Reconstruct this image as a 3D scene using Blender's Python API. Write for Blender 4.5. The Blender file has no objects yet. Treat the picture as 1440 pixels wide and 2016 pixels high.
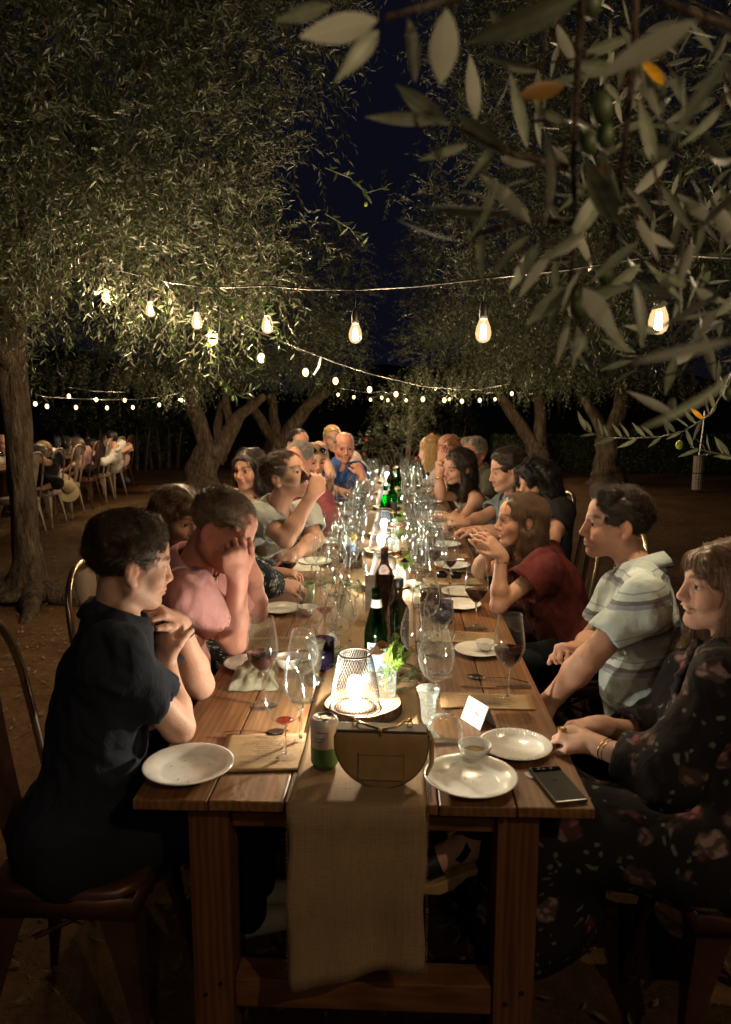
import bpy, math, random
import numpy as np
from mathutils import Vector, Matrix
random.seed(7); RNG = np.random.default_rng(11)
S = bpy.context.scene; COL = S.collection; PI = math.pi
# ------------------------------------------------------------------ camera
CAM = np.array([0.0743, -1.5244, 1.6225]); YAW, PITCH, FPX = .04242, .14785, 1500.
cam = bpy.data.cameras.new('camera'); camo = bpy.data.objects.new('camera', cam); COL.objects.link(camo)
camo.location = CAM; camo.rotation_euler = (PI/2-PITCH, 0, YAW)
cam.sensor_fit = 'VERTICAL'; cam.sensor_height = 36; cam.lens = FPX/2016*36
cam.clip_start = .03; cam.clip_end = 300
cam.dof.use_dof = True; cam.dof.focus_distance = 3.0; cam.dof.aperture_fstop = cam.lens/5.5
S.camera = camo
# ------------------------------------------------------------------ night sky
W = bpy.data.worlds.new('World'); S.world = W; W.use_nodes = True
wn = W.node_tree.nodes; bg = wn['Background']
bg.inputs[0].default_value = (.40, .43, .95, 1); bg.inputs[1].default_value = .0065
S.view_settings.view_transform = 'Standard'; S.view_settings.look = 'None'
S.view_settings.exposure = .25; S.view_settings.gamma = 1; S.view_settings.use_curve_mapping = False
BULB_W, FAR_W, LANTERN_W, BACK_W = 31.0, 22.0, 15.0, 11.0
cy = S.cycles
cy.use_denoising = True; cy.max_bounces = 6; cy.diffuse_bounces = 3; cy.glossy_bounces = 4
cy.transmission_bounces = 4; cy.transparent_max_bounces = 64; cy.caustics_reflective = False; cy.caustics_refractive = False
cy.sample_clamp_indirect = 4; cy.use_light_tree = True; cy.use_adaptive_sampling = True; cy.adaptive_threshold = .012
try: S.cycles_curves.shape = 'RIBBONS'
except Exception: pass
# ------------------------------------------------------------------ geometry helpers
_f = np.array([-math.sin(YAW)*math.cos(PITCH), math.cos(YAW)*math.cos(PITCH), -math.sin(PITCH)])
_r = np.array([math.cos(YAW), math.sin(YAW), 0.]); _u = np.cross(_r, _f)
def ray(px, py): return _f+(px-720)/FPX*_r-(py-1008)/FPX*_u
def P(px, py, d): return CAM+ray(px, py)*d                    # a point of the place read off the photograph at a known depth
def T(px, py, z=.76):
    d = ray(px, py); return CAM+d*((z-CAM[2])/d[2])
def A(*v): return np.array(v, float)
def nrm(v): v = np.asarray(v, float); return v/(np.linalg.norm(v)+1e-12)
def tag(o, label=None, cat=None, group=None, kind=None):
    if label: o['label'] = label
    if cat: o['category'] = cat
    if group: o['group'] = group
    if kind: o['kind'] = kind
    return o
def empty(name, loc, rz=0, label=None, cat=None, group=None):
    o = bpy.data.objects.new(name, None); COL.objects.link(o); o.location = tuple(map(float, loc)); o.rotation_euler = (0, 0, rz)
    o.empty_display_size = .05
    return tag(o, label, cat, group)
def link(name, me, parent=None, mat=None, loc=None):
    o = bpy.data.objects.new(name, me); COL.objects.link(o)
    if mat is not None and not me.materials:
        for m in (mat if isinstance(mat, (list, tuple)) else [mat]): me.materials.append(m)
    if parent: o.parent = parent
    if loc is not None: o.location = tuple(map(float, loc))
    return o
def copy_tree(o, parent=None):
    c = o.copy(); COL.objects.link(c)
    if parent: c.parent = parent
    for ch in list(o.children): copy_tree(ch, c)
    return c
def mesh_np(name, v, faces, smooth=True, fm=None):
    """faces: (n,k) int array of one polygon size, or a list of such arrays"""
    me = bpy.data.meshes.new(name); v = np.ascontiguousarray(v, np.float32)
    fl = faces if isinstance(faces, list) else [faces]
    fl = [np.asarray(f, np.int32) for f in fl if len(f)]
    me.vertices.add(len(v)); me.vertices.foreach_set('co', v.ravel())
    nl = sum(f.size for f in fl); npoly = sum(len(f) for f in fl)
    me.loops.add(nl); me.loops.foreach_set('vertex_index', np.concatenate([f.ravel() for f in fl]))
    me.polygons.add(npoly)
    ls = []; b = 0
    for f in fl: ls.append(b+np.arange(len(f))*f.shape[1]); b += f.size
    me.polygons.foreach_set('loop_start', np.concatenate(ls).astype(np.int32))
    me.polygons.foreach_set('use_smooth', np.full(npoly, smooth))
    if fm is not None: me.polygons.foreach_set('material_index', np.asarray(fm, np.int32))
    me.update(calc_edges=True); me.validate(); return me
class MB:
    """collects simple solids into one mesh"""
    def __init__(s): s.v = []; s.f = []; s.m = []
    def box(s, lo, hi, m=0, R=None, c=None, bev=0):
        x0, y0, z0 = lo; x1, y1, z1 = hi
        p = A(*[(x, y, z) for z in (z0, z1) for y in (y0, y1) for x in (x0, x1)]).reshape(-1, 3)
        if R is not None: p = p@np.asarray(R).T
        if c is not None: p = p+c
        b = len(s.v); s.v += list(p)
        for q in ((0, 2, 3, 1), (4, 5, 7, 6), (0, 1, 5, 4), (2, 6, 7, 3), (0, 4, 6, 2), (1, 3, 7, 5)): s.f.append([b+i for i in q]); s.m.append(m)
        return s
    def tube(s, pts, rad, n=8, m=0, closed=False, caps=True):
        pts = [np.asarray(p, float) for p in pts]; k = len(pts)
        rad = [rad]*k if np.isscalar(rad) else list(rad)
        b = len(s.v); up = None
        for i in range(k):
            if closed: t = nrm(pts[(i+1) % k]-pts[i-1])
            else: t = nrm(pts[min(i+1, k-1)]-pts[max(i-1, 0)])
            if up is None:
                up = A(0, 0, 1) if abs(t[2]) < .9 else A(1, 0, 0)
            a = nrm(np.cross(t, up)); up = np.cross(a, t)
            for j in range(n):
                w = 2*PI*j/n; s.v.append(pts[i]+rad[i]*(math.cos(w)*a+math.sin(w)*up))
        for i in range(k if closed else k-1):
            for j in range(n):
                i2 = (i+1) % k
                s.f.append([b+i*n+j, b+i*n+(j+1) % n, b+i2*n+(j+1) % n, b+i2*n+j]); s.m.append(m)
        if caps and not closed:
            s.f.append([b+j for j in range(n)][::-1]); s.m.append(m)
            s.f.append([b+(k-1)*n+j for j in range(n)]); s.m.append(m)
        return s
    def lathe(s, prof, n=24, m=0, c=(0, 0, 0)):
        b = len(s.v); c = np.asarray(c, float); k = len(prof)
        for r, z in prof:
            for j in range(n):
                w = 2*PI*j/n; s.v.append(c+A(r*math.cos(w), r*math.sin(w), z))
        for i in range(k-1):
            for j in range(n):
                s.f.append([b+i*n+j, b+i*n+(j+1) % n, b+(i+1)*n+(j+1) % n, b+(i+1)*n+j]); s.m.append(m)
        return s
    def prism(s, poly, z0, z1, m=0):
        b = len(s.v); n = len(poly)
        s.v += [A(x, y, z0) for x, y in poly]+[A(x, y, z1) for x, y in poly]
        s.f.append([b+i for i in range(n)][::-1]); s.m.append(m); s.f.append([b+n+i for i in range(n)]); s.m.append(m)
        for i in range(n): s.f.append([b+i, b+(i+1) % n, b+n+(i+1) % n, b+n+i]); s.m.append(m)
        return s
    def sphere(s, c, r, n=10, k=7, m=0):
        r = A(*([r]*3)) if np.isscalar(r) else A(*r)
        pr = [(max(1e-4, math.sin(PI*i/k)), -math.cos(PI*i/k)) for i in range(k+1)]
        b = len(s.v); s.lathe(pr, n, m)
        for i in range(b, len(s.v)): s.v[i] = s.v[i]*r+np.asarray(c, float)
        return s
    def quad(s, *p, m=0):
        b = len(s.v); s.v += [np.asarray(q, float) for q in p]; s.f.append(list(range(b, b+len(p)))); s.m.append(m); return s
    def xf(s, R=None, t=None):
        v = np.asarray(s.v)
        if R is not None: v = v@np.asarray(R).T
        if t is not None: v = v+np.asarray(t)
        s.v = list(v); return s
    def mesh(s, name, smooth=False):
        me = bpy.data.meshes.new(name); me.from_pydata([tuple(map(float, p)) for p in s.v], [], s.f)
        me.polygons.foreach_set('material_index', s.m); me.polygons.foreach_set('use_smooth', [smooth]*len(s.f)); me.update(); return me
    def build(s, name, mat, parent=None, smooth=False, loc=None):
        return link(name, s.mesh(name, smooth), parent, mat, loc)
def rotz(a): c, s = math.cos(a), math.sin(a); return A(c, -s, 0, s, c, 0, 0, 0, 1).reshape(3, 3)
def rotx(a): c, s = math.cos(a), math.sin(a); return A(1, 0, 0, 0, c, -s, 0, s, c).reshape(3, 3)
def roty(a): c, s = math.cos(a), math.sin(a); return A(c, 0, s, 0, 1, 0, -s, 0, c).reshape(3, 3)
def bevel(o, w=.003, seg=2):
    m = o.modifiers.new('bevel', 'BEVEL'); m.width = w; m.segments = seg; m.limit_method = 'ANGLE'; return o
# ------------------------------------------------------------------ materials
class NT:
    def __init__(s, name):
        s.m = bpy.data.materials.new(name); s.m.use_nodes = True; s.t = s.m.node_tree
        s.p = s.t.nodes['Principled BSDF']; s.o = s.t.nodes['Material Output']
    def n(s, ty, **kw):
        nd = s.t.nodes.new(ty)
        for k, v in kw.items():
            if k.startswith('_'): setattr(nd, k[1:], v)
            else: nd.inputs[k].default_value = v
        return nd
    def l(s, a, b): s.t.links.new(a, b)
    def coord(s, scale=(1, 1, 1), kind='Object', rot=(0, 0, 0)):
        c = s.n('ShaderNodeTexCoord'); m = s.n('ShaderNodeMapping'); m.inputs['Scale'].default_value = scale; m.inputs['Rotation'].default_value = rot
        s.l(c.outputs[kind], m.inputs[0]); return m.outputs[0]
    def noise(s, vec, scale, detail=4, rough=.55, dist=0):
        n = s.n('ShaderNodeTexNoise', Scale=scale, Detail=detail, Roughness=rough, Distortion=dist); s.l(vec, n.inputs['Vector']); return n.outputs['Fac']
    def ramp(s, fac, stops, interp='LINEAR'):
        r = s.n('ShaderNodeValToRGB'); cr = r.color_ramp; cr.interpolation = interp
        while len(cr.elements) < len(stops): cr.elements.new(.5)
        for e, (p, c) in zip(cr.elements, stops): e.position = p; e.color = (*c, 1) if len(c) == 3 else c
        s.l(fac, r.inputs[0]); return r.outputs[0]
    def mix(s, fac, a, b, mode='MIX'):
        x = s.n('ShaderNodeMixRGB'); x.blend_type = mode
        for i, q in enumerate((fac, a, b)):
            if hasattr(q, 'is_linked'): s.l(q, x.inputs[i])
            else: x.inputs[i].default_value = q if i == 0 else (*q, 1)
        return x.outputs[0]
    def math(s, op, a, b=0):
        x = s.n('ShaderNodeMath'); x.operation = op
        for i, q in enumerate((a, b)):
            if hasattr(q, 'is_linked'): s.l(q, x.inputs[i])
            else: x.inputs[i].default_value = q
        return x.outputs[0]
    def bump(s, h, strength=.3, dist=.01):
        b = s.n('ShaderNodeBump', Strength=strength, Distance=dist); s.l(h, b.inputs['Height']); s.l(b.outputs[0], s.p.inputs['Normal']); return b
    def set(s, col=None, rough=.6, metal=0, spec=.5):
        if col is not None:
            if hasattr(col, 'is_linked'): s.l(col, s.p.inputs['Base Color'])
            else: s.p.inputs['Base Color'].default_value = (*col, 1)
        if hasattr(rough, 'is_linked'): s.l(rough, s.p.inputs['Roughness'])
        else: s.p.inputs['Roughness'].default_value = rough
        s.p.inputs['Metallic'].default_value = metal; s.p.inputs['Specular IOR Level'].default_value = spec; return s.m
def plain(name, col, rough=.5, metal=0, var=.12, scale=30, bump=0, spec=.5):
    t = NT(name); v = t.coord(); f = t.noise(v, scale)
    c2 = tuple(max(0, x*(1-var)) for x in col); c3 = tuple(min(1, x*(1+var)) for x in col)
    c = t.ramp(f, [(.3, c2), (.7, c3)])
    if bump: t.bump(f, bump, .004)
    return t.set(c, rough, metal, spec)
def wood(name, dark, mid, light, axis='Y', rough=.32, scale=1., knots=True):
    t = NT(name); oi = t.n('ShaderNodeObjectInfo')
    sc = {'X': (1.2, 14, 14), 'Y': (14, 1.2, 14), 'Z': (14, 14, 1.2)}[axis]
    c = t.n('ShaderNodeTexCoord'); ad = t.n('ShaderNodeVectorMath'); ad.operation = 'ADD'
    mul = t.n('ShaderNodeVectorMath'); mul.operation = 'SCALE'; mul.inputs[0].default_value = (7, 5, 9); t.l(oi.outputs['Random'], mul.inputs['Scale'])
    t.l(c.outputs['Object'], ad.inputs[0]); t.l(mul.outputs[0], ad.inputs[1])
    m = t.n('ShaderNodeMapping'); m.inputs['Scale'].default_value = sc; t.l(ad.outputs[0], m.inputs[0])
    n1 = t.noise(m.outputs[0], 1.1*scale, 6, .6, 1.3)
    w = t.n('ShaderNodeTexWave', Scale=1.3*scale, Distortion=7, Detail=3); w.inputs['Detail Scale'].default_value = 1.2; t.l(m.outputs[0], w.inputs[0])
    f = t.math('ADD', t.math('MULTIPLY', n1, .84), t.math('MULTIPLY', w.outputs['Fac'], .16))
    col = t.ramp(f, [(.28, dark), (.5, mid), (.72, light)])
    m2 = t.n('ShaderNodeMapping'); m2.inputs['Scale'].default_value = tuple(q*7 if q > 2 else q*2 for q in sc); t.l(ad.outputs[0], m2.inputs[0])
    fine = t.noise(m2.outputs[0], 1.2, 3, .6)
    col = t.mix(t.math('MULTIPLY', fine, .5), col, dark); blot = t.noise(ad.outputs[0], 3.2, 5, .65); col = t.mix(t.math('MULTIPLY', blot, .42), col, tuple(x*.6 for x in dark))
    hv = t.n('ShaderNodeHueSaturation'); t.l(col, hv.inputs['Color'])
    t.l(t.math('ADD', t.math('MULTIPLY', oi.outputs['Random'], .35), .82), hv.inputs['Value'])
    st = t.noise(ad.outputs[0], 5, 4, .6)
    rg = t.math('ADD', t.math('MULTIPLY', st, .3), rough-.12)
    t.bump(t.math('ADD', fine, f), .22, .002)
    return t.set(hv.outputs[0], rg)
M = {}
M['table_top'] = wood('table_top_wood', (.10, .040, .014), (.26, .118, .041), (.39, .185, .072), 'Y', .45)
M['table_leg'] = wood('table_leg_wood', (.07, .026, .01), (.19, .075, .028), (.3, .13, .05), 'Z', .5)
M['table_beam'] = wood('table_beam_wood', (.07, .026, .01), (.19, .075, .028), (.3, .13, .05), 'X', .5)
M['table_rail'] = wood('table_rail_wood', (.07, .026, .01), (.17, .07, .028), (.26, .11, .045), 'Y', .5)
def burlap():
    t = NT('burlap_weave'); v = t.coord()
    wx = t.n('ShaderNodeTexWave', Scale=170, Distortion=1.2, Detail=2); wx.bands_direction = 'X'; t.l(v, wx.inputs[0])
    m = t.coord((1, 1, 1)); wy = t.n('ShaderNodeTexWave', Scale=170, Distortion=1.2, Detail=2); wy.bands_direction = 'Y'; t.l(m, wy.inputs[0])
    wz = t.n('ShaderNodeTexWave', Scale=170, Distortion=1.2, Detail=2); wz.bands_direction = 'Z'; t.l(m, wz.inputs[0])
    sl = t.noise(t.coord((430, 16, 16)), 1, 3); s2 = t.noise(t.coord((16, 430, 430)), 1, 3)
    h = t.math('MULTIPLY', wx.outputs['Fac'], t.math('MULTIPLY', wy.outputs['Fac'], 1.0))
    h2 = t.math('ADD', t.math('ADD', sl, s2), t.math('MULTIPLY', wx.outputs['Fac'], .4))
    col = t.ramp(t.math('MULTIPLY', h2, .6), [(.3, (.15, .092, .047)), (.55, (.25, .16, .085)), (.8, (.36, .245, .14))])
    big = t.noise(v, 9, 4); col = t.mix(t.math('MULTIPLY', big, .35), col, (.2, .15, .09))
    t.bump(h2, .5, .002); return t.set(col, .95, spec=.15)
M['burlap'] = burlap()
def glassy(name, tint=(.97, .985, .98), gloss=1.0, edge=.10, rough=.0, haze=0.):
    """thin blown glass: clear straight on, reflecting and slightly grey towards its edges"""
    t = NT(name); t.t.nodes.remove(t.p)
    tr = t.n('ShaderNodeBsdfTransparent'); gl = t.n('ShaderNodeBsdfGlossy'); gl.inputs['Roughness'].default_value = rough; gl.inputs['Color'].default_value = (1, 1, 1, 1)
    lw = t.n('ShaderNodeLayerWeight'); lw.inputs[0].default_value = .5; fc = lw.outputs['Facing']
    fr = t.math('ADD', t.math('MULTIPLY', t.math('POWER', fc, 5), .7*gloss), .016*gloss)
    ec = t.ramp(fc, [(.0, tint), (.75, tint), (1.0, tuple(x*(1-edge*3) for x in tint))]); t.l(ec, tr.inputs[0])
    mx0 = t.n('ShaderNodeMixShader'); t.l(fr, mx0.inputs[0]); t.l(tr.outputs[0], mx0.inputs[1]); t.l(gl.outputs[0], mx0.inputs[2])
    df = t.n('ShaderNodeBsdfDiffuse'); df.inputs[0].default_value = (.8, .8, .78, 1); mx = t.n('ShaderNodeMixShader'); t.l(t.math('ADD', t.math('MULTIPLY', t.math('POWER', fc, 3), .045*haze), .003*haze), mx.inputs[0]); t.l(mx0.outputs[0], mx.inputs[1]); t.l(df.outputs[0], mx.inputs[2])  # pale haze in the colour: finger marks, also standing in for milky reflections
    t.l(mx.outputs[0], t.o.inputs[0]); return t.m
M['glass'] = glassy('clear_wine_glass', gloss=1.3, haze=1.)
M['glass_hazy'] = glassy('hazed_tumbler_glass', gloss=1.7, haze=5.)  # extra pale haze mixed into the colour so the clear tumbler shows up
M['green_glass'] = glassy('green_bottle_glass', (.09, .48, .19), 1.2, .06)
M['dark_glass'] = glassy('dark_bottle_glass', (.05, .05, .02), 1.1, .02)
M['smoke_glass'] = glassy('grey_brown_bottle_glass', (.5, .44, .4), 1.2, .05)
M['purple_glass'] = glassy('purple_votive_glass', (.36, .31, .45), 1, .05, .1)
M['sage_glass'] = plain('sage_green_candle_glass', (.25, .3, .15), .25)
def crackle():
    t = NT('crackled_pressed_glass'); t.t.nodes.remove(t.p)
    v = t.n('ShaderNodeTexVoronoi', Scale=110); t.l(t.coord(), v.inputs[0])
    b = t.n('ShaderNodeBump', Strength=.9, Distance=.003); t.l(v.outputs['Distance'], b.inputs['Height'])
    tr = t.n('ShaderNodeBsdfTransparent'); tr.inputs[0].default_value = (.93, .96, .95, 1)
    gl = t.n('ShaderNodeBsdfGlossy'); gl.inputs['Roughness'].default_value = .08; t.l(b.outputs[0], gl.inputs['Normal'])
    df = t.n('ShaderNodeBsdfTranslucent'); df.inputs[0].default_value = (.62, .68, .66, 1); t.l(b.outputs[0], df.inputs['Normal'])
    m1 = t.n('ShaderNodeMixShader'); m1.inputs[0].default_value = .2; t.l(tr.outputs[0], m1.inputs[1]); t.l(df.outputs[0], m1.inputs[2])
    m2 = t.n('ShaderNodeMixShader'); m2.inputs[0].default_value = .2; t.l(m1.outputs[0], m2.inputs[1]); t.l(gl.outputs[0], m2.inputs[2])
    t.l(m2.outputs[0], t.o.inputs[0]); return t.m
M['crackle'] = crackle()
def solid_glass():
    t = NT('solid_stem_glass'); t.p.inputs['Transmission Weight'].default_value = 1; t.p.inputs['IOR'].default_value = 1.5; return t.set((.97, .99, .98), .0)
M['stem_glass'] = solid_glass()
M['red_wine'] = plain('red_wine', (.018, .002, .004), .02, 0, 0)
M['rose_wine'] = glassy('wine_dregs', (.75, .25, .25), 1, .02)
M['white_wine'] = glassy('white_wine', (.85, .62, .18), 1, .02)
M['orange_wine'] = glassy('amber_drink', (.85, .48, .08), 1, .02)
M['oil'] = plain('olive_oil', (.32, .22, .01), .05, 0, .1)
M['water'] = glassy('water', (.93, .97, .97), 1, .02)
M['porcelain'] = plain('white_porcelain', (.74, .73, .70), .16, 0, .03, 12)
M['porcelain_used'] = (lambda t: t.set(t.ramp(t.noise(t.coord((1, 1, .3)), 26, 6, .65), [(.45, (.74, .73, .69)), (.58, (.69, .66, .59)), (.7, (.73, .72, .68))]), .2))(NT('used_porcelain'))
M['steel'] = plain('cutlery_steel', (.72, .70, .66), .12, 1, .05)
M['gold'] = plain('brass_metal', (.72, .47, .18), .22, 1, .1)
M['copper'] = (lambda t: (t.bump(t.noise(t.coord(), 25, 5), .1, .003), t.set(t.ramp(t.noise(t.coord(), 7, 6, .65), [(.35, (.06, .026, .016)), (.6, (.115, .052, .034)), (.8, (.18, .09, .06))]), .42, .5))[1])(NT('copper_brown_chair_metal'))
M['white_metal'] = (lambda t: t.set(t.ramp(t.noise(t.coord(), 9, 7, .7), [(.40, (.12, .06, .04)), (.47, (.26, .19, .14)), (.7, (.36, .30, .24))]), .5, .15))(NT('chipped_cream_chair_metal'))
M['tube_metal'] = plain('champagne_tube_metal', (.52, .38, .26), .25, .9, .1)
M['kraft'] = (lambda t: t.set(t.ramp(t.noise(t.coord((1, 1, 1)), 60, 6, .7), [(.3, (.27, .17, .085)), (.7, (.36, .24, .13))]), .8, spec=.2))(NT('kraft_paper'))
M['ink'] = plain('menu_ink', (.09, .06, .035), .8)
M['card'] = plain('white_card', (.5, .53, .53), .7, 0, .03)
M['napkin'] = plain('sage_linen_napkin', (.27, .26, .19), .95, 0, .2, 60, .3, .1)
M['napkin_pale'] = plain('pale_linen_napkin', (.55, .52, .43), .95, 0, .12, 40, .3, .1)
M['black'] = plain('matt_black_plastic', (.008, .008, .009), .45)
M['black_cable'] = plain('black_rubber_cable', (.012, .011, .01), .45)
M['phone'] = plain('grey_phone_glass', (.055, .052, .046), .18)
M['phone_dark'] = plain('phone_camera_bar', (.004, .004, .005), .06)
M['leather'] = (lambda t: (t.bump(t.noise(t.coord(), 260, 3), .18, .001), t.set(t.ramp(t.noise(t.coord(), 30, 5), [(.3, (.27, .165, .075)), (.7, (.36, .225, .105))]), .42))[1])(NT('tan_leather'))
M['leather_dark'] = plain('dark_stitched_edge', (.06, .034, .016), .5)
M['alu'] = plain('can_aluminium', (.6, .57, .54), .25, .9, .05)
M['can_white'] = plain('can_pale_print', (.52, .50, .47), .4, .1, .04)
M['can_green'] = plain('can_green_print', (.085, .22, .06), .4, .1, .08)
M['can_text'] = plain('can_black_lettering', (.05, .05, .045), .6)
M['can_blue'] = plain('can_blue_print', (.17, .32, .62), .4, .1, .08)
M['label_white'] = plain('paper_label', (.6, .64, .66), .6, 0, .03)
M['label_blue'] = plain('pale_blue_label', (.26, .46, .66), .5, 0, .06)
M['label_navy'] = plain('navy_label_print', (.03, .07, .2), .5)
M['slice_top'] = (lambda t: t.set(t.ramp((lambda w: (t.l(t.coord((1, 1, 0)), w.inputs[0]), w.outputs['Fac'])[1])(t.n('ShaderNodeTexWave', Scale=26, Distortion=1.6, _wave_type='RINGS', _rings_direction='Z')), [(0, (.24, .16, .085)), (1, (.34, .25, .15))]), .8))(NT('cut_wood_rings'))
M['bark'] = (lambda t: (t.bump(t.math('ADD', t.noise(t.coord((9, 9, 2.2)), 2.2, 8, .65, .4), t.noise(t.coord((22, 22, 6)), 2.5, 5, .6)), 1.0, .05), t.set(t.ramp(t.noise(t.coord((9, 9, 2.2)), 2.2, 8, .68, .4), [(.34, (.035, .025, .017)), (.52, (.11, .08, .055)), (.64, (.17, .13, .095)), (.74, (.3, .27, .22))]), .95, spec=.15))[1])(NT('olive_bark'))
def leaf_mat(name, top, under, rough=.34, rib=False):
    t = NT(name); g = t.n('ShaderNodeNewGeometry'); v = t.noise(t.coord(), 3.2, 3)
    top2 = t.ramp(v, [(.3, tuple(x*.65 for x in top)), (.7, tuple(x*1.35 for x in top))])
    c = t.mix(g.outputs['Backfacing'], top2, under)
    if rib:
        sx = t.n('ShaderNodeSeparateXYZ'); t.l(t.coord(), sx.inputs[0]); r_ = t.ramp(t.math('ABSOLUTE', sx.outputs[0]), [(.004, (1, 1, 1)), (.016, (0, 0, 0))]); c = t.mix(t.math('MULTIPLY', r_, .55), c, tuple(min(1, x*2.1) for x in top))
        oi = t.n('ShaderNodeObjectInfo'); hv = t.n('ShaderNodeHueSaturation'); t.l(c, hv.inputs['Color']); t.l(t.math('ADD', t.math('MULTIPLY', oi.outputs['Random'], .75), .6), hv.inputs['Value']); sp = t.noise(t.coord(), 22, 4); c = t.mix(t.math('MULTIPLY', sp, .3), hv.outputs[0], (.09, .075, .045))
    m = t.set(c, rough, spec=.45)
    tl = t.n('ShaderNodeBsdfTranslucent'); t.l(c, tl.inputs[0]); mx = t.n('ShaderNodeMixShader'); mx.inputs[0].default_value = .18
    t.l(t.p.outputs[0], mx.inputs[1]); t.l(tl.outputs[0], mx.inputs[2]); t.l(mx.outputs[0], t.o.inputs[0]); return m
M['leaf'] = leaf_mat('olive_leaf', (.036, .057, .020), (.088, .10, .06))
M['leaf_near'] = leaf_mat('near_olive_leaf_lightened', (.15, .17, .115), (.29, .29, .235), .45, True)  # near leaves lightened in colour in place of stronger lamp light
M['leaf_yellow'] = leaf_mat('yellow_olive_leaf', (.75, .38, .02), (.7, .35, .03))
M['leaf_orange'] = leaf_mat('orange_olive_leaf', (.17, .085, .012), (.17, .085, .015))
M['leaf_table'] = leaf_mat('cut_olive_leaf', (.055, .08, .035), (.17, .19, .13))
M['fern'] = leaf_mat('bright_fern_frond', (.17, .33, .05), (.2, .34, .07))
M['petal'] = plain('cream_rose_petal', (.72, .58, .44), .7, 0, .1)
M['petal_pink'] = plain('pink_rose_petal', (.66, .36, .34), .7, 0, .15)
M['petal_rust'] = plain('rust_rose_petal', (.4, .2, .1), .7, 0, .15)
M['petal_dark'] = plain('dark_plum_petal', (.03, .01, .014), .8, 0, .15)
M['petal_red'] = plain('red_blossom_petal', (.5, .05, .05), .7, 0, .2)
M['olive'] = plain('green_olive_skin', (.045, .068, .02), .5, 0, .2, 40)
M['olive_bright'] = plain('yellow_green_olive_skin', (.3, .4, .03), .3, 0, .15, 40)
M['straw'] = plain('woven_straw', (.42, .33, .2), .85, 0, .2, 120, .3)
M['ribbon'] = plain('dark_hat_ribbon', (.05, .02, .015), .8)
M['hedge'] = leaf_mat('hedge_leaf', (.03, .042, .014), (.04, .05, .02), .6)
def ground_mat():
    t = NT('dry_dirt_ground'); v = t.coord()
    n1 = t.noise(v, 1.3, 8, .65); n2 = t.noise(v, 14, 8, .7); n3 = t.noise(v, 90, 4, .7)
    f = t.math('ADD', t.math('MULTIPLY', n1, .45), t.math('ADD', t.math('MULTIPLY', n2, .35), t.math('MULTIPLY', n3, .2)))
    col = t.ramp(f, [(.34, (.034, .018, .008)), (.48, (.085, .046, .021)), (.62, (.15, .088, .043))])
    vo = t.n('ShaderNodeTexVoronoi', Scale=42); t.l(v, vo.inputs[0])
    sp = t.ramp(vo.outputs['Distance'], [(.06, (1, 1, 1)), (.12, (0, 0, 0))])
    col = t.mix(t.math('MULTIPLY', sp, t.math('MULTIPLY', n1, .8)), col, (.32, .24, .16))
    t.bump(t.math('ADD', f, t.math('MULTIPLY', sp, .15)), .7, .04); return t.set(col, .97, spec=.1)
M['ground'] = ground_mat()
M['bread'] = plain('bread_crumb', (.42, .29, .15), .9, 0, .4)
M['chip'] = plain('bark_chip', (.13, .085, .05), .95, 0, .4, 9)
def emit(name, col, k, thru=False):
    t = NT(name); t.t.nodes.remove(t.p); e = t.n('ShaderNodeEmission', Strength=k); e.inputs[0].default_value = (*col, 1)
    if thru: tr = t.n('ShaderNodeBsdfTransparent'); ad = t.n('ShaderNodeAddShader'); t.l(e.outputs[0], ad.inputs[0]); t.l(tr.outputs[0], ad.inputs[1]); t.l(ad.outputs[0], t.o.inputs[0])
    else: t.l(e.outputs[0], t.o.inputs[0])
    t.m.cycles.emission_sampling = 'NONE'; return t.m
M['filament'] = emit('lit_warm_filament', (1, .72, .36), 60)
def bulb_glass():
    t = NT('lit_bulb_glass'); t.t.nodes.remove(t.p)
    e = t.n('ShaderNodeEmission', Strength=.5); e.inputs[0].default_value = (1, .66, .3, 1)
    tr = t.n('ShaderNodeBsdfTransparent'); lw = t.n('ShaderNodeLayerWeight'); lw.inputs[0].default_value = .4
    a = t.n('ShaderNodeAddShader'); m = t.n('ShaderNodeMixShader'); gl = t.n('ShaderNodeBsdfGlossy'); gl.inputs['Roughness'].default_value = .03
    t.l(e.outputs[0], a.inputs[0]); t.l(tr.outputs[0], a.inputs[1]); t.l(t.math('MULTIPLY', lw.outputs['Facing'], .25), m.inputs[0]); t.l(a.outputs[0], m.inputs[1]); t.l(gl.outputs[0], m.inputs[2])
    t.l(m.outputs[0], t.o.inputs[0]); t.m.cycles.emission_sampling = 'NONE'; return t.m
M['bulb'] = bulb_glass()
M['bulb_far'] = emit('lit_small_bulb', (1, .66, .30), 2.4, True)
M['led'] = emit('lit_cool_lantern_bulb', (.86, .97, 1), 8, True)
M['wire'] = plain('bright_wire_mesh', (.028, .027, .025), .4, .3)
M['rim'] = plain('rusty_rim', (.05, .025, .015), .5, .5)
M['socket'] = plain('black_bulb_socket', (.01, .009, .008), .5)
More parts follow.
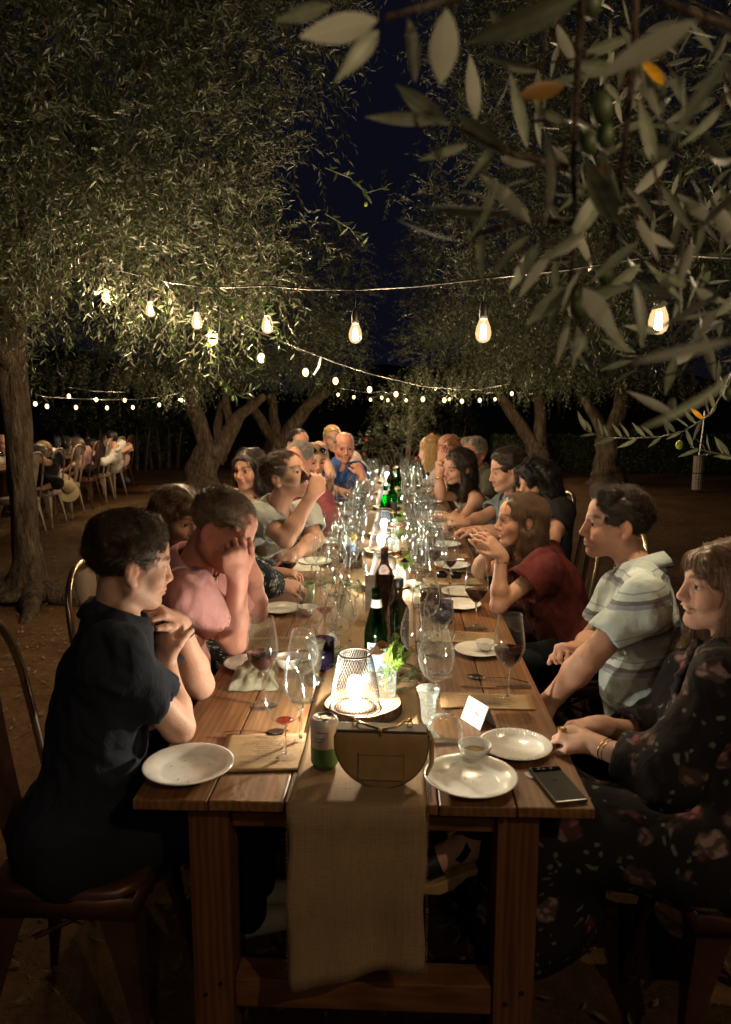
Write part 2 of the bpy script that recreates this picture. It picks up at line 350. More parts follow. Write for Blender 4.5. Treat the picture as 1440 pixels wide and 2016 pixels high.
# ------------------------------------------------------------------ signed-distance modelling (numpy), used for figures and soft things
class Field:
    def __init__(s, axes): s.ax = [np.asarray(a, np.float32) for a in axes]; s.v = np.full([len(a) for a in axes], .06, np.float32)
    def region(s, lo, hi):
        sl = []
        for i in range(3):
            a = max(0, int(np.searchsorted(s.ax[i], lo[i]))-1); b = min(len(s.ax[i]), int(np.searchsorted(s.ax[i], hi[i]))+1)
            if b <= a: return None, None
            sl.append(slice(a, b))
        X = s.ax[0][sl[0]][:, None, None]; Y = s.ax[1][sl[1]][None, :, None]; Z = s.ax[2][sl[2]][None, None, :]
        return tuple(sl), (X, Y, Z)
    def op(s, lo, hi, fn, k=.02, sub=False):
        mg = k+.035
        sl, g = s.region(np.asarray(lo)-mg, np.asarray(hi)+mg)
        if sl is None: return
        d = fn(*g); a = s.v[sl]
        if sub: d = -d; h = np.maximum(k-np.abs(a-d), 0)/k if k > 0 else 0; s.v[sl] = np.maximum(a, d)+h*h*k*.25
        else: h = np.maximum(k-np.abs(a-d), 0)/k if k > 0 else 0; s.v[sl] = np.minimum(a, d)-h*h*k*.25
    def cap(s, a, b, ra, rb, k=.02, sub=False, flat=None):
        a = np.asarray(a, np.float32); b = np.asarray(b, np.float32); ba = b-a; L2 = float(ba@ba)+1e-9; L = math.sqrt(L2); r = max(ra, rb)
        def fn(X, Y, Z):
            t = ((X-a[0])*ba[0]+(Y-a[1])*ba[1]+(Z-a[2])*ba[2])/L2; tc = np.clip(t, 0, 1)
            d = np.sqrt((X-a[0]-tc*ba[0])**2+(Y-a[1]-tc*ba[1])**2+(Z-a[2]-tc*ba[2])**2)-(ra+(rb-ra)*tc)
            if flat: d = np.maximum(d, (t-1)*L)
            return d
        s.op(np.minimum(a, b)-r, np.maximum(a, b)+r, fn, k, sub)
    def ell(s, c, r, R=None, k=.02, sub=False):
        c = np.asarray(c, np.float32); r = np.asarray(r, np.float32); rm = float(r.max()); R = np.eye(3) if R is None else np.asarray(R)
        def fn(X, Y, Z):
            x, y, z = X-c[0], Y-c[1], Z-c[2]
            q = [(R[i][0]*x+R[i][1]*y+R[i][2]*z)/r[i] for i in range(3)]
            k0 = np.sqrt(q[0]**2+q[1]**2+q[2]**2)+1e-6; k1 = np.sqrt((q[0]/r[0])**2+(q[1]/r[1])**2+(q[2]/r[2])**2)+1e-6
            return k0*(k0-1)/k1
        s.op(c-rm, c+rm, fn, k, sub)
    def plane(s, p, n, lo, hi, k=.004):
        """removes what lies beyond the plane inside the given box"""
        p = np.asarray(p); n = nrm(n)
        sl, (X, Y, Z) = s.region(lo, hi)
        if sl is None: return
        s.v[sl] = np.maximum(s.v[sl], (X-p[0])*n[0]+(Y-p[1])*n[1]+(Z-p[2])*n[2])
    def ripple(s, amp, freq, seed, aniso=(1, 1, .45)):
        r = np.random.default_rng(seed); X = s.ax[0][:, None, None]; Y = s.ax[1][None, :, None]; Z = s.ax[2][None, None, :]
        out = 0
        for i in range(5):
            f = r.normal(size=3)*np.array(aniso); f = f/np.linalg.norm(f)*freq*(.6+.35*i); ph = r.uniform(0, 6.28)
            out = out+np.sin(f[0]*X+f[1]*Y+f[2]*Z+ph+1.3*np.sin(f[1]*X*.7-f[0]*Z*.6+ph))/(1+.5*i)
        near = np.abs(s.v) < .04
        s.v = np.where(near, s.v+amp*.45*out.astype(np.float32), s.v)
    def extract(s):
        v = s.v; ins = v < 0
        c = [ins[i:ins.shape[0]-1+i, j:ins.shape[1]-1+j, k:ins.shape[2]-1+k] for i in (0, 1) for j in (0, 1) for k in (0, 1)]
        cnt = np.zeros(c[0].shape, np.int8)
        for q in c: cnt += q
        act = (cnt > 0) & (cnt < 8); idx = np.argwhere(act)
        if not len(idx): return np.zeros((0, 3)), np.zeros((0, 4), int)
        num = np.full(act.shape, -1, np.int32); num[act] = np.arange(len(idx))
        off = A(0, 0, 0, 0, 0, 1, 0, 1, 0, 0, 1, 1, 1, 0, 0, 1, 0, 1, 1, 1, 0, 1, 1, 1).reshape(8, 3).astype(int)
        val = np.stack([v[tuple((idx+o).T)] for o in off], 1)
        acc = np.zeros((len(idx), 3), np.float32); n = np.zeros(len(idx), np.float32)
        for a in range(8):
            for ax in range(3):
                if off[a][ax]: continue
                b = a+(4, 2, 1)[ax]; va, vb = val[:, a], val[:, b]; m = (va < 0) != (vb < 0)
                t = np.where(m, va/np.where(m, va-vb, 1), 0); p = np.repeat(off[a][None].astype(np.float32), len(idx), 0); p[:, ax] += t
                acc += p*m[:, None]; n += m
        fr = acc/n[:, None]; V = np.empty((len(idx), 3), np.float32)
        for ax in range(3):
            g = s.ax[ax]; i = idx[:, ax]; V[:, ax] = g[i]+fr[:, ax]*(g[i+1]-g[i])
        F = []
        for ax in range(3):
            sl1 = [slice(None)]*3; sl2 = [slice(None)]*3; sl1[ax] = slice(0, -1); sl2[ax] = slice(1, None)
            A1, B1 = ins[tuple(sl1)], ins[tuple(sl2)]; e = np.argwhere(A1 != B1); u, w = [(1, 2), (2, 0), (0, 1)][ax]
            ok = (e[:, u] > 0) & (e[:, w] > 0) & (e[:, u] < v.shape[u]-1) & (e[:, w] < v.shape[w]-1); e = e[ok]
            if not len(e): continue
            d = A1[tuple(e.T)]; U = np.zeros(3, int); U[u] = 1; Wv = np.zeros(3, int); Wv[w] = 1
            q = np.stack([num[tuple((e-U-Wv).T)], num[tuple((e-Wv).T)], num[tuple(e.T)], num[tuple((e-U).T)]], 1)
            q[~d] = q[~d][:, ::-1]; F.append(q)
        return V, np.concatenate(F)
def axes_for(lo, hi, coarse, fines=()):
    """grid lines along each axis, finer inside the given boxes: fines = [(lo, hi, step)]"""
    out = []
    for i in range(3):
        x = lo[i]; ln = []
        while x < hi[i]:
            ln.append(x); st = coarse
            for fl, fh, fs in fines:
                if fl[i]-fs <= x <= fh[i]: st = min(st, fs)
            for fl, fh, fs in fines:
                if x < fl[i] and x+st > fl[i] and st > fs: st = max(fs, fl[i]-x)
            x += st
        out.append(np.array(ln, np.float32))
    return out
def frame(f, roll=0, up=(0, 0, 1)):
    """rows: right, forward, up of something that faces f"""
    f = nrm(f); r = nrm(np.cross(f, up)); u = np.cross(r, f); c, s = math.cos(roll), math.sin(roll)
    return np.stack([r*c+u*s, f, u*c-r*s])
# ------------------------------------------------------------------ people
def cloth_mat(name, kind, c1, c2=None, scale=20):
    t = NT(name); v = t.coord()
    if kind == 'plain':
        n = t.noise(v, 18, 4); col = t.ramp(n, [(.3, tuple(x*.86 for x in c1)), (.7, tuple(min(1, x*1.1) for x in c1))])
    elif kind == 'heather':
        n = t.noise(t.coord((1, 1, 3)), 300, 3); col = t.ramp(n, [(.35, tuple(x*.88 for x in c1)), (.65, tuple(x*1.1 for x in c1))])
    elif kind == 'stripes':
        m = t.coord((1, 1, 1), rot=(.05, .16, 0)); sep = t.n('ShaderNodeSeparateXYZ'); t.l(m, sep.inputs[0])
        wob = t.noise(v, 9, 2)
        z = t.math('FRACT', t.math('ADD', t.math('MULTIPLY', sep.outputs[2], 8.2), t.math('MULTIPLY', wob, .16)))
        a, b, c, d = (.44, .53, .53), (.11, .12, .13), (.25, .27, .34), (.52, .56, .45)
        col = t.ramp(z, [(0, a), (.42, a), (.425, d), (.44, d), (.445, a), (.56, a), (.565, c), (.66, c), (.665, b), (.76, b), (.765, a), (.90, a), (.905, c), (.93, c), (.935, a)], 'CONSTANT')
        col = t.mix(t.math('MULTIPLY', t.noise(v, 120, 3), .2), col, (.4, .42, .42))
    elif kind in ('floral', 'leafy'):
        wv = t.n('ShaderNodeTexNoise', Scale=scale*.7, Detail=3); t.l(v, wv.inputs['Vector'])
        ad = t.n('ShaderNodeMixRGB'); ad.inputs[0].default_value = .09 if kind == 'floral' else .05; t.l(v, ad.inputs[1]); t.l(wv.outputs['Color'], ad.inputs[2])
        vo = t.n('ShaderNodeTexVoronoi', Scale=scale); t.l(ad.outputs[0], vo.inputs[0])
        v2 = t.n('ShaderNodeTexVoronoi', Scale=scale*2.7); t.l(ad.outputs[0], v2.inputs[0])
        hs = t.n('ShaderNodeSeparateColor'); t.l(vo.outputs['Color'], hs.inputs[0])
        pick = t.ramp(hs.outputs[0], [(0, c2[0]), (.25, c2[1 % len(c2)]), (.45, c2[2 % len(c2)]), (.62, c1), (1, c1)], 'CONSTANT')
        msk = t.math('MULTIPLY', t.ramp(vo.outputs['Distance'], [(.32, (1, 1, 1)), (.46, (0, 0, 0))]), t.ramp(v2.outputs['Distance'], [(.38, (1, 1, 1)), (.55, (.25, .25, .25))]))
        col = t.mix(msk, c1, pick)
        h3 = t.n('ShaderNodeSeparateColor'); t.l(v2.outputs['Color'], h3.inputs[0])
        sm = t.math('MULTIPLY', t.ramp(v2.outputs['Distance'], [(.2, (1, 1, 1)), (.34, (0, 0, 0))]), t.ramp(h3.outputs[1], [(.62, (0, 0, 0)), (.63, (1, 1, 1))]))
        col = t.mix(sm, col, c2[-1])
    weave = t.noise(t.coord(), 420, 2); fold = t.noise(t.coord((1, 1, .6)), 10, 4, .55, .35)
    t.bump(t.math('ADD', t.math('MULTIPLY', weave, .03), fold), .7, .022)
    return t.set(col, .88, spec=.2)
def skin_mat():
    t = NT('skin'); a = t.n('ShaderNodeAttribute', _attribute_name='tint'); n = t.noise(t.coord(), 45, 5, .6); n2 = t.noise(t.coord(), 9, 3)
    col = t.mix(t.math('MULTIPLY', n2, .3), a.outputs['Color'], (.52, .25, .19)); col = t.mix(t.math('MULTIPLY', n, .30), col, (.32, .15, .10))
    t.bump(t.math('ADD', t.noise(t.coord(), 330, 3), t.math('MULTIPLY', t.noise(t.coord(), 70, 4), 1.2)), .35, .0025); t.p.inputs['Subsurface Weight'].default_value = .12; t.p.inputs['Subsurface Radius'].default_value = (.012, .005, .003); t.p.inputs['Subsurface Scale'].default_value = .6
    return t.set(col, .5, spec=.35)
M['skin'] = skin_mat()
def hair_mat(name, c):
    t = NT(name); n = t.noise(t.coord((1, 1, .3)), 60, 4)
    hi = t.n('ShaderNodeHairInfo'); n = t.math('ADD', t.math('MULTIPLY', n, .6), t.math('MULTIPLY', hi.outputs['Random'], .45)); return t.set(t.ramp(n, [(.2, tuple(x*.5 for x in c)), (.8, tuple(min(1, x*1.9) for x in c))]), .4, spec=.4)
for k, c in dict(dark=(.022, .014, .010), brown=(.062, .037, .023), midbrown=(.085, .048, .027), greybrown=(.16, .115, .08), lightbrown=(.15, .088, .05), black=(.008, .006, .006), grey=(.23, .2, .17), silver=(.34, .30, .25), blonde=(.42, .28, .12), darkblonde=(.17, .105, .05), red=(.2, .075, .028)).items(): M['hair_'+k] = hair_mat('hair_'+k, c)
M['eye_white'] = plain('eye_white', (.66, .62, .58), .15, 0, .02); M['iris'] = plain('brown_iris', (.03, .017, .01), .1, 0, .1); M['teeth'] = plain('teeth', (.68, .64, .56), .2, 0, .04)
def hand(fl, W, d, n, side, curl=(.35, .5, .35), thumb=.5, sc=1., spread=.12):
    """W wrist, d wrist to knuckles, n out of the back of the hand, side +1 when the thumb is on the right of d seen from the back"""
    d = nrm(d); n = nrm(n-d*(np.asarray(n)@d)); s = np.cross(d, n)*side            # towards the thumb
    R = np.stack([s, d, n]); pc = W+d*.048*sc
    fl.cap(W-d*.02*sc, W+d*.03*sc, .024*sc, .026*sc, .02)
    fl.ell(pc, A(.042, .054, .0175)*sc, R, .015)
    for i, (o, L, r, up) in enumerate(((.030, .072, .0088, 0), (.010, .080, .0091, .004), (-.011, .074, .0086, .002), (-.030, .058, .0076, -.003))):
        p = W+(d*(.088-.004*abs(i-1))+s*o+n*up)*sc; dir_ = nrm(d+s*spread*(1.2-i*.9)); L *= sc; r *= sc
        ang = 0; fl.cap(pc+(s*o*.7)*sc, p, r*1.25, r*1.15, .012)
        for q, (ln, cu) in enumerate(zip((.5, .29, .24), curl)):
            ang += cu*(1+.08*i); v = dir_*math.cos(ang)-n*math.sin(ang); e = p+v*L*ln
            fl.cap(p, e, r*(1-.07*q), r*(.93-.07*q), .005); p = e
    b = W+(d*.022+s*.026)*sc; v1 = nrm(d*.72+s*.62-n*thumb*.5); m = b+v1*.038*sc; v2 = nrm(d*.88+s*.18-n*thumb); m2 = m+v2*.030*sc
    fl.cap(b, m, .0145*sc, .0115*sc, .014); fl.cap(m, m2, .0108*sc, .010*sc, .005); fl.cap(m2, m2+nrm(v2-n*thumb*.5-s*.1)*.024*sc, .0098*sc, .0082*sc, .005)
def head_prims(fl, C, Rm, sc, q):
    """Rm rows right, forward, up; q holds the small differences between faces"""
    g = lambda x, y, z: C+(Rm[0]*x+Rm[1]*y+Rm[2]*z)*sc
    e = lambda c, r, k=.02, sub=False: fl.ell(g(*c), A(*r)*sc, Rm, k*sc, sub)
    jw, ch, ns, fat = q.get('jaw', 1.), q.get('chin', 1.), q.get('nose', 1.), q.get('fat', 0.)
    e((0, -.012, .036), (.074, .096, .079)); e((0, .024, -.026), (.060*jw+fat*.006, .066, .080), .03); e((0, .034, .042), (.060, .056, .050), .02)
    for s in (-1, 1):
        fl.cap(g(s*.050*jw, -.004, -.052), g(s*.016, .062, -.096*ch), (.019+fat*.006)*sc, .018*sc, .025*sc)
        e((s*.042, .056, -.030), (.022, .024, .024), .02)
    e((0, .074, -.095*ch), (.020, .018, .016), .02); e((0, .082, .017), (.044, .013, .010), .016)
    for s in (-1, 1): e((s*.033, .096, -.001), (.020, .013, .012), .014, True)
    fl.cap(g(0, .0895, .010), g(0, .0885+.0165*ns, -.033), .0078*sc, .0102*sc, .012*sc)
    e((0, .0865+.0175*ns, -.0365), (.011, .010, .009), .009)
    for s in (-1, 1): e((s*.0115, .096, -.040), (.0075, .009, .0075), .007)
    e((0, .080, -.060), (.028, .018, .018), .014)
    if not q.get('nolids'):
        for s in (-1, 1):
            e((s*.0325, .0735, -.001), (.0145, .0145, .0140), .006)
            e((s*.0325, .0885, -.002), (.0150, .012, q.get('eye', .0050)), .002, True)
    mw = .024+.004*q.get('smile', 0); mz = -.0660
    e((0, .0915, mz+.0045), (mw, .010, .0052), .006); e((0, .0900, mz-.0065), (mw*.85, .0105, .0068), .006)
    op = q.get('open', 0)
    e((0, .101, mz-.0005-op*.004), (mw*(.95+.14*op), .014+.014*op, .0016+.0068*op), .003, True)
    if q.get('smile'):
        for s in (-1, 1): e((s*(mw+.003), .082, mz+.005), (.005, .012, .005), .006, True); e((s*.038, .066, -.043), (.016, .017, .017), .014)
    for s in (-1, 1):
        er = frame(Rm[1]+Rm[0]*s*-.25-Rm[2]*.12)
        fl.ell(g(s*.0755, -.016, -.006), A(.009, .0185, .030)*sc, er, .008*sc); fl.ell(g(s*.0745, -.010, -.034), A(.008, .011, .010)*sc, er, .008*sc)
        fl.ell(g(s*.0885, -.011, -.003), A(.008, .011, .019)*sc, er, .004*sc, True)
def face_tint(V, C, Rm, sc, base, q):
    L = (V-C)@Rm.T/sc; x, y, z = L[:, 0], L[:, 1], L[:, 2]; col = np.repeat(A(*base)[None], len(V), 0)
    def blend(m, c, a):
        m = np.clip(m, 0, 1)[:, None]*a; col[:] = col*(1-m)+np.asarray(c)*m
    gs = lambda dx, dy, dz: np.exp(-(dx*dx+dy*dy+dz*dz))
    b = np.asarray(base); inh = (np.abs(x) < .1) & (np.abs(y) < .13) & (np.abs(z) < .13)
    blend(inh*gs((np.abs(x)-.042)/.02, (y-.07)/.04, (z+.032)/.02), b*A(1.06, .74, .70), .55+.3*q.get('flush', 0)); blend(inh*gs(x/.014, (y-.11)/.02, (z+.036)/.014), b*A(1.05, .74, .7), .6)
    blend(inh*gs((np.abs(x)-.078)/.01, (y+.014)/.03, (z+.004)/.04), b*A(1.05, .70, .62), .7)
    if q.get('flush'): blend(inh*(y > .0)*(z < .1), b*A(1.0, .62, .56), .6*q['flush'])
    st = q.get('stubble', 0)
    if st: blend(inh*(z < -.045)*np.clip((y-.0)/.02, 0, 1)*np.clip((-.045-z)/.012, 0, 1)*1., b*.45, .5*st); blend(inh*gs(x/.028, (y-.095)/.015, (z+.053)/.007), b*.4, .6*st)
    blend(inh*(y > .078)*gs(x/.021, 0, (z+.0665)/.0088)*1.3, q.get('lip', (.40, .13, .11)), .8)
    bc = q.get('brow', (.03, .018, .012)); ax = np.abs(x)
    blend(inh*(y > .05)*(ax > .012)*(ax < .056)*np.clip(1.6-np.abs(z-(.0205+.006*np.sin((ax-.012)/.044*2.4)))/.0052, 0, 1), bc, .95)
    if not q.get('nolids'): blend(inh*(y > .06)*np.clip(1.5-((ax-.0325)/.018)**2-((z+.001)/.0085)**2, 0, 1)*np.clip(1.6-np.abs(np.abs(z+.002)-.005)/.0022, 0, 1), (.025, .014, .01), .8 if q.get('woman') else .35)
    if q.get('stache'): blend(inh*gs(x/.026, (y-.098)/.02, (z+.0535)/.0065)*1.5, (.02, .012, .008), .95)
    return col
def set_tint(me, col):
    a = me.color_attributes.new('tint', 'FLOAT_COLOR', 'POINT'); c = np.ones((len(col), 4), np.float32); c[:, :3] = col; a.data.foreach_set('color', c.ravel())
def hair_field(style, C, Rm, sc, step, q):
    g = lambda x, y, z: C+(Rm[0]*x+Rm[1]*y+Rm[2]*z)*sc
    dn = A(0, 0, -1.); lo = C-.16*sc; hi = C+.16*sc
    ln = q.get('len', .2)
    if style in ('long', 'bob', 'wavy', 'big'): lo = lo-A(.05, .05, ln+.05); hi = hi+A(.05, .05, .03)
    fl = Field([np.arange(lo[i], hi[i], step, dtype=np.float32) for i in range(3)])
    e = lambda c, r, k=.015, sub=False: fl.ell(g(*c), A(*r)*sc, Rm, k*sc, sub)
    vol = q.get('vol', 1.)
    e((0, -.016, .040), (.080*vol, .101*vol, .0815*vol))
    if style == 'quiff': e((0, .018, .092), (.058, .056, .034), .03); e((0, -.025, .082), (.068, .075, .046), .03)
    if style == 'tousled': [e((math.cos(i*2.4)*.045, .005+math.sin(i*1.7)*.052, .098+.008*math.sin(i*3.1)), (.026, .026, .022), .014) for i in range(11)]
    if style in ('short', 'quiff', 'tousled', 'bald'):
        e((0, .100, -.030), (.078, .080, q.get('line', .112)), .01, True); e((0, .03, -.09), (.11, .09, .075), .01, True)
        for s in (-1, 1): e((s*.088, .012, -.030), (.030, .030, .040), .008, True)
        e((0, -.03, -.10), (.12, .12, .055), .008, True)
        if style == 'bald': e((0, .03, .10), (.075, .095, .075), .01, True)
    else:
        if style != 'big': e((0, .098, -.045), (.062, .080, q.get('line', .112)), .008, True)
        else: [e((math.cos(i*2.4)*.07, -.05+math.sin(i*1.7)*.05, .04-.03*(i % 5)), (.05, .05, .05), .015) for i in range(12)]
        sides = q.get('sides', (-1, 1)); rad = q.get('lock', .026); bk = q.get('back', 1)
        for s in sides:
            for j, (y0, w) in enumerate(((.012, .62), (-.018, .95), (-.05, 1.1)) if style != 'bob' else ((.022, .7), (-.006, 1.), (-.04, 1.1))):
                a = g(s*.070, y0, .04); b = g(s*.080, y0-.004, -.05)
                pts = [a, b]; L = ln*(.72+.16*j); nseg = 4; drift = np.asarray(q.get('drift', (0, 0, 0)), float)
                for i in range(1, nseg+1):
                    f = i/nseg; w_ = (math.sin(f*5+j*2+s)*.010 if style in ('wavy', 'big') else 0)
                    pts.append(b+dn*L*f+Rm[0]*s*(.010*f+w_)+drift*f*L+Rm[1]*(.012*f if j == 0 else -.01*f)+Rm[1]*w_)
                for i in range(len(pts)-1):
                    f = i/(len(pts)-1); fl.cap(pts[i], pts[i+1], rad*w*sc*(1-.45*f*f), rad*w*sc*(1-.45*((i+1)/(len(pts)-1))**2), .02*sc)
        if bk:
            for s in (-.045, 0, .045): fl.cap(g(s, -.075, .02), g(s*1.1, -.082, -.06)+dn*ln*.8, .036*sc, .024*sc, .02*sc)
        e((0, .070, -.05), (.048, .075, .085), .008, True)
        if q.get('bangs'): e((0, .070, .055), (.060, .024, .038), .01); e((0, .10, -.006), (.07, .06, .034), .006, True)
        if q.get('showear'): [e((s*.092, -.010, -.008), (.022, .024, .034), .008, True) for s in sides]
    fl.ripple(.004 if style != 'big' else .012, 120 if style != 'big' else 90, 3, (1, 1, .35) if style not in ('short', 'quiff', 'tousled') else (1, 1, 1))
    return fl.extract()
def strands(V, F, C, Rm, style, n, L, rad, mat, parent, name='hair_strand', curl=.0):
    """loose hair over the hair mass: one curves object"""
    if not len(V): return
    nv = np.zeros_like(V); a = np.cross(V[F[:, 1]]-V[F[:, 0]], V[F[:, 2]]-V[F[:, 0]])
    for i in range(4): np.add.at(nv, F[:, i], a)
    nv /= np.linalg.norm(nv, axis=1, keepdims=True)+1e-9
    from mathutils.kdtree import KDTree
    kd = KDTree(len(V)); [kd.insert(v, i) for i, v in enumerate(V.tolist())]; kd.balance()
    short = style in ('short', 'quiff', 'tousled', 'bald'); m = 5 if short else 7
    def flow(p, no, jit):
        rel = (p-C)@Rm.T
        if short: fl = np.where((rel[:, 2] > .035)[:, None], Rm[1]*(.75 if style == 'tousled' else .35)+Rm[0]*.5+Rm[2]*.15, -Rm[2]*.8-Rm[1]*.5)
        else:
            out = np.sign(rel[:, :1]+1e-3)*Rm[0][None]; top = np.clip((rel[:, 2]-.03)/.06, 0, 1)[:, None]
            fl = top*(out*.9-.25*Rm[1])+(1-top)*A(0, 0, -1)
            fl = np.where(((rel[:, 2] > .0) & (rel[:, 1] > .06))[:, None], A(0, 0, -1)+.12*out, fl)
        fl = fl+jit; fl = fl-no*(fl*no).sum(1, keepdims=True)*.97; return fl/(np.linalg.norm(fl, axis=1, keepdims=True)+1e-9)
    k = RNG.integers(0, len(V), n); p = V[k].astype(float); no = nv[k]
    jit = RNG.normal(0, {'big': .8, 'long': .12, 'wavy': .3, 'tousled': .3}.get(style, .22), (n, 3)); t = np.linspace(0, 1, m); Ls = L*RNG.uniform(.5, 1.25, n); pts = np.zeros((n, m, 3)); ph = RNG.uniform(0, 6.28, n)
    lift = .0012+.0018*RNG.random(n)+(.012 if not short else .006)*RNG.random(n)**14
    for i in range(m):
        pts[:, i] = p+no*(-.001+lift*min(1, t[i]*2.5)*(1+t[i]))[:, None]
        if i == m-1: break
        d = flow(p, no, jit); w = np.sin(ph+t[i]*9)[:, None]*curl*np.cross(d, no); q = p+d*(Ls/(m-1))[:, None]+w
        if i % 2 == 0 or m > 5:
            idx = np.fromiter((kd.find(x)[1] for x in q.tolist()), int, n); nn = nv[idx]; q = q-nn*((q-V[idx])*nn).sum(1, keepdims=True)*.9; no = nn
        p = q
    cd = bpy.data.hair_curves.new(name); cd.add_curves([m]*n)
    cd.position_data.foreach_set('vector', pts.astype(np.float32).ravel())
    ra = cd.attributes.get('radius') or cd.attributes.new('radius', 'FLOAT', 'POINT')
    ra.data.foreach_set('value', (np.repeat((rad*(1-t*.8))[None], n, 0)).astype(np.float32).ravel())
    cd.materials.append(mat); o = bpy.data.objects.new(name, cd); COL.objects.link(o); o.parent = parent; return o
def collar(N, f, up, r0, mat, parent, gap=.5, h=.038, flare=.019, name='collar', spread=.02):
    """folded shirt collar: rings of (radius, height) swept round the neck, open at the front"""
    f = nrm(f); up = nrm(up); r = nrm(np.cross(f, up)); f = np.cross(up, r)
    prof = [(r0, -.015), (r0*.98, h*.5), (r0*1.0, h), (r0*1.06, h*1.05), (r0+flare, h*.35), (r0+flare+.006, -.012), (r0+flare-.004, -.010), (r0*1.04, h*.8)]
    n = 30; v = []; F = []
    for i in range(n+1):
        a = gap+(2*PI-2*gap)*i/n; ed = max(0, 1-min(i, n-i)/4.)
        for k, (rr, z) in enumerate(prof):
            z2 = z-(ed*spread if k in (4, 5, 6) else 0)-.028*(math.cos(a)*.5+.5); v.append(N+(f*math.cos(a)*1.08+r*math.sin(a))*(rr+ed*.004)+up*z2)
    K = len(prof)
    for i in range(n):
        for k in range(K): F.append([i*K+k, i*K+(k+1) % K, (i+1)*K+(k+1) % K, (i+1)*K+k])
    F += [list(range(K))[::-1], [n*K+k for k in range(K)]]
    me = bpy.data.meshes.new(name); me.from_pydata([tuple(map(float, p)) for p in v], [], F); me.polygons.foreach_set('use_smooth', [True]*len(F)); me.update()
    return link(name, me, parent, mat)
def person(label, head, face, side=None, roll=0, sc=1., skin=(.50, .32, .24), q=None, hair=None, torso=None, arms=(), cloth=None, legs=None, seat=None, group='diners seated along the table', detail=1, N=None, shw=.175, hip=None, S_L=None, S_R=None):
    """joints in world space; arms: (which, elbow, wrist, hand dir, hand back normal, curl, thumb)"""
    q = q or {}; C = A(*head); Rm = frame(face, roll); side = side if side is not None else (-1 if C[0] < 0 else 1)
    tf = nrm(torso if torso is not None else (-side, 0, 0)); hip = A(*hip) if hip is not None else A(side*.80, C[1], .54)
    root = A(hip[0], hip[1], 0)
    C = C-root; hip = hip-root; L = lambda p: A(*p)-root
    N = L(N) if N is not None else C-Rm[2]*.135*sc-Rm[1]*.035*sc+A(side*.02, 0, -.01)
    up = nrm(N-hip); rt = nrm(np.cross(tf, up)); fw = np.cross(up, rt); TR = np.stack([rt, fw, up])
    w = shw*sc
    SR = L(S_R) if S_R is not None else N+rt*w-up*.055*sc-fw*.01; SL = L(S_L) if S_L is not None else N-rt*w-up*.055*sc-fw*.01
    H = float(np.linalg.norm(N-hip)); fat = q.get('belly', 0); wo = q.get('woman', 0)
    t = empty('person', root, 0, label, 'person', group)
    ar = {}
    for a in arms: ar[a[0]] = dict(E=L(a[1]), W=L(a[2]), d=A(*a[3]), n=A(*a[4]), curl=a[5] if len(a) > 5 else (.5, .7, .4), th=a[6] if len(a) > 6 else .5)
    rts, rfs = (.150, .105) if not wo else (.130, .095)
    cs = {'t': .022}
    def trunk(fl, g, k=.05, arms_to=None):
        mid = lambda f: hip+(N-hip)*f
        fl.ell(hip+up*.02, A(.165, .125, .13)+g, TR, k); fl.ell(mid(.34)+fw*.02*(1+fat*2), A(.142+fat*.04, .108+fat*.05, .17)+g, TR, k)
        fl.ell(mid(.66)+fw*.005, A(rts, rfs, .19)+g, TR, k)
        for s, Q in ((1, SR), (-1, SL)):
            fl.cap(N-up*.03, Q, .052*sc+g, .046*sc+g, k); fl.ell(Q+up*.0, A(.052, .052, .056)*sc+g, TR, .04)
            fl.cap(mid(.62)+rt*s*.09, Q-up*.03, .07+g, .05+g, k)
            if wo: fl.ell(mid(.60)+rt*s*.068+fw*.085, A(.058, .055, .058)+g, TR, .03)
    allp = [C+.17*sc, C-.17*sc, hip+.2, hip-.17, SR+.1, SL+.1, SR-.1, SL-.1]
    for a in ar.values(): allp += [a['E']+.09, a['E']-.09, a['W']+.2*1, a['W']-.2*1]
    lo = np.min(allp, 0); hi = np.max(allp, 0)
    fs = {2: .0034, 1: .0046, 0: .0066}[detail]*sc; co = {2: .0085, 1: .0105, 0: .014}[detail]
    fines = [(C-A(.10, .13, .13)*sc*1.02, C+A(.11, .13, .13)*sc*1.02, fs)]
    for a in ar.values():
        c = a['W']+nrm(a['d'])*.07; fines.append((c-.075, c+.075, fs*1.25))
    fl = Field(axes_for(lo, hi, co, fines))
    trunk(fl, -.012)
    fl.cap(C-Rm[2]*.06*sc-Rm[1]*.022*sc, N-up*.02, (.050 if not wo else .043)*sc, (.056 if not wo else .046)*sc, .03)
    for s, Q, nm in ((1, SR, 'R'), (-1, SL, 'L')):
        if nm not in ar: continue
        a = ar[nm]; th = (1. if not wo else .84)*sc*q.get('armw', 1); E, Wp = a['E'], a['W']
        fl.cap(Q, E, .047*th, .038*th, .03); m = E+(Wp-E)*.30
        fl.cap(E, m, .038*th, .0405*th, .02); fl.cap(m, Wp, .0395*th, .0265*th, .02)
        hand(fl, Wp, a['d'], a['n'], s*a.get('flip', 1), a['curl'], a['th'], sc*(.97 if not wo else .88))
    head_prims(fl, C, Rm, sc, q)
    V, F = fl.extract()
    me = mesh_np('body', V, F); set_tint(me, face_tint(V, C, Rm, sc, skin, q)); link('body', me, t, M['skin'])
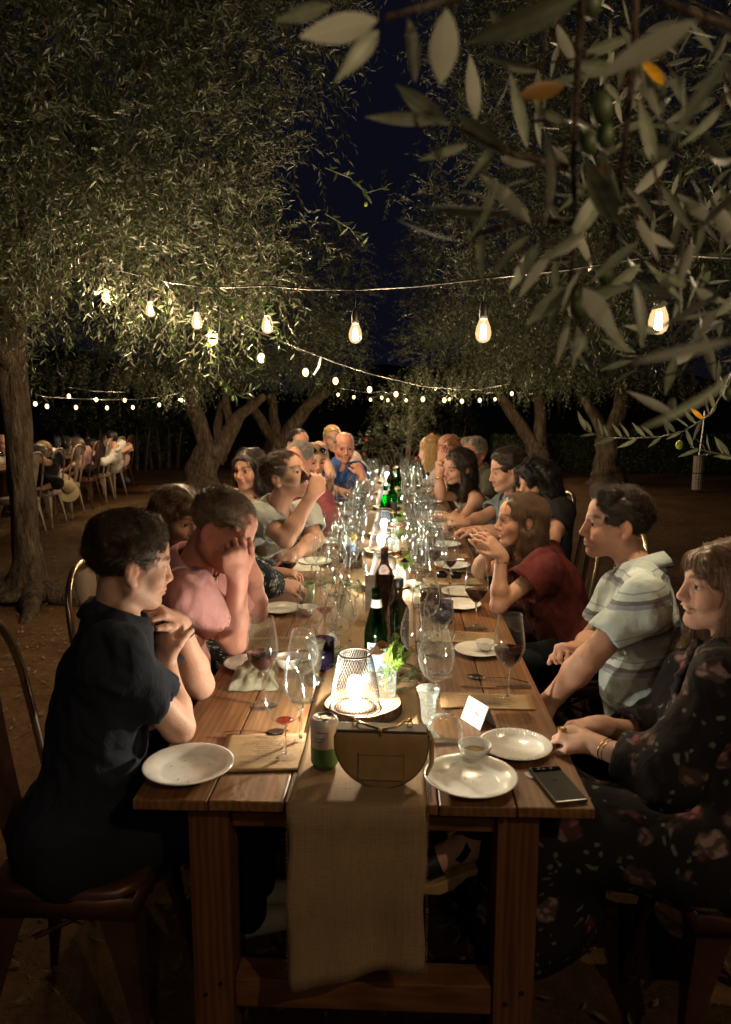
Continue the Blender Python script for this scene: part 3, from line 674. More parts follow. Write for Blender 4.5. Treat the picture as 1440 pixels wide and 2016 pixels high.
    # eyes
    if detail and not q.get('noeyes'):
        gz = nrm(A(*q['gaze']) if 'gaze' in q else Rm[1])
        for s in (-1, 1):
            c = C+(Rm[0]*s*.0325+Rm[1]*.0735-Rm[2]*.001)*sc; mb = MB(); pr = []; R2 = frame(gz)
            for i in range(9): th = PI*i/8; pr.append((max(1e-4, math.sin(th))*.0134*sc, math.cos(th)*.0134*sc))
            mb.lathe(pr, 14); mb.m = [1 if i//14 < 2 else 0 for i in range(len(mb.f))]
            mb.xf(np.stack([R2[0], -R2[2], R2[1]], 1), c); mb.build('eye', [M['eye_white'], M['iris']], t, True)
    if q.get('open'):
        mb = MB(); ws = .019*sc
        for i in range(6):
            x = (i-2.5)*.0068; z0 = -.0665; mb.box((-.0032*sc, -.003, -.0046*sc), (.0032*sc, .003, .0046*sc), 0, Rm.T, C+(Rm[0]*x+Rm[1]*(.0905-x*x*9)+Rm[2]*(z0+.0015+x*x*5*q.get('smile', 0)))*sc)
        mb.build('teeth', M['teeth'], t)
    # hair
    if hair:
        st, hm = hair[0], M['hair_'+hair[1]]; hq = hair[2] if len(hair) > 2 else {}
        HV, HF = hair_field(st, C, Rm, sc, {2: .0045, 1: .006, 0: .008}[detail], hq)
        ho = link('hair', mesh_np('hair', HV, HF), t, hm)
        ns = {2: 11000, 1: 4500, 0: 1400}[detail]; shortish = st in ('short', 'quiff', 'tousled', 'bald')
        strands(HV, HF, C, Rm, st, ns if st != 'bald' else ns//4, (.020 if shortish else .15 if st == 'long' else .07)*sc, {2: .00055, 1: .0008, 0: .0012}[detail]*(1.0), hm, ho, curl=.012 if st in ('big', 'wavy') else .002)
    # clothes
    if cloth:
        kind, cm = cloth[0], cloth[1]; cq = cloth[2] if len(cloth) > 2 else {}
        g = cq.get('loose', .010); cp = [hip+A(.24, .24, .0), hip-A(.24, .24, .17), SR+.12, SR-.12, SL+.12, SL-.12, N+A(.1, .1, .06)]
        sl = cq.get('sleeve', .55)
        for a in ar.values(): cp += [a['E']+.1, a['E']-.1]+([a['W']+.08, a['W']-.08] if sl > 1 else [])
        fl = Field(axes_for(np.min(cp, 0), np.max(cp, 0), {2: .0075, 1: .010, 0: .014}[detail]))
        trunk(fl, g)
        ends = []
        for s, Q, nm in ((1, SR, 'R'), (-1, SL, 'L')):
            if nm not in ar: continue
            a = ar[nm]; E, Wp = a['E'], a['W']; th = (1. if not wo else .86)*sc*q.get('armw', 1); fl_ = cq.get('flare', .012)
            if sl <= 0: continue
            if sl <= 1:
                e = Q+(E-Q)*sl; fl.cap(Q, e, .056*th+g, .050*th+fl_+g, .03, flat=True); ends.append((e, nrm(E-Q), .044*th+fl_+g*.6))
            else:
                fl.cap(Q, E, .056*th+g, .046*th+fl_+g, .03); e = E+(Wp-E)*(sl-1); fl.cap(E, e, .046*th+fl_+g, .034*th+fl_+g*.6, .025, flat=True); ends.append((e, nrm(Wp-E), .029*th+fl_))
        rp = cq.get('ripple', .008); fl.ripple(rp, cq.get('rfreq', 40), cq.get('seed', 1), (1, 1, .6)); fl.ripple(.0035, 95, cq.get('seed', 1)+40)
        for e, d, r in ends: fl.cap(e-d*.004, e+d*.05, r-.003, r-.003, .003, sub=True)
        nr = cq.get('neck', .066)*sc
        fl.cap(N-up*.012+fw*.004, N+up*.10+fw*.02, nr, nr*1.15, .006, sub=True)
        if cq.get('vee'): v = cq['vee']; fl.cap(N+fw*.075+up*.0, N+fw*(.125)-up*v, .040, .004, .006, sub=True); fl.cap(N+fw*.10+up*.02, N+fw*(.15)-up*v*.9, .034, .006, .006, sub=True)
        if cq.get('strap'): top = N-up*cq['strap']; fl.plane(top+fw*.0, up, np.min(cp, 0), np.max(cp, 0))
        Vc, Fc = fl.extract(); nm = {'polo': 'shirt', 'tee': 'shirt', 'shirt': 'shirt', 'dress': 'dress', 'blouse': 'blouse'}[kind]
        sh = link(nm, mesh_np(nm, Vc, Fc), t, cm)
        if kind in ('polo', 'shirt'): collar(N+up*.010, fw+.0*up, nrm(up*.85+nrm(C-N)*.4), cq.get('collr', .067)*sc, cm, sh, gap=cq.get('gap', .35), spread=.03)
    if legs:
        lm, kind = legs[0], legs[1]; kn = legs[2] if len(legs) > 2 else None
        fl = None; cp = [hip+.25, hip-.25]; K = []
        for s in (1, -1):
            k_ = hip+rt*s*.11+tf*.42+A(0, 0, -.03); f_ = k_+tf*.03+rt*s*.02; f_[2] = .07
            if kn is not None: f_ = kn[0 if s > 0 else 1]-root; k_ = k_*.7+f_*.3; k_[2] = .52
            K.append((hip+rt*s*.085-A(0, 0, .02), k_, f_)); cp += [k_+.13, k_-.13, f_+.15, f_-.14]
        fl = Field(axes_for(np.min(cp, 0), np.max(cp, 0), .013 if detail else .018))
        fl.ell(hip, A(.18, .145, .13), TR, .05)
        for h_, k_, f_ in K:
            if kind == 'trousers': fl.cap(h_, k_, .092, .068, .05); fl.cap(k_, f_, .068, .056, .03)
            else: fl.cap(h_, k_, .12, .11, .08); fl.cap(k_, k_+(f_-k_)*.5, .11, .14, .09); fl.cap((K[0][1]+K[1][1])/2, (K[0][2]*.42+K[1][2]*.42+K[0][1]*.58+K[1][1]*.58)/2, .12, .14, .09)
        fl.ripple(.006, 34, 5); Vl, Fl = fl.extract(); link('trousers' if kind == 'trousers' else 'skirt', mesh_np('legs_cloth', Vl, Fl), t, lm)
        if kind == 'trousers':
            for h_, k_, f_ in K:
                sf = Field(axes_for(f_-.2, f_+.24, .012)); toe = f_+tf*.15; sf.cap(A(f_[0], f_[1], .055)-tf*.03, A(toe[0], toe[1], .04), .046, .036, .02); sf.plane((0, 0, .012), (0, 0, -1), f_-.3, f_+.3)
                Vs, Fs = sf.extract(); link('shoe', mesh_np('shoe', Vs, Fs), t, legs[3] if len(legs) > 3 else M['black'])
    return t, dict(root=root, C=C, Rm=Rm, N=N, up=up, fw=fw, rt=rt, SL=SL, SR=SR, arms=ar, hip=hip)
# ------------------------------------------------------------------ ground, hedge, far dark slope
gx = np.linspace(-40, 40, 161); gy = np.linspace(-8, 60, 137); GX, GY = np.meshgrid(gx, gy, indexing='ij')
gz = (.018*np.sin(GX*1.7+GY*.6)+.015*np.sin(GY*2.3-GX*.8)+.01*np.sin(GX*4.1)*np.sin(GY*3.7))
gz = np.where((np.abs(GX) < 1.6) & (GY > -1) & (GY < 8.5), gz*.25, gz)-.012
gv = np.stack([GX, GY, gz], -1).reshape(-1, 3); ii = np.arange(160)[:, None]*137+np.arange(136)[None]
gf = np.stack([ii, ii+137, ii+138, ii+1], -1).reshape(-1, 4)
tag(link('ground', mesh_np('ground', gv, gf), None, M['ground']), kind='structure', label='bare brown dirt under the trees')
def chips(n=15000):
    x = RNG.uniform(-6, 6.5, n); y = RNG.uniform(-.9, 14, n)*RNG.uniform(.2, 1, n); L = RNG.uniform(.006, .03, n); Wd = L*RNG.uniform(.2, .5, n); a = RNG.uniform(0, PI, n)
    c, s = np.cos(a), np.sin(a); z = np.full(n, .004); tl = RNG.uniform(-.01, .012, n)
    v = np.stack([np.stack([x+c*L, y+s*L, z+np.abs(tl)+.006], -1), np.stack([x-s*Wd, y+c*Wd, z+.008], -1), np.stack([x-c*L, y-s*L, z+.002], -1), np.stack([x+s*Wd, y-c*Wd, z+.003], -1)], 1).reshape(-1, 3)
    v[:, 2] += np.repeat(.018*np.sin(x*1.7+y*.6)+.015*np.sin(y*2.3-x*.8)-.008, 4)*1.0
    f = np.arange(4*n).reshape(n, 4); return mesh_np('litter', v, f, False)
tag(link('litter', chips(), None, M['chip']), kind='stuff', label='bark chips and dry leaves strewn over the dirt')
# ------------------------------------------------------------------ olive foliage
def leaf_geo(base, d, n, L, Wd, fold=.25, quads=True):
    """many folded lance leaves: base, direction, normal, length, half width -> verts (N,6,3)"""
    s = np.cross(d, n); s /= np.linalg.norm(s, axis=1, keepdims=True)+1e-9; n2 = np.cross(s, d)
    L = L[:, None]; Wd = Wd[:, None]; dr = -n2*.06*L
    m1 = base+d*L*.35; m2 = base+d*L*.70+dr*.5; tip = base+d*L+dr*1.6
    if quads: m1 = base+d*L*.48+dr*.4; return np.stack([base, m1+s*Wd+n2*Wd*fold, tip, m1-s*Wd+n2*Wd*fold, m1], 1)
    return np.stack([base, base+d*L*.5+s*Wd, tip, base+d*L*.5-s*Wd], 1)
LQ = np.array([[0, 6, 5, 5], [0, 1, 6, 6], [6, 1, 2, 7], [5, 6, 7, 4], [7, 2, 3, 3], [4, 7, 3, 3]])
def leaf_faces(n, quads=True):
    if not quads: return [(np.arange(n)[:, None]*4+np.array([[0, 1, 2, 3]])).reshape(-1, 4)]
    o = np.arange(n)[:, None, None]*5
    return [(o+np.array([[0, 1, 4], [0, 4, 3], [4, 1, 2], [3, 4, 2]])).reshape(-1, 3)]
def unit(n): v = RNG.normal(size=(n, 3)); return v/np.linalg.norm(v, axis=1, keepdims=True)
def twigs(base, d, L, nl, leafL, quads=True, droop=.35):
    """base (N,3), d (N,3), L (N,) -> twig verts/faces and leaf verts; nl leaves each"""
    N = len(base); sd = np.cross(d, A(0, 0, 1)+RNG.normal(0, .3, (N, 3))); sd /= np.linalg.norm(sd, axis=1, keepdims=True)+1e-9; nn = np.cross(sd, d)
    t = np.linspace(0, 1, 5); pts = base[:, None]+d[:, None]*L[:, None, None]*t[None, :, None]; pts[:, :, 2] -= (droop*L)[:, None]*t[None]**2
    r = .0016; tri = []
    for k, w in enumerate((0, 2.1, 4.2)): tri.append(pts+(sd*math.cos(w)+nn*math.sin(w))[:, None]*r*(1.2-t*.8)[None, :, None])
    tv = np.stack(tri, 2).reshape(-1, 3); b = np.arange(N)[:, None, None]*15+np.arange(4)[None, :, None]*3
    f = np.stack([np.stack([b+k, b+(k+1) % 3, b+3+(k+1) % 3, b+3+k], -1) for k in range(3)], 2).reshape(-1, 4)
    u = np.linspace(.12, 1, nl)[None]+RNG.uniform(-.03, .03, (N, nl)); u = np.clip(u, .05, 1); p = base[:, None]+d[:, None]*(L[:, None]*u)[..., None]; p[..., 2] -= (droop*L)[:, None]*u**2
    tan = d[:, None]*L[:, None, None]+A(0, 0, -1)*(2*droop*L[:, None]*u)[..., None]; tan /= np.linalg.norm(tan, axis=-1, keepdims=True)
    sg = np.where(np.arange(nl) % 2 == 0, 1, -1)[None, :, None]; tw = (np.arange(nl)//2 % 2)[None, :, None]*.8
    sidev = sd[:, None]*sg*np.cos(tw)+nn[:, None]*sg*np.sin(tw)*.8
    ld = tan*RNG.uniform(.55, 1.05, (N, nl, 1))+sidev*RNG.uniform(.5, 1.1, (N, nl, 1))+RNG.normal(0, .26, (N, nl, 3)); ld /= np.linalg.norm(ld, axis=-1, keepdims=True)
    ln = np.cross(ld, np.cross(nn[:, None]+RNG.normal(0, .45, (N, nl, 3)), ld)); ln /= np.linalg.norm(ln, axis=-1, keepdims=True)+1e-9
    Lf = leafL*RNG.uniform(.65, 1.2, (N*nl)); lv = leaf_geo(p.reshape(-1, 3), ld.reshape(-1, 3), ln.reshape(-1, 3), Lf, Lf*RNG.uniform(.085, .13, N*nl), RNG.uniform(.25, .6), quads)
    return tv, f, lv
def crown(name, parent, blobs, n, leafL=.055, nl=14, quads=True, shell=.55, twL=(.16, .38), down=.25, root=None, clump=False):
    MBs = MB()
    """blobs: (centre, radii, weight) in world space; twigs spread through the outer part of each"""
    wts = np.array([b[2] for b in blobs], float); wts /= wts.sum(); bs, ds = [], []
    for (c, r, w), k in zip(blobs, RNG.multinomial(n, wts)):
        u = unit(k); rad = RNG.uniform(shell**3, 1, k)**(1/3.); cl = .88+.12*np.sin(u[:, 0]*7+u[:, 2]*5+c[0])*np.sin(u[:, 1]*6-u[:, 2]*8)
        bs.append(np.asarray(c)+u*np.asarray(r)*(rad*cl)[:, None]); d = u*.5+unit(k)*.75+A(0, 0, .35)*(u[:, 2:3] > -.4)-A(0, 0, 1.1)*(u[:, 2:3] <= -.4)*down*2; ds.append(d/np.linalg.norm(d, axis=1, keepdims=True))
    b = np.concatenate(bs); d = np.concatenate(ds)
    if clump:                                                    # gather most twigs into clumps, leaving darker gaps
        cc = b[RNG.integers(0, len(b), max(20, len(b)//26))]; g = RNG.random(len(b)) < .62; pick = RNG.integers(0, len(cc), g.sum()); b[g] = cc[pick]+RNG.normal(0, .15, (g.sum(), 3))*A(1, 1, .8)
        for i in range(0, len(cc), 7): e = cc[i]-(root if root is not None else 0); u0 = nrm(e-(np.mean(b, 0)-(root if root is not None else 0))); MBs.tube([e-u0*.7-A(0, 0, .25), e-u0*.3+RNG.normal(0, .05, 3), e+RNG.normal(0, .04, 3), e+u0*.25+A(0, 0, .1)], [.011, .008, .005, .002], 5)
        MBs.build('branch_mass', M['bark'], parent, True)['kind'] = 'stuff'
    if root is not None: b = b-root
    L = RNG.uniform(*twL, len(b)); tv, tf, lv = twigs(b, d, L, nl, leafL, quads)
    fs = leaf_faces(len(lv), quads); off = len(tv); fs = [tf]+[f+off for f in fs]
    nm = [len(f) for f in fs]; me = mesh_np(name, np.concatenate([tv, lv.reshape(-1, 3)]), fs, True, np.concatenate([np.zeros(nm[0], int)]+[np.ones(q, int) for q in nm[1:]]))
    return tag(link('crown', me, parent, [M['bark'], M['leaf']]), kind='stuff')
def limb(pts, rad, n=14, seed=0, lump=.12):
    """a gnarled tapering limb"""
    r = np.random.default_rng(seed); pts = A(*pts).reshape(-1, 3); k = len(pts); m = 9*(k-1)+1; tt = np.linspace(0, k-1, m)
    # catmull-rom
    out = []; ro = []
    for x in tt:
        i = min(int(x), k-2); f = x-i; p0, p1, p2, p3 = pts[max(i-1, 0)], pts[i], pts[i+1], pts[min(i+2, k-1)]
        out.append(.5*((2*p1)+(-p0+p2)*f+(2*p0-5*p1+4*p2-p3)*f*f+(-p0+3*p1-3*p2+p3)*f**3)); ro.append(rad[i]+(rad[i+1]-rad[i])*f)
    mb = MB(); mb.tube(out, ro, n); ph = r.uniform(0, 6.28, 6)
    for i in range(m):
        for j in range(n):
            w = 2*PI*j/n; g = 1+lump*(math.sin(2*w+ph[0]+i*.12)+.7*math.sin(3*w+ph[1]-i*.2)+.5*math.sin(5*w+ph[2]+i*.31)+.5*math.sin(i*.8+ph[3]+w))
            mb.v[i*n+j] = out[i]+(mb.v[i*n+j]-out[i])*g
    return mb
def tree(label, base, limbs, blobs, n, name='olive_tree', group='olive trees round the tables', **kw):
    t = empty(name, base, 0, label, 'tree', group); base = np.asarray(base, float)
    for i, (pts, rad) in enumerate(limbs):
        mb = limb([np.asarray(p)-base for p in pts], rad, 18 if i == 0 else 10, i+int(abs(base[0]*10))); mb.build('trunk' if i == 0 else 'limb', M['bark'], t, True)
    crown('crown', t, blobs, n, root=base, **kw); return t
# left near tree
b = A(-2.99, 4.56, -.02)
tree('tall olive tree with its slim trunk at the left edge, spreading over the table', b,
     [([b+A(.02, -.05, -.05), b+A(0, 0, .12), b+A(-.01, 0, .5), b+A(-.02, .0, 1.2), b+A(-.02, 0, 2.0), b+A(.1, -.05, 2.8), b+A(.3, -.2, 3.6)], [.30, .18, .115, .105, .10, .098, .06]),
      ([b+A(-.02, 0, 1.9), b+A(-.4, -.4, 2.5), b+A(-.9, -.7, 3.2)], [.1, .08, .05]), ([b+A(.05, 0, 2.3), b+A(.8, -.1, 2.9), b+A(1.5, -.2, 3.3), b+A(2.1, -.3, 3.3)], [.09, .07, .05, .03]),
      ([b+A(.0, 0, .1), b+A(.35, -.12, .03), b+A(.75, -.22, -.04)], [.13, .09, .03]), ([b+A(.0, 0, .1), b+A(.2, -.4, .02), b+A(.3, -.75, -.05)], [.13, .08, .03]), ([b+A(.0, 0, .1), b+A(-.35, -.2, .03), b+A(-.7, -.3, -.04)], [.13, .09, .03])],
     [((-2.6, 4.0, 3.9), (2.25, 1.9, 1.75), 5), ((-1.7, 3.2, 3.4), (1.35, 1.3, 1.15), 2.6), ((-2.9, 3.3, 2.9), (1.6, 1.3, .95), 2.2), ((-1.3, 3.6, 2.6), (.8, .8, .55), 1.4), ((-2.3, 2.6, 4.3), (1.5, 1.1, 1.3), 2.0), ((-.92, 3.6, 4.4), (.85, 1.2, 1.3), 1.9), ((-.55, 3.3, 4.8), (.78, 1.0, .7), 1.1), ((-3.6, 4.6, 2.6), (1.3, 1.2, .75), .8)], 9500, shell=.4, clump=True)
# right near tree (its trunk stands outside the picture)
b = A(3.6, 4.4, -.02)
tree('olive tree on the right whose crown fills the gap to the sky', b,
     [([b, b+A(0, 0, .3), b+A(-.05, 0, 1.1), b+A(-.1, 0, 1.9), b+A(-.4, 0, 2.8)], [.3, .2, .16, .14, .09]), ([b+A(-.1, 0, 1.8), b+A(-.9, .1, 2.7), b+A(-1.8, .3, 3.4)], [.1, .07, .04]), ([b+A(-.1, 0, 1.6), b+A(-.8, -.6, 2.4), b+A(-1.5, -1.0, 3.0)], [.09, .06, .03])],
     [((2.9, 5.0, 3.9), (2.1, 1.9, 1.9), 5), ((1.38, 5.4, 3.3), (1.22, 1.3, 1.35), 3.0), ((2.4, 4.0, 2.7), (1.4, 1.2, .7), 1.5), ((1.25, 5.2, 4.6), (1.08, 1.3, 1.2), 2.6), ((1.45, 6.2, 2.55), (1.15, .9, .65), 1.8), ((1.45, 5.6, 5.9), (1.3, 1.3, 1.2), 2.4), ((.72, 4.7, 5.15), (.72, 1.0, .8), 1.1)], 8600, shell=.4, clump=True)
# far row
def far_tree(label, base, limbs, blobs, n, **kw): return tree(label, base, limbs, blobs, n, quads=False, nl=12, leafL=.06, twL=(.2, .45), **kw)
b = A(-3.51, 12.28, -.02); q = lambda px, py, d: P(px, py, d)
D0 = 14.05
far_tree('forked olive tree behind the dark haired guests on the left', b,
         [([b-A(0, 0, .05), b+A(0, 0, .2), q(408, 900, D0), q(425, 880, D0)], [.42, .3, .25, .24]), ([q(415, 905, D0), q(400, 850, D0), q(378, 790, D0), q(362, 720, D0+.2)], [.2, .17, .15, .1]),
          ([q(420, 905, D0), q(447, 860, D0), q(470, 820, D0), q(520, 780, D0-.2)], [.19, .15, .12, .07]), ([q(436, 880, D0), q(430, 835, D0), q(440, 790, D0+.2)], [.1, .08, .06]), ([q(455, 835, D0), q(447, 800, D0), q(445, 760, D0)], [.09, .07, .05])],
         [((-4.0, 12.4, 3.6), (2.6, 2.2, 1.7), 4), ((-2.6, 11.6, 2.9), (1.9, 1.6, 1.0), 2.2), ((-5.2, 11.8, 2.6), (1.9, 1.6, .9), 2), ((-3.4, 11.2, 2.45), (1.8, 1.4, .8), 1.6)], 4200)
b = A(-2.45, 14.6, -.02); D0 = 16.2
far_tree('pale barked olive tree with three spreading limbs behind the burgundy shirt', b,
         [([b-A(0, 0, .05), b+A(0, 0, .2), q(545, 890, D0), q(550, 865, D0)], [.4, .3, .26, .24]), ([q(543, 872, D0), q(522, 842, D0), q(500, 805, D0), q(490, 770, D0)], [.17, .14, .11, .07]),
          ([q(550, 872, D0), q(575, 840, D0), q(608, 800, D0), q(650, 770, D0)], [.18, .15, .12, .07]), ([q(547, 868, D0), q(540, 825, D0), q(535, 775, D0)], [.13, .1, .08])],
         [((-2.1, 15., 3.6), (2.0, 2.2, 1.9), 3), ((-2.6, 14.2, 3.0), (2., 1.6, 1.1), 2), ((-1.35, 13.9, 2.5), (1.0, 1.3, .75), 1.3), ((-1.3, 13.2, 3.7), (.95, 1.4, 1.2), 1.3)], 3200)
b = A(2.99, 14.38, -.02); D0 = 15.9
far_tree('olive tree with a leaning limb behind the moustached guest', b,
         [([b-A(0, 0, .05), b+A(0, 0, .25), q(1058, 890, D0), q(1056, 872, D0)], [.34, .26, .23, .2]), ([q(1056, 885, D0), q(1030, 845, D0), q(1000, 800, D0), q(980, 770, D0)], [.17, .14, .12, .07]), ([q(1062, 885, D0), q(1066, 830, D0), q(1062, 780, D0)], [.17, .15, .12])],
         [((2.2, 14., 3.9), (2.4, 2.2, 2.1), 4), ((1.3, 13.2, 2.6), (1.4, 1.4, .85), 2), ((2.9, 13.2, 2.5), (1.8, 1.4, .8), 2), ((1.0, 13.6, 4.2), (1.0, 1.6, 1.5), 1.6)], 3800)
b = A(4.03, 13.01, -.02); D0 = 14.4
far_tree('thick trunked olive tree standing before the hedge on the right', b,
         [([b-A(0, 0, .05), b+A(0, 0, .2), q(1195, 915, D0), q(1198, 870, D0), q(1203, 840, D0)], [.42, .3, .25, .23, .2]), ([q(1197, 865, D0), q(1175, 825, D0), q(1150, 780, D0)], [.16, .12, .08]), ([q(1202, 860, D0), q(1220, 810, D0), q(1228, 740, D0)], [.18, .15, .1])],
         [((4.2, 13.2, 3.7), (2.4, 2.0, 1.8), 4), ((3.3, 12.3, 2.5), (1.6, 1.4, .7), 2), ((4.9, 12.6, 2.5), (1.6, 1.3, .75), 1.6)], 3200)
# small tree and flowering shrub behind the far end of the table
b = A(.28, 13.5, -.02)
t = far_tree('small bushy tree beyond the far end of the table', b, [([b, b+A(0, 0, .5), b+A(.02, 0, 1.0), b+A(.05, 0, 1.3)], [.06, .05, .045, .03]), ([b+A(0, 0, .9), b+A(-.3, 0, 1.3)], [.03, .02]), ([b+A(0, 0, .9), b+A(.3, 0, 1.35)], [.03, .02])],
             [((.15, 13.5, 1.45), (.62, .5, .32), 2), ((.3, 13.5, 1.75), (.5, .5, .3), 1)], 330, name='small_tree', group='shrubs beyond the table')
def shrub(label, c, r, n, flowers=0):
    t = empty('flowering_shrub', (c[0], c[1], -.02), 0, label, 'shrub', 'shrubs beyond the table'); root = A(c[0], c[1], -.02)
    crown('crown', t, [(c, r, 1)], n, root=root, quads=False, leafL=.05, nl=12, twL=(.15, .4))
    for i in range(5): MB().tube([A(0, 0, 0), A(math.cos(i)*.1, math.sin(i)*.1, .4), A(math.cos(i)*.3, math.sin(i)*.3, .8)], [.015, .012, .006], 6).build('stem', M['bark'], t, True)
    me = None
    for i in range(flowers):
        u = unit(1)[0]; u[1] = -abs(u[1])*.8; u[2] = abs(u[2]); p = A(*c)+u*A(*r)*1.02-root
        if me is None:
            mb = MB(); [mb.quad(A(0, 0, 0), A(math.cos(a)*.035-math.sin(a)*.02, math.sin(a)*.035+math.cos(a)*.02, .015), A(math.cos(a)*.055, math.sin(a)*.055, .02), A(math.cos(a)*.035+math.sin(a)*.02, math.sin(a)*.035-math.cos(a)*.02, .015)) for a in np.arange(6)*PI/3]; me = mb.mesh('flower')
        o = link('flower', me, t, M['petal_red']); o.location = p; o.rotation_euler = (1.2, u[0], 0); o.scale = (.6, .6, .6)
shrub('rounded dark shrub dotted with red flowers beyond the table end', (.1, 11.6, .62), (.95, .6, .62), 420, 6)
# hedge on the right, its far continuation on the left and the dark slope behind
def hedge(label, x0, x1, y, h, n, name='hedge'):
    t = empty(name, ((x0+x1)/2, y, 0), 0, label, 'hedge'); rx = (x1-x0)/2
    b = np.stack([RNG.uniform(-rx, rx, n), RNG.uniform(-.4, .4, n), RNG.uniform(0, h, n)], -1); f = RNG.integers(0, 3, n); b[f == 0, 2] = h*RNG.uniform(.93, 1.03, (f == 0).sum()); b[f > 0, 1] = -.4+RNG.normal(0, .03, (f > 0).sum())
    d = unit(n)+A(0, -.5, .5); d /= np.linalg.norm(d, axis=1, keepdims=True); nv = unit(n)+A(0, -1., .3); nv /= np.linalg.norm(nv, axis=1, keepdims=True)
    L = RNG.uniform(.04, .07, n); lv = leaf_geo(b, d, nv, L, L*.35, quads=False)
    tag(link('foliage', mesh_np('foliage', lv.reshape(-1, 3), leaf_faces(n, False)), t, M['hedge']), kind='stuff')
    MB().box((-rx, -.33, 0), (rx, .4, h*.93)).build('core', M['hedge'], t)
hedge('long clipped dark hedge behind the trees on the right', 2.2, 16, 15.9, .78, 26000)
far = MB(); xs = np.linspace(-38, 38, 60)
for i in range(59):
    for k in range(4):
        h = lambda x, kk: (A(x, 26+kk*2.2, [0, 1.5, 2.4, 3.0][min(kk, 3)]*(1+.25*math.sin(x*.35)+.15*math.sin(x*.9+kk))))
        if k < 3: far.quad(h(xs[i], k), h(xs[i+1], k), h(xs[i+1], k+1), h(xs[i], k+1))
tag(far.build('hill', M['hedge'], None, True), kind='structure', label='dark brushy slope beyond the trees')
for i, (px, d) in enumerate(((165, 17), (262, 17.5), (325, 18), (880, 19))):
    p = P(px, 945, d); p[2] = 0
    b = A(p[0], p[1], -.02); t = empty('dark_shrub', b, 0, ['dim shrub beside the pale guest at the far left table', 'dim multi stemmed shrub in the dark behind the dirt', 'dim rounded shrub left of the forked tree', 'dim shrub in the dark behind the blonde guest'][i], 'shrub')
    crown('crown', t, [((p[0], p[1], 1.0), (.8, .5, .5), 1)], 240, root=b, quads=False, leafL=.07, nl=10, twL=(.2, .4))
    for k in range(4): MB().tube([A((k-1.5)*.2, 0, 0), A((k-1.5)*.24, 0, .5), A((k-1.5)*.3, 0, 1)], [.05, .04, .02], 6).build('stem', M['bark'], t, True)
# ------------------------------------------------------------------ the close olive boughs at the top right: leaves as parts of their tree
gb = A(2.6, .35, -.02)
GT = empty('olive_tree', gb, 0, 'nearest olive tree reaching blurred leafy boughs over the right guests', 'tree', 'olive trees round the tables')
def gl(p): return np.asarray(p)-gb
limb([gl(x) for x in (gb, gb+A(0, 0, .4), gb+A(.03, 0, 1.2), gb+A(-.05, -.1, 1.9), A(2.3, 0, 2.6), A(1.7, -.3, 3.1))], [.24, .17, .14, .12, .09, .05], 16, 5).build('trunk', M['bark'], GT, True)
limb([gl(x) for x in (A(2.5, .2, 1.9), A(1.9, -.2, 2.6), A(1.1, -.7, 2.8), A(.6, -.95, 2.75))], [.08, .05, .028, .012], 10, 6).build('limb', M['bark'], GT, True)
limb([gl(x) for x in (A(2.5, .3, 2.0), A(1.9, .45, 2.3), A(1.45, .5, 2.25), A(1.15, .45, 1.98))], [.06, .04, .02, .006], 10, 7).build('limb', M['bark'], GT, True)
def one_leaf(curv, fold):
    v = []; n = 8
    for i in range(n+1):
        t = i/n; w = .5*(math.sin(PI*min(1, t*1.0)**.85))**.9*(.22) if 0 < t < 1 else .002
        z = -curv*t*t
        v += [A(-w, t, z+fold*w), A(0, t, z), A(w, t, z+fold*w)]
    F = []
    for i in range(n):
        a = i*3; F += [[a, a+1, a+4, a+3], [a+1, a+2, a+5, a+4]]
    return mesh_np('leaf', np.array(v), np.array(F))
LEAFS = [one_leaf(c, f) for c, f in ((.06, .25), (.16, .35), (-.05, .15), (.28, .3))]
LM = {}
def leaf_part(base, tip, nvec, mat, parent, root, w=1.0, k=None):
    k = RNG.integers(0, 4) if k is None else k; key = (k, mat)
    if key not in LM: me = LEAFS[k].copy(); me.materials.append(M[mat]); LM[key] = me
    d = np.asarray(tip)-np.asarray(base); L = np.linalg.norm(d); d = d/L; s = nrm(np.cross(d, nvec)); n = np.cross(s, d)
    o = link('leaf', LM[key], parent); R = np.eye(4); R[:3, 0] = s*L*w; R[:3, 1] = d*L; R[:3, 2] = n*L; R[:3, 3] = np.asarray(base)-root
    o.matrix_local = Matrix(R.tolist()); return o
def toward_cam(p, j=.5): return nrm(CAM-np.asarray(p))+RNG.normal(0, j, 3)
def PL(bx, by, tx, ty, d, mat='leaf_near', dd=.02, w=1., j=.45, flip=1):
    b, t = P(bx, by, d), P(tx, ty, d+RNG.uniform(-dd, dd)); leaf_part(b, t, toward_cam((b+t)/2, j)*flip*(1 if RNG.random() < .6 else -1), mat, GT, gb, w)
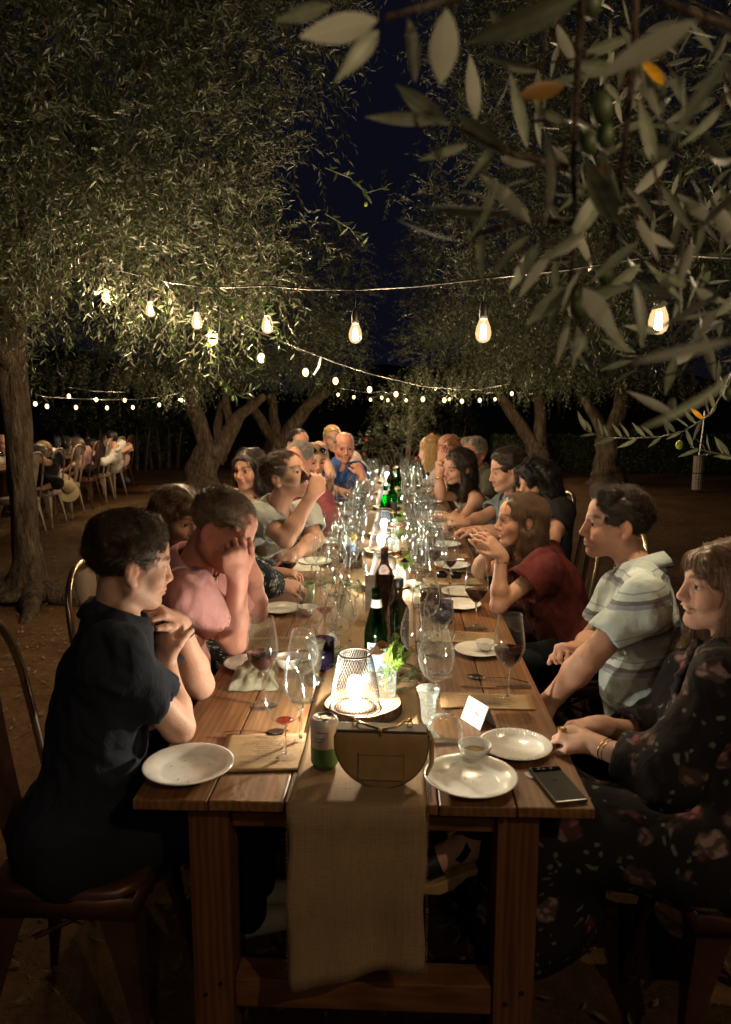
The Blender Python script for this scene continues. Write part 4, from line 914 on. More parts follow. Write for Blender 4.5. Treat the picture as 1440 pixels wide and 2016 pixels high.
for a in ((745, 38, 588, 76, .56, 1.5), (745, 60, 680, 142, .58, 1.2), (650, 10, 545, 42, .6, 1.2), (803, 35, 828, 182, .62, .75), (880, 15, 868, 188, .6, 1.35), (1140, -5, 922, 96, .46, 1.05), (1375, 40, 1178, 152, .46, 1.05), (1445, 95, 1318, 300, .42, .55),
          (1330, 305, 1255, 296, .7, 1.7), (885, 245, 772, 168, .72, 1.2), (872, 238, 716, 230, .74, .7), (938, 236, 926, 104, .75, 1.1), (1005, 305, 893, 226, .72, 1.1), (1038, 292, 1007, 140, .74, .75), (985, 312, 1062, 322, .8, 1.5), (922, 285, 825, 316, .78, .8),
          (1045, 440, 950, 334, .72, 1.0), (1215, 440, 1148, 318, .66, 1.5), (1010, 418, 838, 414, .7, .8), (905, 474, 778, 440, .74, .8), (952, 448, 936, 552, .8, .9), (1045, 462, 965, 535, .8, 1.1), (1062, 478, 1000, 575, .8, 1.0), (1085, 490, 1018, 585, .75, 1.1), (1122, 562, 1034, 646, .78, 1.1),
          (1098, 556, 1080, 640, .8, 1.1), (1148, 566, 1212, 658, .7, 1.5), (1122, 625, 1096, 722, .8, .7), (1136, 645, 1128, 735, .82, .6), (1152, 655, 1142, 692, .9, 1.4), (1445, 668, 1242, 706, .42, .95), (1445, 735, 1275, 862, .44, .42), (1190, 370, 1130, 470, .75, 1.2), (1100, 330, 1055, 260, .75, 1.2),
          (1180, 620, 1235, 690, .8, 1.1), (1260, 520, 1180, 600, .9, 1.0), (1060, 215, 1120, 245, .8, 1.2), (1300, 180, 1230, 120, .7, 1.0), (1275, 120, 1320, 175, .8, 1.5), (965, 20, 1000, 80, .9, 1.1), (1060, 140, 960, 120, .7, .8), (1440, 330, 1380, 250, .7, .9), (1405, 440, 1330, 380, .75, 1.0), (1290, 440, 1240, 360, .8, 1.0), (1330, 700, 1310, 780, .9, 1.1), (1370, 690, 1320, 720, 1., 1.2), (1300, 655, 1230, 640, 1.1, 1.0)):
    PL(a[0], a[1], a[2], a[3], a[4], w=a[5])
PL(1112, 170, 1018, 188, .62, 'leaf_orange', w=1.5); PL(1262, 118, 1318, 172, .75, 'leaf_yellow', w=1.2); PL(1150, 345, 1212, 330, .7, 'leaf_orange', w=1.3)
def stem(pts, r=.0035, name='twig'):
    return MB().tube([gl(P(*p)) for p in pts], [r*(1-.5*i/len(pts)) for i in range(len(pts))], 7).build(name, M['bark'], GT, True)
for s in (((1150, -60, .62), (1138, 120, .66), (1128, 320, .72), (1135, 470, .76), (1120, 560, .78)), ((1255, -40, .7), (1245, 150, .72), (1225, 330, .74), (1205, 480, .78), (1190, 520, .8)), ((1120, 330, .72), (1010, 305, .72), (890, 245, .72)), ((1125, 440, .76), (1040, 430, .74), (930, 465, .74)), ((1080, -50, .6), (920, -10, .6), (760, 35, .57)), ((905, -10, .6), (890, 20, .6)), ((1460, 60, .5), (1380, 35, .47), (1300, 0, .47)), ((1130, 560, .78), (1128, 600, .8), (1135, 640, .82)), ((1480, 640, 1.5), (1380, 560, 1.6), (1290, 520, 1.7), (1190, 480, 1.7))): stem(s)
om = MB().sphere((0, 0, 0), 1, 14, 10).mesh('olive', True)
def olive_part(px, py, d, rx, rz, mat='olive'):
    key = ('ol', mat)
    if key not in LM: me = om.copy(); me.materials.append(M[mat]); LM[key] = me
    p = P(px, py, d); o = link('olive', LM[key], GT, None, p-gb); o.scale = (rx*d/FPX, rx*d/FPX, rz*d/FPX)
    MB().tube([gl(p+A(0, 0, rz*d/FPX)), gl(p+A(.002, 0, rz*d/FPX+.012))], .0012, 5).build('stalk', M['bark'], GT)
for a in ((1186, 215, .62, 22, 32), (1192, 268, .64, 18, 27), (1160, 282, .7, 17, 24), (1190, 540, .78, 17, 22), (1141, 607, .78, 21, 24), (1345, 512, 1.1, 15, 20), (1375, 470, 1.2, 13, 18), (1165, 10, .7, 20, 26), (1430, 430, .9, 14, 20), (1435, 775, 1.2, 10, 14)): olive_part(*a)
# sprigs hanging in front of the dark at the right, leaf by leaf
def sprig(pts, n, L, d, up=True, skip=()):
    pts = A(*[P(x, y, d) for x, y in pts]).reshape(-1, 3)
    MB().tube([gl(p) for p in pts], [.0028-.0018*i/(len(pts)-1) for i in range(len(pts))], 7).build('twig', M['leaf_table'], GT, True)
    k = len(pts)-1
    for i in range(n):
        x = (i+.6)/n*k; a = min(int(x), k-1); b = pts[a]+(pts[a+1]-pts[a])*(x-a); tn = nrm(pts[a+1]-pts[a])
        v = nrm(tn*RNG.uniform(.3, .8)+A(0, 0, 1.0 if (up and i % 3 != 2) else -.25)*RNG.uniform(.7, 1.1)+A(0, 1, 0)*RNG.normal(0, .3)); leaf_part(b, b+v*L*RNG.uniform(.75, 1.15), toward_cam(b, .5), 'leaf_near', GT, gb, RNG.uniform(.8, 1.1))
sprig([(1462, 690), (1425, 770), (1400, 815), (1350, 848), (1300, 860), (1240, 863), (1190, 862), (1150, 845)], 26, .052, 2.0)
sprig([(1480, 915), (1440, 898), (1400, 890), (1360, 880)], 10, .052, 1.9)
PL(1386, 826, 1360, 804, 2.0, 'leaf_yellow', 0, 1.2, .1); olive_part(1338, 876, 2.0, 7, 9, 'olive_bright')
MB().tube([gl(P(1343, 855, 2.0)), gl(P(1338, 868, 2.0))], .001, 5).build('stalk', M['leaf_table'], GT)
k_ = 0
while k_ < 78:                                                   # more big leaves hanging close to the viewer
    px, py = RNG.uniform(880, 1470), RNG.uniform(60, 690)
    if py < 300-(px-900)*.5 or py > 380+(px-860)*.6: continue
    d = RNG.uniform(.66, 1.15); b = P(px, py, d); v = nrm(A(RNG.normal(-.25, .5), RNG.normal(0, .45), RNG.normal(-.35, .6)))
    leaf_part(b, b+v*RNG.uniform(.045, .072), toward_cam(b, .8)*(1 if RNG.random() < .5 else -1), 'leaf_near', GT, gb, RNG.uniform(.65, 1.05)); k_ += 1
    if k_ % 3 == 0: MB().tube([gl(b-v*.035), gl(b+v*.01)], .0014, 5).build('twig', M['bark'], GT)
# mid-distance leaves round the bright bulb: each one a part
cnt = 0
while cnt < 130:
    px, py = RNG.uniform(1010, 1470), RNG.uniform(-20, 800)
    if px < 1010+(py-250)*.25 or py > 800-(1440-px)*.35: continue
    d = RNG.uniform(.8, 2.2); b = P(px, py, d); v = nrm(A(RNG.normal(-.3, .6), RNG.normal(0, .5), RNG.normal(-.1, .75))); k = RNG.integers(2, 5)
    for i in range(k):
        b2 = b+A(RNG.normal(0, .025), RNG.normal(0, .02), RNG.normal(0, .03)); leaf_part(b2, b2+nrm(v+RNG.normal(0, .45, 3))*RNG.uniform(.04, .068), RNG.normal(0, 1, 3), 'leaf_near', GT, gb, RNG.uniform(.7, 1.1)); cnt += 1
    MB().tube([gl(b-v*.03), gl(b+v*.05)], .0013, 5).build('twig', M['bark'], GT)
crown('crown', GT, [((1.9, 1.2, 2.75), (.85, .9, .62), 2.2), ((1.55, .6, 2.3), (.5, .5, .35), 1), ((1.25, .2, 2.75), (.6, .6, .4), 1), ((2.6, .6, 3.2), (1.2, 1.0, .9), 1.2)], 620, root=gb, shell=.2)
# hanging spray of the left tree below the lights
LT = next(o for o in COL.objects if o.name == 'olive_tree'); lb = np.array(LT.location)
def spray(pts, n, L, d):
    pts = A(*[P(x, y, d) for x, y in pts]).reshape(-1, 3); MB().tube([p-lb for p in pts], [.0035-.0022*i/(len(pts)-1) for i in range(len(pts))], 6).build('twig', M['leaf_table'], LT, True); k = len(pts)-1
    for i in range(n):
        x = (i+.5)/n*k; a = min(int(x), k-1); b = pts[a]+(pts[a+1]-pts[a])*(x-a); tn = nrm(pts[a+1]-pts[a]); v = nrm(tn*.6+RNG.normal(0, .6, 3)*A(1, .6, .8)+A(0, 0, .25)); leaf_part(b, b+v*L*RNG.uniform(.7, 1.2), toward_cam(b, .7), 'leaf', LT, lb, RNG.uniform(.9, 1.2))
spray([(430, 560), (433, 620), (428, 690), (430, 735), (445, 762), (475, 780), (503, 765)], 34, .055, 3.5)
spray([(450, 700), (468, 730), (490, 735), (512, 722)], 12, .05, 3.5)
spray([(415, 560), (450, 600), (480, 615), (520, 600)], 22, .055, 3.5); spray([(520, 610), (545, 660), (548, 690)], 14, .05, 3.7); spray([(300, 600), (330, 660), (345, 690)], 18, .055, 3.7); spray([(640, 330), (690, 350), (720, 380), (762, 368)], 16, .055, 3.6); spray([(640, 420), (690, 450), (715, 485)], 14, .055, 3.6)
for i, (px, py) in enumerate(((434, 755), (445, 768), (458, 785), (721, 402), (475, 624))):
    key = ('ol', 'olive_bright'); p = P(px, py, 3.5); o = link('olive', LM[key], LT, None, p-lb); o.scale = (.0085, .0085, .011)
# ------------------------------------------------------------------ festoon lights
def make_bulb(p, k=1., far=False, parent_label='', group='festoon bulbs', cord=.07, w=None, col=(1, .73, .43)):
    t = empty('festoon_bulb', p, 0, parent_label, 'light bulb', group)
    if far:
        link('bulb', FARB, t).scale = (k, k, k)
    else:
        link('bulb', BULB, t); link('filament', FIL, t); link('socket', SOCK, t); link('cord', CORD, t)
    l = bpy.data.lights.new('bulb_light', 'POINT'); l.energy = w or (FAR_W if far else BULB_W); l.color = col; l.shadow_soft_size = .009
    lo = bpy.data.objects.new('bulb_light', l); COL.objects.link(lo); lo.parent = t; return t
bm_ = MB().lathe([(.001, -.042), (.012, -.040), (.023, -.032), (.0285, -.017), (.0290, -.003), (.0255, .016), (.019, .032), (.0145, .044)], 18); BULB = bm_.mesh('bulb', True); BULB.materials.append(M['bulb'])
fm = MB()
for i in range(4):
    a = i*PI/2; fm.tube([A(math.cos(a)*.009, math.sin(a)*.009, -.028), A(math.cos(a)*.006, math.sin(a)*.006, .022)], .0024, 5)
FIL = fm.mesh('filament', True); FIL.materials.append(M['filament'])
SOCK = MB().lathe([(.001, .105), (.008, .105), (.013, .095), (.0165, .075), (.0165, .044), (.014, .042), (.001, .042)], 14).mesh('socket', True); SOCK.materials.append(M['socket'])
CORD = MB().tube([A(0, 0, .10), A(.002, 0, .14), A(0, 0, .185)], .003, 6).mesh('cord', True); CORD.materials.append(M['black_cable'])
FARB = MB().sphere((0, 0, 0), (.024, .024, .032), 10, 8).mesh('bulb', True); FARB.materials.append(M['bulb_far'])
near = [(1297, 630, 2.25, 'bright bulb among the close olive leaves on the right'), (952, 652, 2.8, 'largest bare bulb hanging clear right of the sky gap'), (700, 657, 3.35, 'bare bulb hanging clear just left of the sky gap'), (527, 640, 3.75, 'bulb with black socket at the edge of the left crown'), (388, 633, 4.15, 'bulb beside a bare looped twig in the left crown'), (297, 610, 4.5, 'glaring bulb deep in the leaves of the left crown'), (211, 583, 4.9, 'small bright bulb buried highest in the left crown')]
pts = []
for px, py, d, lb_ in near:
    p = P(px, py, d); make_bulb(p, parent_label=lb_); pts.append(p+A(0, 0, .187))
mb = MB(); full = [P(1700, 520, 1.9)]
for i, p in enumerate(pts):
    full.append(p)
    if i+1 < len(pts): full.append((p+pts[i+1])/2-A(0, 0, .008))
tag(mb.tube(full, .0042, 6).build('light_cable', M['black_cable'], None, True), 'black festoon cable running from the right boughs into the left crown', 'cable')
make_bulb(P(420, 665, 4.4), 1.3, True, 'bulb below the looped twig on the hanging olive spray'); 
line = [(420, 665, 4.4), (515, 705, 5.2), (602, 733, 6.2), (661, 750, 7.2), (728, 767, 8.3), (780, 776, 9.3), (833, 786, 10.3), (875, 788, 11.0), (910, 790, 11.6), (945, 788, 12.1), (1008, 775, 12.8)]
nm = ['', 'haloed bulb alone left of the white zip tie', 'amber bulb beside the white zip tie', 'bulb right of the white zip tie', 'bulb left of the sky gap over the far table end', 'bulb in the middle over the far table end', 'bulb over the blonde guest at the far end', 'bulb just right of the one over the blonde guest', 'bulb over the moustached guest side of the far crown', 'bulb lighting the far right crown from below', 'last bulb at the right end of the far string']
cab = []
for (px, py, d), lb_ in zip(line, nm):
    p = P(px, py, d)
    if lb_: make_bulb(p, 1.05, True, lb_)
    cab.append(p+A(0, 0, .17))
tag(MB().tube(cab, .004, 6).build('light_cable', M['black_cable'], None, True), 'thin festoon cable sloping away towards the far end', 'cable')
def far_row(ps, label, group, w=9.):
    for i, (px, py, d) in enumerate(ps): make_bulb(P(px, py, d), .95, True, ('leftmost', 'second', 'third', 'fourth', 'fifth', 'sixth', 'seventh', 'eighth')[i]+' '+label, group, w=w)
    c = [P(px, py, d)+A(0, 0, .12) for px, py, d in ps]; tag(MB().tube(c, .004, 5).build('light_cable', M['black_cable'], None, True), 'dark cable carrying the '+group, 'cable')
far_row([(666, 777, 13.5), (697, 782, 13.5), (730, 787, 13.6), (752, 783, 13.7), (764, 788, 13.8), (800, 788, 14), (885, 786, 14.2), (975, 786, 14)], 'tiny bulb in the cluster under the far crowns', 'tiny bulbs clustered under the far crowns', 15.)
far_row([(136, 780, 10.2), (190, 787, 10.9), (246, 788, 11.3)], 'bulb on the upper festoon over the left table', 'upper bulbs over the left table', 5.)
far_row([(70, 795, 9.6), (93, 800, 9.9), (150, 802, 10.5), (211, 803, 11.2), (262, 802, 11.6), (314, 797, 12), (358, 788, 12.4)], 'bulb on the lower festoon from the slim trunk to the forked tree', 'lower bulbs over the left table', 8.)
for x, y, z_, lb_ in ((1.1, -1.7, 2.35, 'unseen bulb added over the nearest right guest'), (.2, -2.6, 2.4, 'unseen bulb added behind the viewpoint'), (-1.1, -2.3, 2.4, 'unseen bulb added behind the nearest left guest'), (-2.2, -1.2, 2.3, 'unseen bulb added left of the nearest left guest')): make_bulb(A(x, y, z_), parent_label=lb_, w=BACK_W*(5.5 if x > 1 else 2.6 if x > 0 else .3))  # unseen bulbs added to brighten the close boughs and the near end
tag(MB().tube([P(1700, 520, 1.9), A(1.1, -1.7, 2.537), A(.2, -2.6, 2.587), A(-1.1, -2.3, 2.587), A(-2.2, -1.2, 2.487), A(-3.0, .5, 2.6)], .0042, 6).build('light_cable', M['black_cable'], None, True), 'unseen festoon cable carrying the added bulbs above and behind the viewpoint', 'cable')
z = P(628, 722, 6.5); zt = MB(); zt.tube([z+A(.03, 0, .08), z+A(.02, 0, .085), z, z-A(.045, 0, .07)], [.006, .011, .012, .007], 6)
tag(zt.build('zip_tie', M['card'], None, True), 'white strip tied on the festoon cable', 'zip tie')
# ------------------------------------------------------------------ tables, chairs
ZT = .76
def farm_table(label, x0, x1, y0, y1, group='farm tables set end to end', cx=0, detail=True):
    c = A((x0+x1)/2, (y0+y1)/2, 0); t = empty('farm_table', c, 0, label, 'table', group); n = 6; w = (x1-x0)/n
    me = {}
    for i in range(n):
        a = x0+w*i+.0012-c[0]; b = x0+w*(i+1)-.0012-c[0]; dz = RNG.uniform(-.0012, .0004); e = RNG.uniform(0, .004)
        o = MB().box((a, y0-c[1]+e, ZT-.024+dz), (b, y1-c[1]-e, ZT+dz)).build('plank', M['table_top'], t); bevel(o, .003, 2)
    for y in (y0+.09, y1-.09):
        for x in (x0+.155, x1-.155):
            bevel(MB().box((x-.046-c[0], y-.046-c[1], 0), (x+.046-c[0], y+.046-c[1], ZT-.026)).build('leg', M['table_leg'], t), .004)
        bevel(MB().box((x0+.203-c[0], y-.036-c[1], .215), (x1-.203-c[0], y+.036-c[1], .288)).build('stretcher', M['table_beam'], t), .004)
        bevel(MB().box((x0+.203-c[0], y-.02-c[1], ZT-.1), (x1-.203-c[0], y+.02-c[1], ZT-.026)).build('apron', M['table_beam'], t), .003)
        for x in (x0+.155, x1-.155):
            for k in (-.018, .018): MB().lathe([(.0001, 0), (.005, .001), (.006, .004), (.0001, .005)], 8).xf(rotx(PI/2), A(x+k-c[0], y-.046-c[1], .27+k*.8)).build('bolt', M['rim'], t)
    bevel(MB().box((-.03, y0+.128-c[1], .24), (.03, y1-.128-c[1], .30)).build('long_rail', M['table_rail'], t), .004)
    return t
farm_table('nearest farm table with the tan handbag and lantern on its end', -.5, .5, 0, 2.3)
farm_table('middle farm table crowded with glasses', -.5, .5, 2.306, 4.60)
farm_table('farthest farm table at the far end of the row', -.5, .5, 4.606, 6.9)
# burlap runner lying along the row and hanging over the near end
def runner():
    prof = [(-.052+.004*math.sin(i*.9), .395+i*(ZT+.0-.395-.02)/14) for i in range(15)]; prof = [(-.022-.028*(1-(z-.395)/.35)+.004*math.sin(z*30), z) for y, z in prof]
    prof += [(-.017, ZT-.01), (-.012, ZT-.001), (-.004, ZT+.0035)]; prof += [(y, ZT+.004) for y in np.linspace(.01, 6.88, 90)]
    nx = 24; v = []; crease = .64
    for k, (y, z) in enumerate(prof):
        for i in range(nx+1):
            f = i/nx; x = -.1555+.2955*f+.003*math.sin(k*.7); hang = max(0, (ZT-z)/.36) if y < 0 else 0
            zz = z+(hang**3)*(-.035*(1-f)**1.5+.012*f) if y < 0 else z+(.0015*math.sin(f*9+k*.8)+.0012)*(1 if y > .05 else 0)
            yy = y-hang*.012*math.sin(f*6.2+.4)-hang*.005*math.sin(f*15+1) if y < 0 else y
            if y < 0 and abs(z-crease) < .012: yy -= .0022
            xx = x*(1-.01*hang)+(.004*hang*math.sin(z*9) if y < 0 else 0)
            v.append((xx, yy, zz))
    K = len(prof); F = [[k*(nx+1)+i, k*(nx+1)+i+1, (k+1)*(nx+1)+i+1, (k+1)*(nx+1)+i] for k in range(K-1) for i in range(nx)]
    o = link('table_runner', mesh_np('table_runner', np.array(v), np.array(F)), None, M['burlap']); s = o.modifiers.new('thick', 'SOLIDIFY'); s.thickness = .0022; s.offset = 1
    tag(o, 'long burlap runner hanging over the near end of the tables', 'table runner')
    mb = MB()
    for sx in (-.1555, .140):
        for i in range(90):
            z = .40+.36*i/90; y = -.022-.028*(1-(z-.395)/.35)-.001; x = sx+(.003 if sx > 0 else -.003); a = RNG.uniform(-1, 1); mb.tube([A(sx, y, z), A(sx+math.copysign(.0035+.002*a, sx), y-.001, z-.003*a)], .0007, 3)
    tag(mb.build('fringe', M['burlap'], o), kind='stuff'); return o
runner()
# metal cafe chair: seat, tube hoop back, back panel, four sheet legs
def chair_meshes():
    d = {}
    mb = MB(); n = 28
    for zz, sc in ((.0, 1.), (.012, 1.0), (.02, .95), (.012, .80), (.010, .1)):
        for i in range(n):
            a = 2*PI*i/n; c, s = math.cos(a), math.sin(a); r = (abs(c)**5+abs(s)**5)**(-1/5.); mb.v.append(A(.185*sc*r*c, .18*sc*r*s, .445+zz))
    for k in range(4):
        for i in range(n): mb.f.append([k*n+i, k*n+(i+1) % n, (k+1)*n+(i+1) % n, (k+1)*n+i]); mb.m.append(0)
    mb.f.append([4*n+i for i in range(n)]); mb.m.append(0); mb.box((-.175, -.17, .395), (.175, -.166, .446)).box((-.175, .166, .395), (.175, .17, .446)).box((-.175, -.166, .395), (-.171, .166, .446)).box((.171, -.166, .395), (.175, .166, .446)); d['seat'] = mb.mesh('seat', True)
    # back: faces -x side of the chair (chair faces +x)
    pts = [A(-.16, -.185, .44), A(-.19, -.188, .58), A(-.232, -.180, .82), A(-.252, -.145, .93), A(-.262, -.08, .985), A(-.264, 0, .995), A(-.262, .08, .985), A(-.252, .145, .93), A(-.232, .180, .82), A(-.19, .188, .58), A(-.16, .185, .44)]
    sm = []
    for i in range(len(pts)-1):
        for k in range(3):
            f = k/3; p0, p1, p2, p3 = pts[max(i-1, 0)], pts[i], pts[i+1], pts[min(i+2, len(pts)-1)]; sm.append(.5*(2*p1+(-p0+p2)*f+(2*p0-5*p1+4*p2-p3)*f*f+(-p0+3*p1-3*p2+p3)*f**3))
    sm.append(pts[-1]); d['back_frame'] = MB().tube(sm, .0115, 10).mesh('back_frame', True)
    mb = MB()
    for i in range(9):
        z = .46+.515*i/8; x = -.168-.094*((z-.46)/.515)**.8; w = .055+.03*(i/8)**2
        for y in (-w, 0, w): mb.v.append(A(x+(.006 if y == 0 else 0), y, z))
        for y in (w, 0, -w): mb.v.append(A(x-.003+(.006 if y == 0 else 0), y, z))
    for i in range(8):
        for k in range(6): mb.f.append([i*6+k, i*6+(k+1) % 6, (i+1)*6+(k+1) % 6, (i+1)*6+k]); mb.m.append(0)
    d['back_panel'] = mb.mesh('back_panel', True)
    for j, (sx, sy) in enumerate(((1, 1), (1, -1), (-1, 1), (-1, -1))):
        mb = MB()
        for i in range(7):
            f = i/6; z = .43*(1-f); o = A(sx*(.165+.05*f), sy*(.16+.045*f), z); w = .075*(1-f)**1.6+.016; bul = .0
            for p in (A(-sx*w, 0, 0), A(0, 0, 0), A(0, -sy*w, 0), A(0, -sy*w, 0)+A(-sx*.003, 0, 0), A(-sx*.004, -sy*.004, 0), A(-sx*w, -sy*.003, 0)): mb.v.append(o+p)
        for i in range(6):
            for k in range(6): mb.f.append([i*6+k, i*6+(k+1) % 6, (i+1)*6+(k+1) % 6, (i+1)*6+k]); mb.m.append(0)
        mb.f.append([36+k for k in range(6)]); mb.m.append(0); d['leg%d' % j] = mb.mesh('leg', False)
    mb = MB(); mb.tube([A(-.1, -.1, .3), A(.1, .1, .3)], .006, 6).tube([A(-.1, .1, .3), A(.1, -.1, .31)], .006, 6); d['brace'] = mb.mesh('brace', True)
    return d
CHM = chair_meshes(); CHC = {}
def chair(x, y, rz, label, group, mat='copper', tube=None, panel=None, zs=1.):
    key = (mat, tube, panel)
    if key not in CHC: CHC[key] = {k: me.copy() for k, me in CHM.items()}; [CHC[key][k].materials.append(M[(tube or mat) if k == 'back_frame' else (panel or mat) if k == 'back_panel' else mat]) for k in CHM]
    t = empty('metal_chair', (x, y, 0), rz, label, 'chair', group)
    t.scale = (1, 1, zs)
    for k, me in CHC[key].items(): link('leg' if k.startswith('leg') else k, me, t)
    return t
# ------------------------------------------------------------------ glassware
def wall(prof, th=.0012):
    """outer profile -> closed glass wall"""
    return prof+[(max(r-th, .0004), z) for r, z in prof[::-1]]
GP = {  # bowl profiles (radius, height above the stem top), stem length, foot radius
 'red': ([(.004, 0), (.012, .004), (.030, .022), (.0435, .048), (.0455, .062), (.043, .095), (.0375, .135), (.0345, .158)], .098, .040),
 'balloon': ([(.004, 0), (.014, .005), (.034, .020), (.047, .045), (.051, .068), (.048, .095), (.040, .125), (.0335, .148)], .085, .040),
 'white': ([(.004, 0), (.012, .006), (.026, .022), (.036, .046), (.0385, .066), (.036, .095), (.031, .125), (.0285, .138)], .085, .036)}
GM = {}
def glass_meshes(kind, lod):
    k = (kind, lod)
    if k in GM: return GM[k]
    pr, st, fr = GP[kind]; n = (28, 18, 12)[lod]; z0 = st
    foot = [(.0005, .0004), (fr, .0004), (fr, .0014), (fr*.6, .0032), (.010, .0065), (.0052, .012)]
    stm = [(.0003, .0118), (.0052, .012), (.0036, .024), (.0034, st*.6), (.0037, st-.006), (.006, st-.0005), (.0003, st-.0003)]
    bowl = wall([(r, z+z0) for r, z in pr]); out = {}
    if lod < 2: out = {'bowl': MB().lathe(bowl, n).mesh('bowl', True), 'stem': MB().lathe(stm, 12).mesh('stem', True), 'foot': MB().lathe(foot, n).mesh('foot', True)}
    else: out = {'wine_glass': MB().lathe(foot+stm[2:-1]+bowl, n).mesh('wine_glass', True)}
    for q_, me in out.items(): me.materials.append(M['stem_glass' if q_ == 'stem' else 'glass'])
    GM[k] = out; return out
def wine_mesh(kind, level, mat, lod):
    k = (kind, level, mat, lod)
    if k in GM: return GM[k]
    pr, st, fr = GP[kind]; zs = [z for r, z in pr]; rs = [r for r, z in pr]
    h = level; p = [(.0004, st+.0016)]
    for r, z in pr:
        if z < h and z > .001: p.append((max(r-.0016, .001), z+st+.0005))
    rt_ = float(np.interp(h, zs, rs))-.0016; p += [(rt_, st+h), (.0004, st+h)]
    me = MB().lathe(p, (28, 18, 12)[lod]).mesh('wine', True); me.materials.append(M[mat]); GM[k] = me; return me
def wine_glass(p, kind, label, group, wine=None, lod=0, rz=0, tilt=None, s=1.):
    t = empty('wine_glass', p, rz, label, 'wine glass', group)
    if lod < 2:
        for k, me in glass_meshes(kind, lod).items(): link(k, me, t)
    else:
        COL.objects.unlink(t); bpy.data.objects.remove(t); t = tag(link('wine_glass', glass_meshes(kind, lod)['wine_glass'], None, None, p), label, 'wine glass', group)
    if wine: link('wine', wine_mesh(kind, wine[0], wine[1], min(lod, 2)), t)
    t.scale = (s, s, s); return t
ETCH = MB().lathe(wall([(.030, 0), (.031, .004), (.012, .022), (.010, .034), (.017, .05), (.019, .075), (.021, .10), (.029, .128), (.031, .134)], .002), 22).mesh('bowl', True); ETCH.materials.append(M['crackle'])
def etched_glass(p, label, group='small pressed stem glasses', s=1.):
    t = empty('pressed_glass', p, 0, label, 'glass', group); link('bowl', ETCH, t); link('foot', ETCHF, t); t.scale = (s, s, s); return t
ETCHF = MB().lathe([(.0004, .0003), (.031, .0003), (.0315, .003), (.018, .008), (.012, .016)], 22).mesh('foot', True); ETCHF.materials.append(M['glass'])
TUMB = MB().lathe(wall([(.0005, .001), (.028, .001), (.036, .012), (.0415, .035), (.042, .06), (.038, .09), (.035, .103)], .0016), 30).mesh('cup', True); TUMB.materials.append(M['glass_hazy'])
def tumbler(p, label, group='stemless tumblers', wine=None, flip=False, s=1.):
    t = empty('tumbler', p, 0, label, 'tumbler', group); o = link('cup', TUMB, t); t.scale = (s, s, s)
    if flip: o.rotation_euler = (PI, 0, 0); o.location = (0, 0, .104)
    if wine: w = MB().lathe([(.0005, .003), (.026, .003), (.034, .012), (.039, wine[0]), (.0005, wine[0])], 26).mesh('drink', True); w.materials.append(M[wine[1]]); link('drink', w, t)
    return t
# ------------------------------------------------------------------ crockery and cutlery
PLATE = MB().lathe([(.0005, .004), (.055, .004), (.062, .0), (.068, .0), (.070, .004), (.095, .016), (.116, .024), (.1165, .026), (.113, .0262), (.093, .0195), (.074, .0105), (.068, .0075), (.0005, .0068)], 56).mesh('plate', True); PLATE.materials.append(M['porcelain_used'])
def side_plate_mesh():
    mb = MB().lathe([(.0005, .003), (.045, .003), (.05, 0), (.055, .003), (.078, .012), (.083, .0145), (.083, .016), (.0805, .016), (.060, .0095), (.056, .0065), (.0005, .0055)], 64); mb2 = mb.mesh('side_plate', True); mb2.materials.append(M['porcelain_used'])
    k = MB()
    for r_, z_, m_ in ((.0635, .0112, 44), (.0685, .0128, 48), (.0735, .0142, 52), (.078, .0156, 56)):
        for i in range(m_):
            a = 2*PI*(i+.5*(m_ % 8 == 0))/m_; c = A(r_*math.cos(a), r_*math.sin(a), z_); e = A(math.cos(a), math.sin(a), .28); s_ = A(-math.sin(a), math.cos(a), 0); u = A(0, 0, .0012)
            k.quad(c-e*.0022, c+s_*.0028+u*.3, c+u, m=0); k.quad(c+s_*.0028+u*.3, c+e*.0022+u, c+u); k.quad(c+e*.0022+u, c-s_*.0028+u*.3, c+u); k.quad(c-s_*.0028+u*.3, c-e*.0022, c+u)
    me = k.mesh('beaded_rim', False); me.materials.append(M['porcelain']); return mb2, me
SIDEP, BEADS = side_plate_mesh()
def plate(p, label, group='white plates', s=1.): o = link('plate', PLATE, None, None, p); o.scale = (s, s, s); return tag(o, label, 'plate', group)
def side_plate(p, label, group='beaded side plates', beads=True, s=1.):
    t = empty('side_plate', p, RNG.uniform(0, 6), label, 'plate', group); link('dish', SIDEP, t)
    if beads: tag(link('beaded_rim', BEADS, t), kind='stuff')
    t.scale = (s, s, s); return t
BOWL = MB().lathe([(.0005, .003), (.016, .003), (.018, 0), (.021, .001), (.030, .011), (.0375, .027), (.039, .034), (.0385, .0352), (.0365, .034), (.028, .013), (.018, .006), (.0005, .005)], 40).mesh('bowl', True); BOWL.materials.append(M['porcelain'])
def dip_bowl(p, label, oil=None, group='small white dipping bowls', s=1.):
    t = empty('dipping_bowl', p, 0, label, 'bowl', group); link('bowl', BOWL, t); t.scale = (s, s, s)
    if oil: w = MB().lathe([(.0005, .016), (.0285, .016), (.0285, .0163), (.0005, .0163)], 30).mesh('oil', True); w.materials.append(M[oil]); link('oil', w, t)
    return t
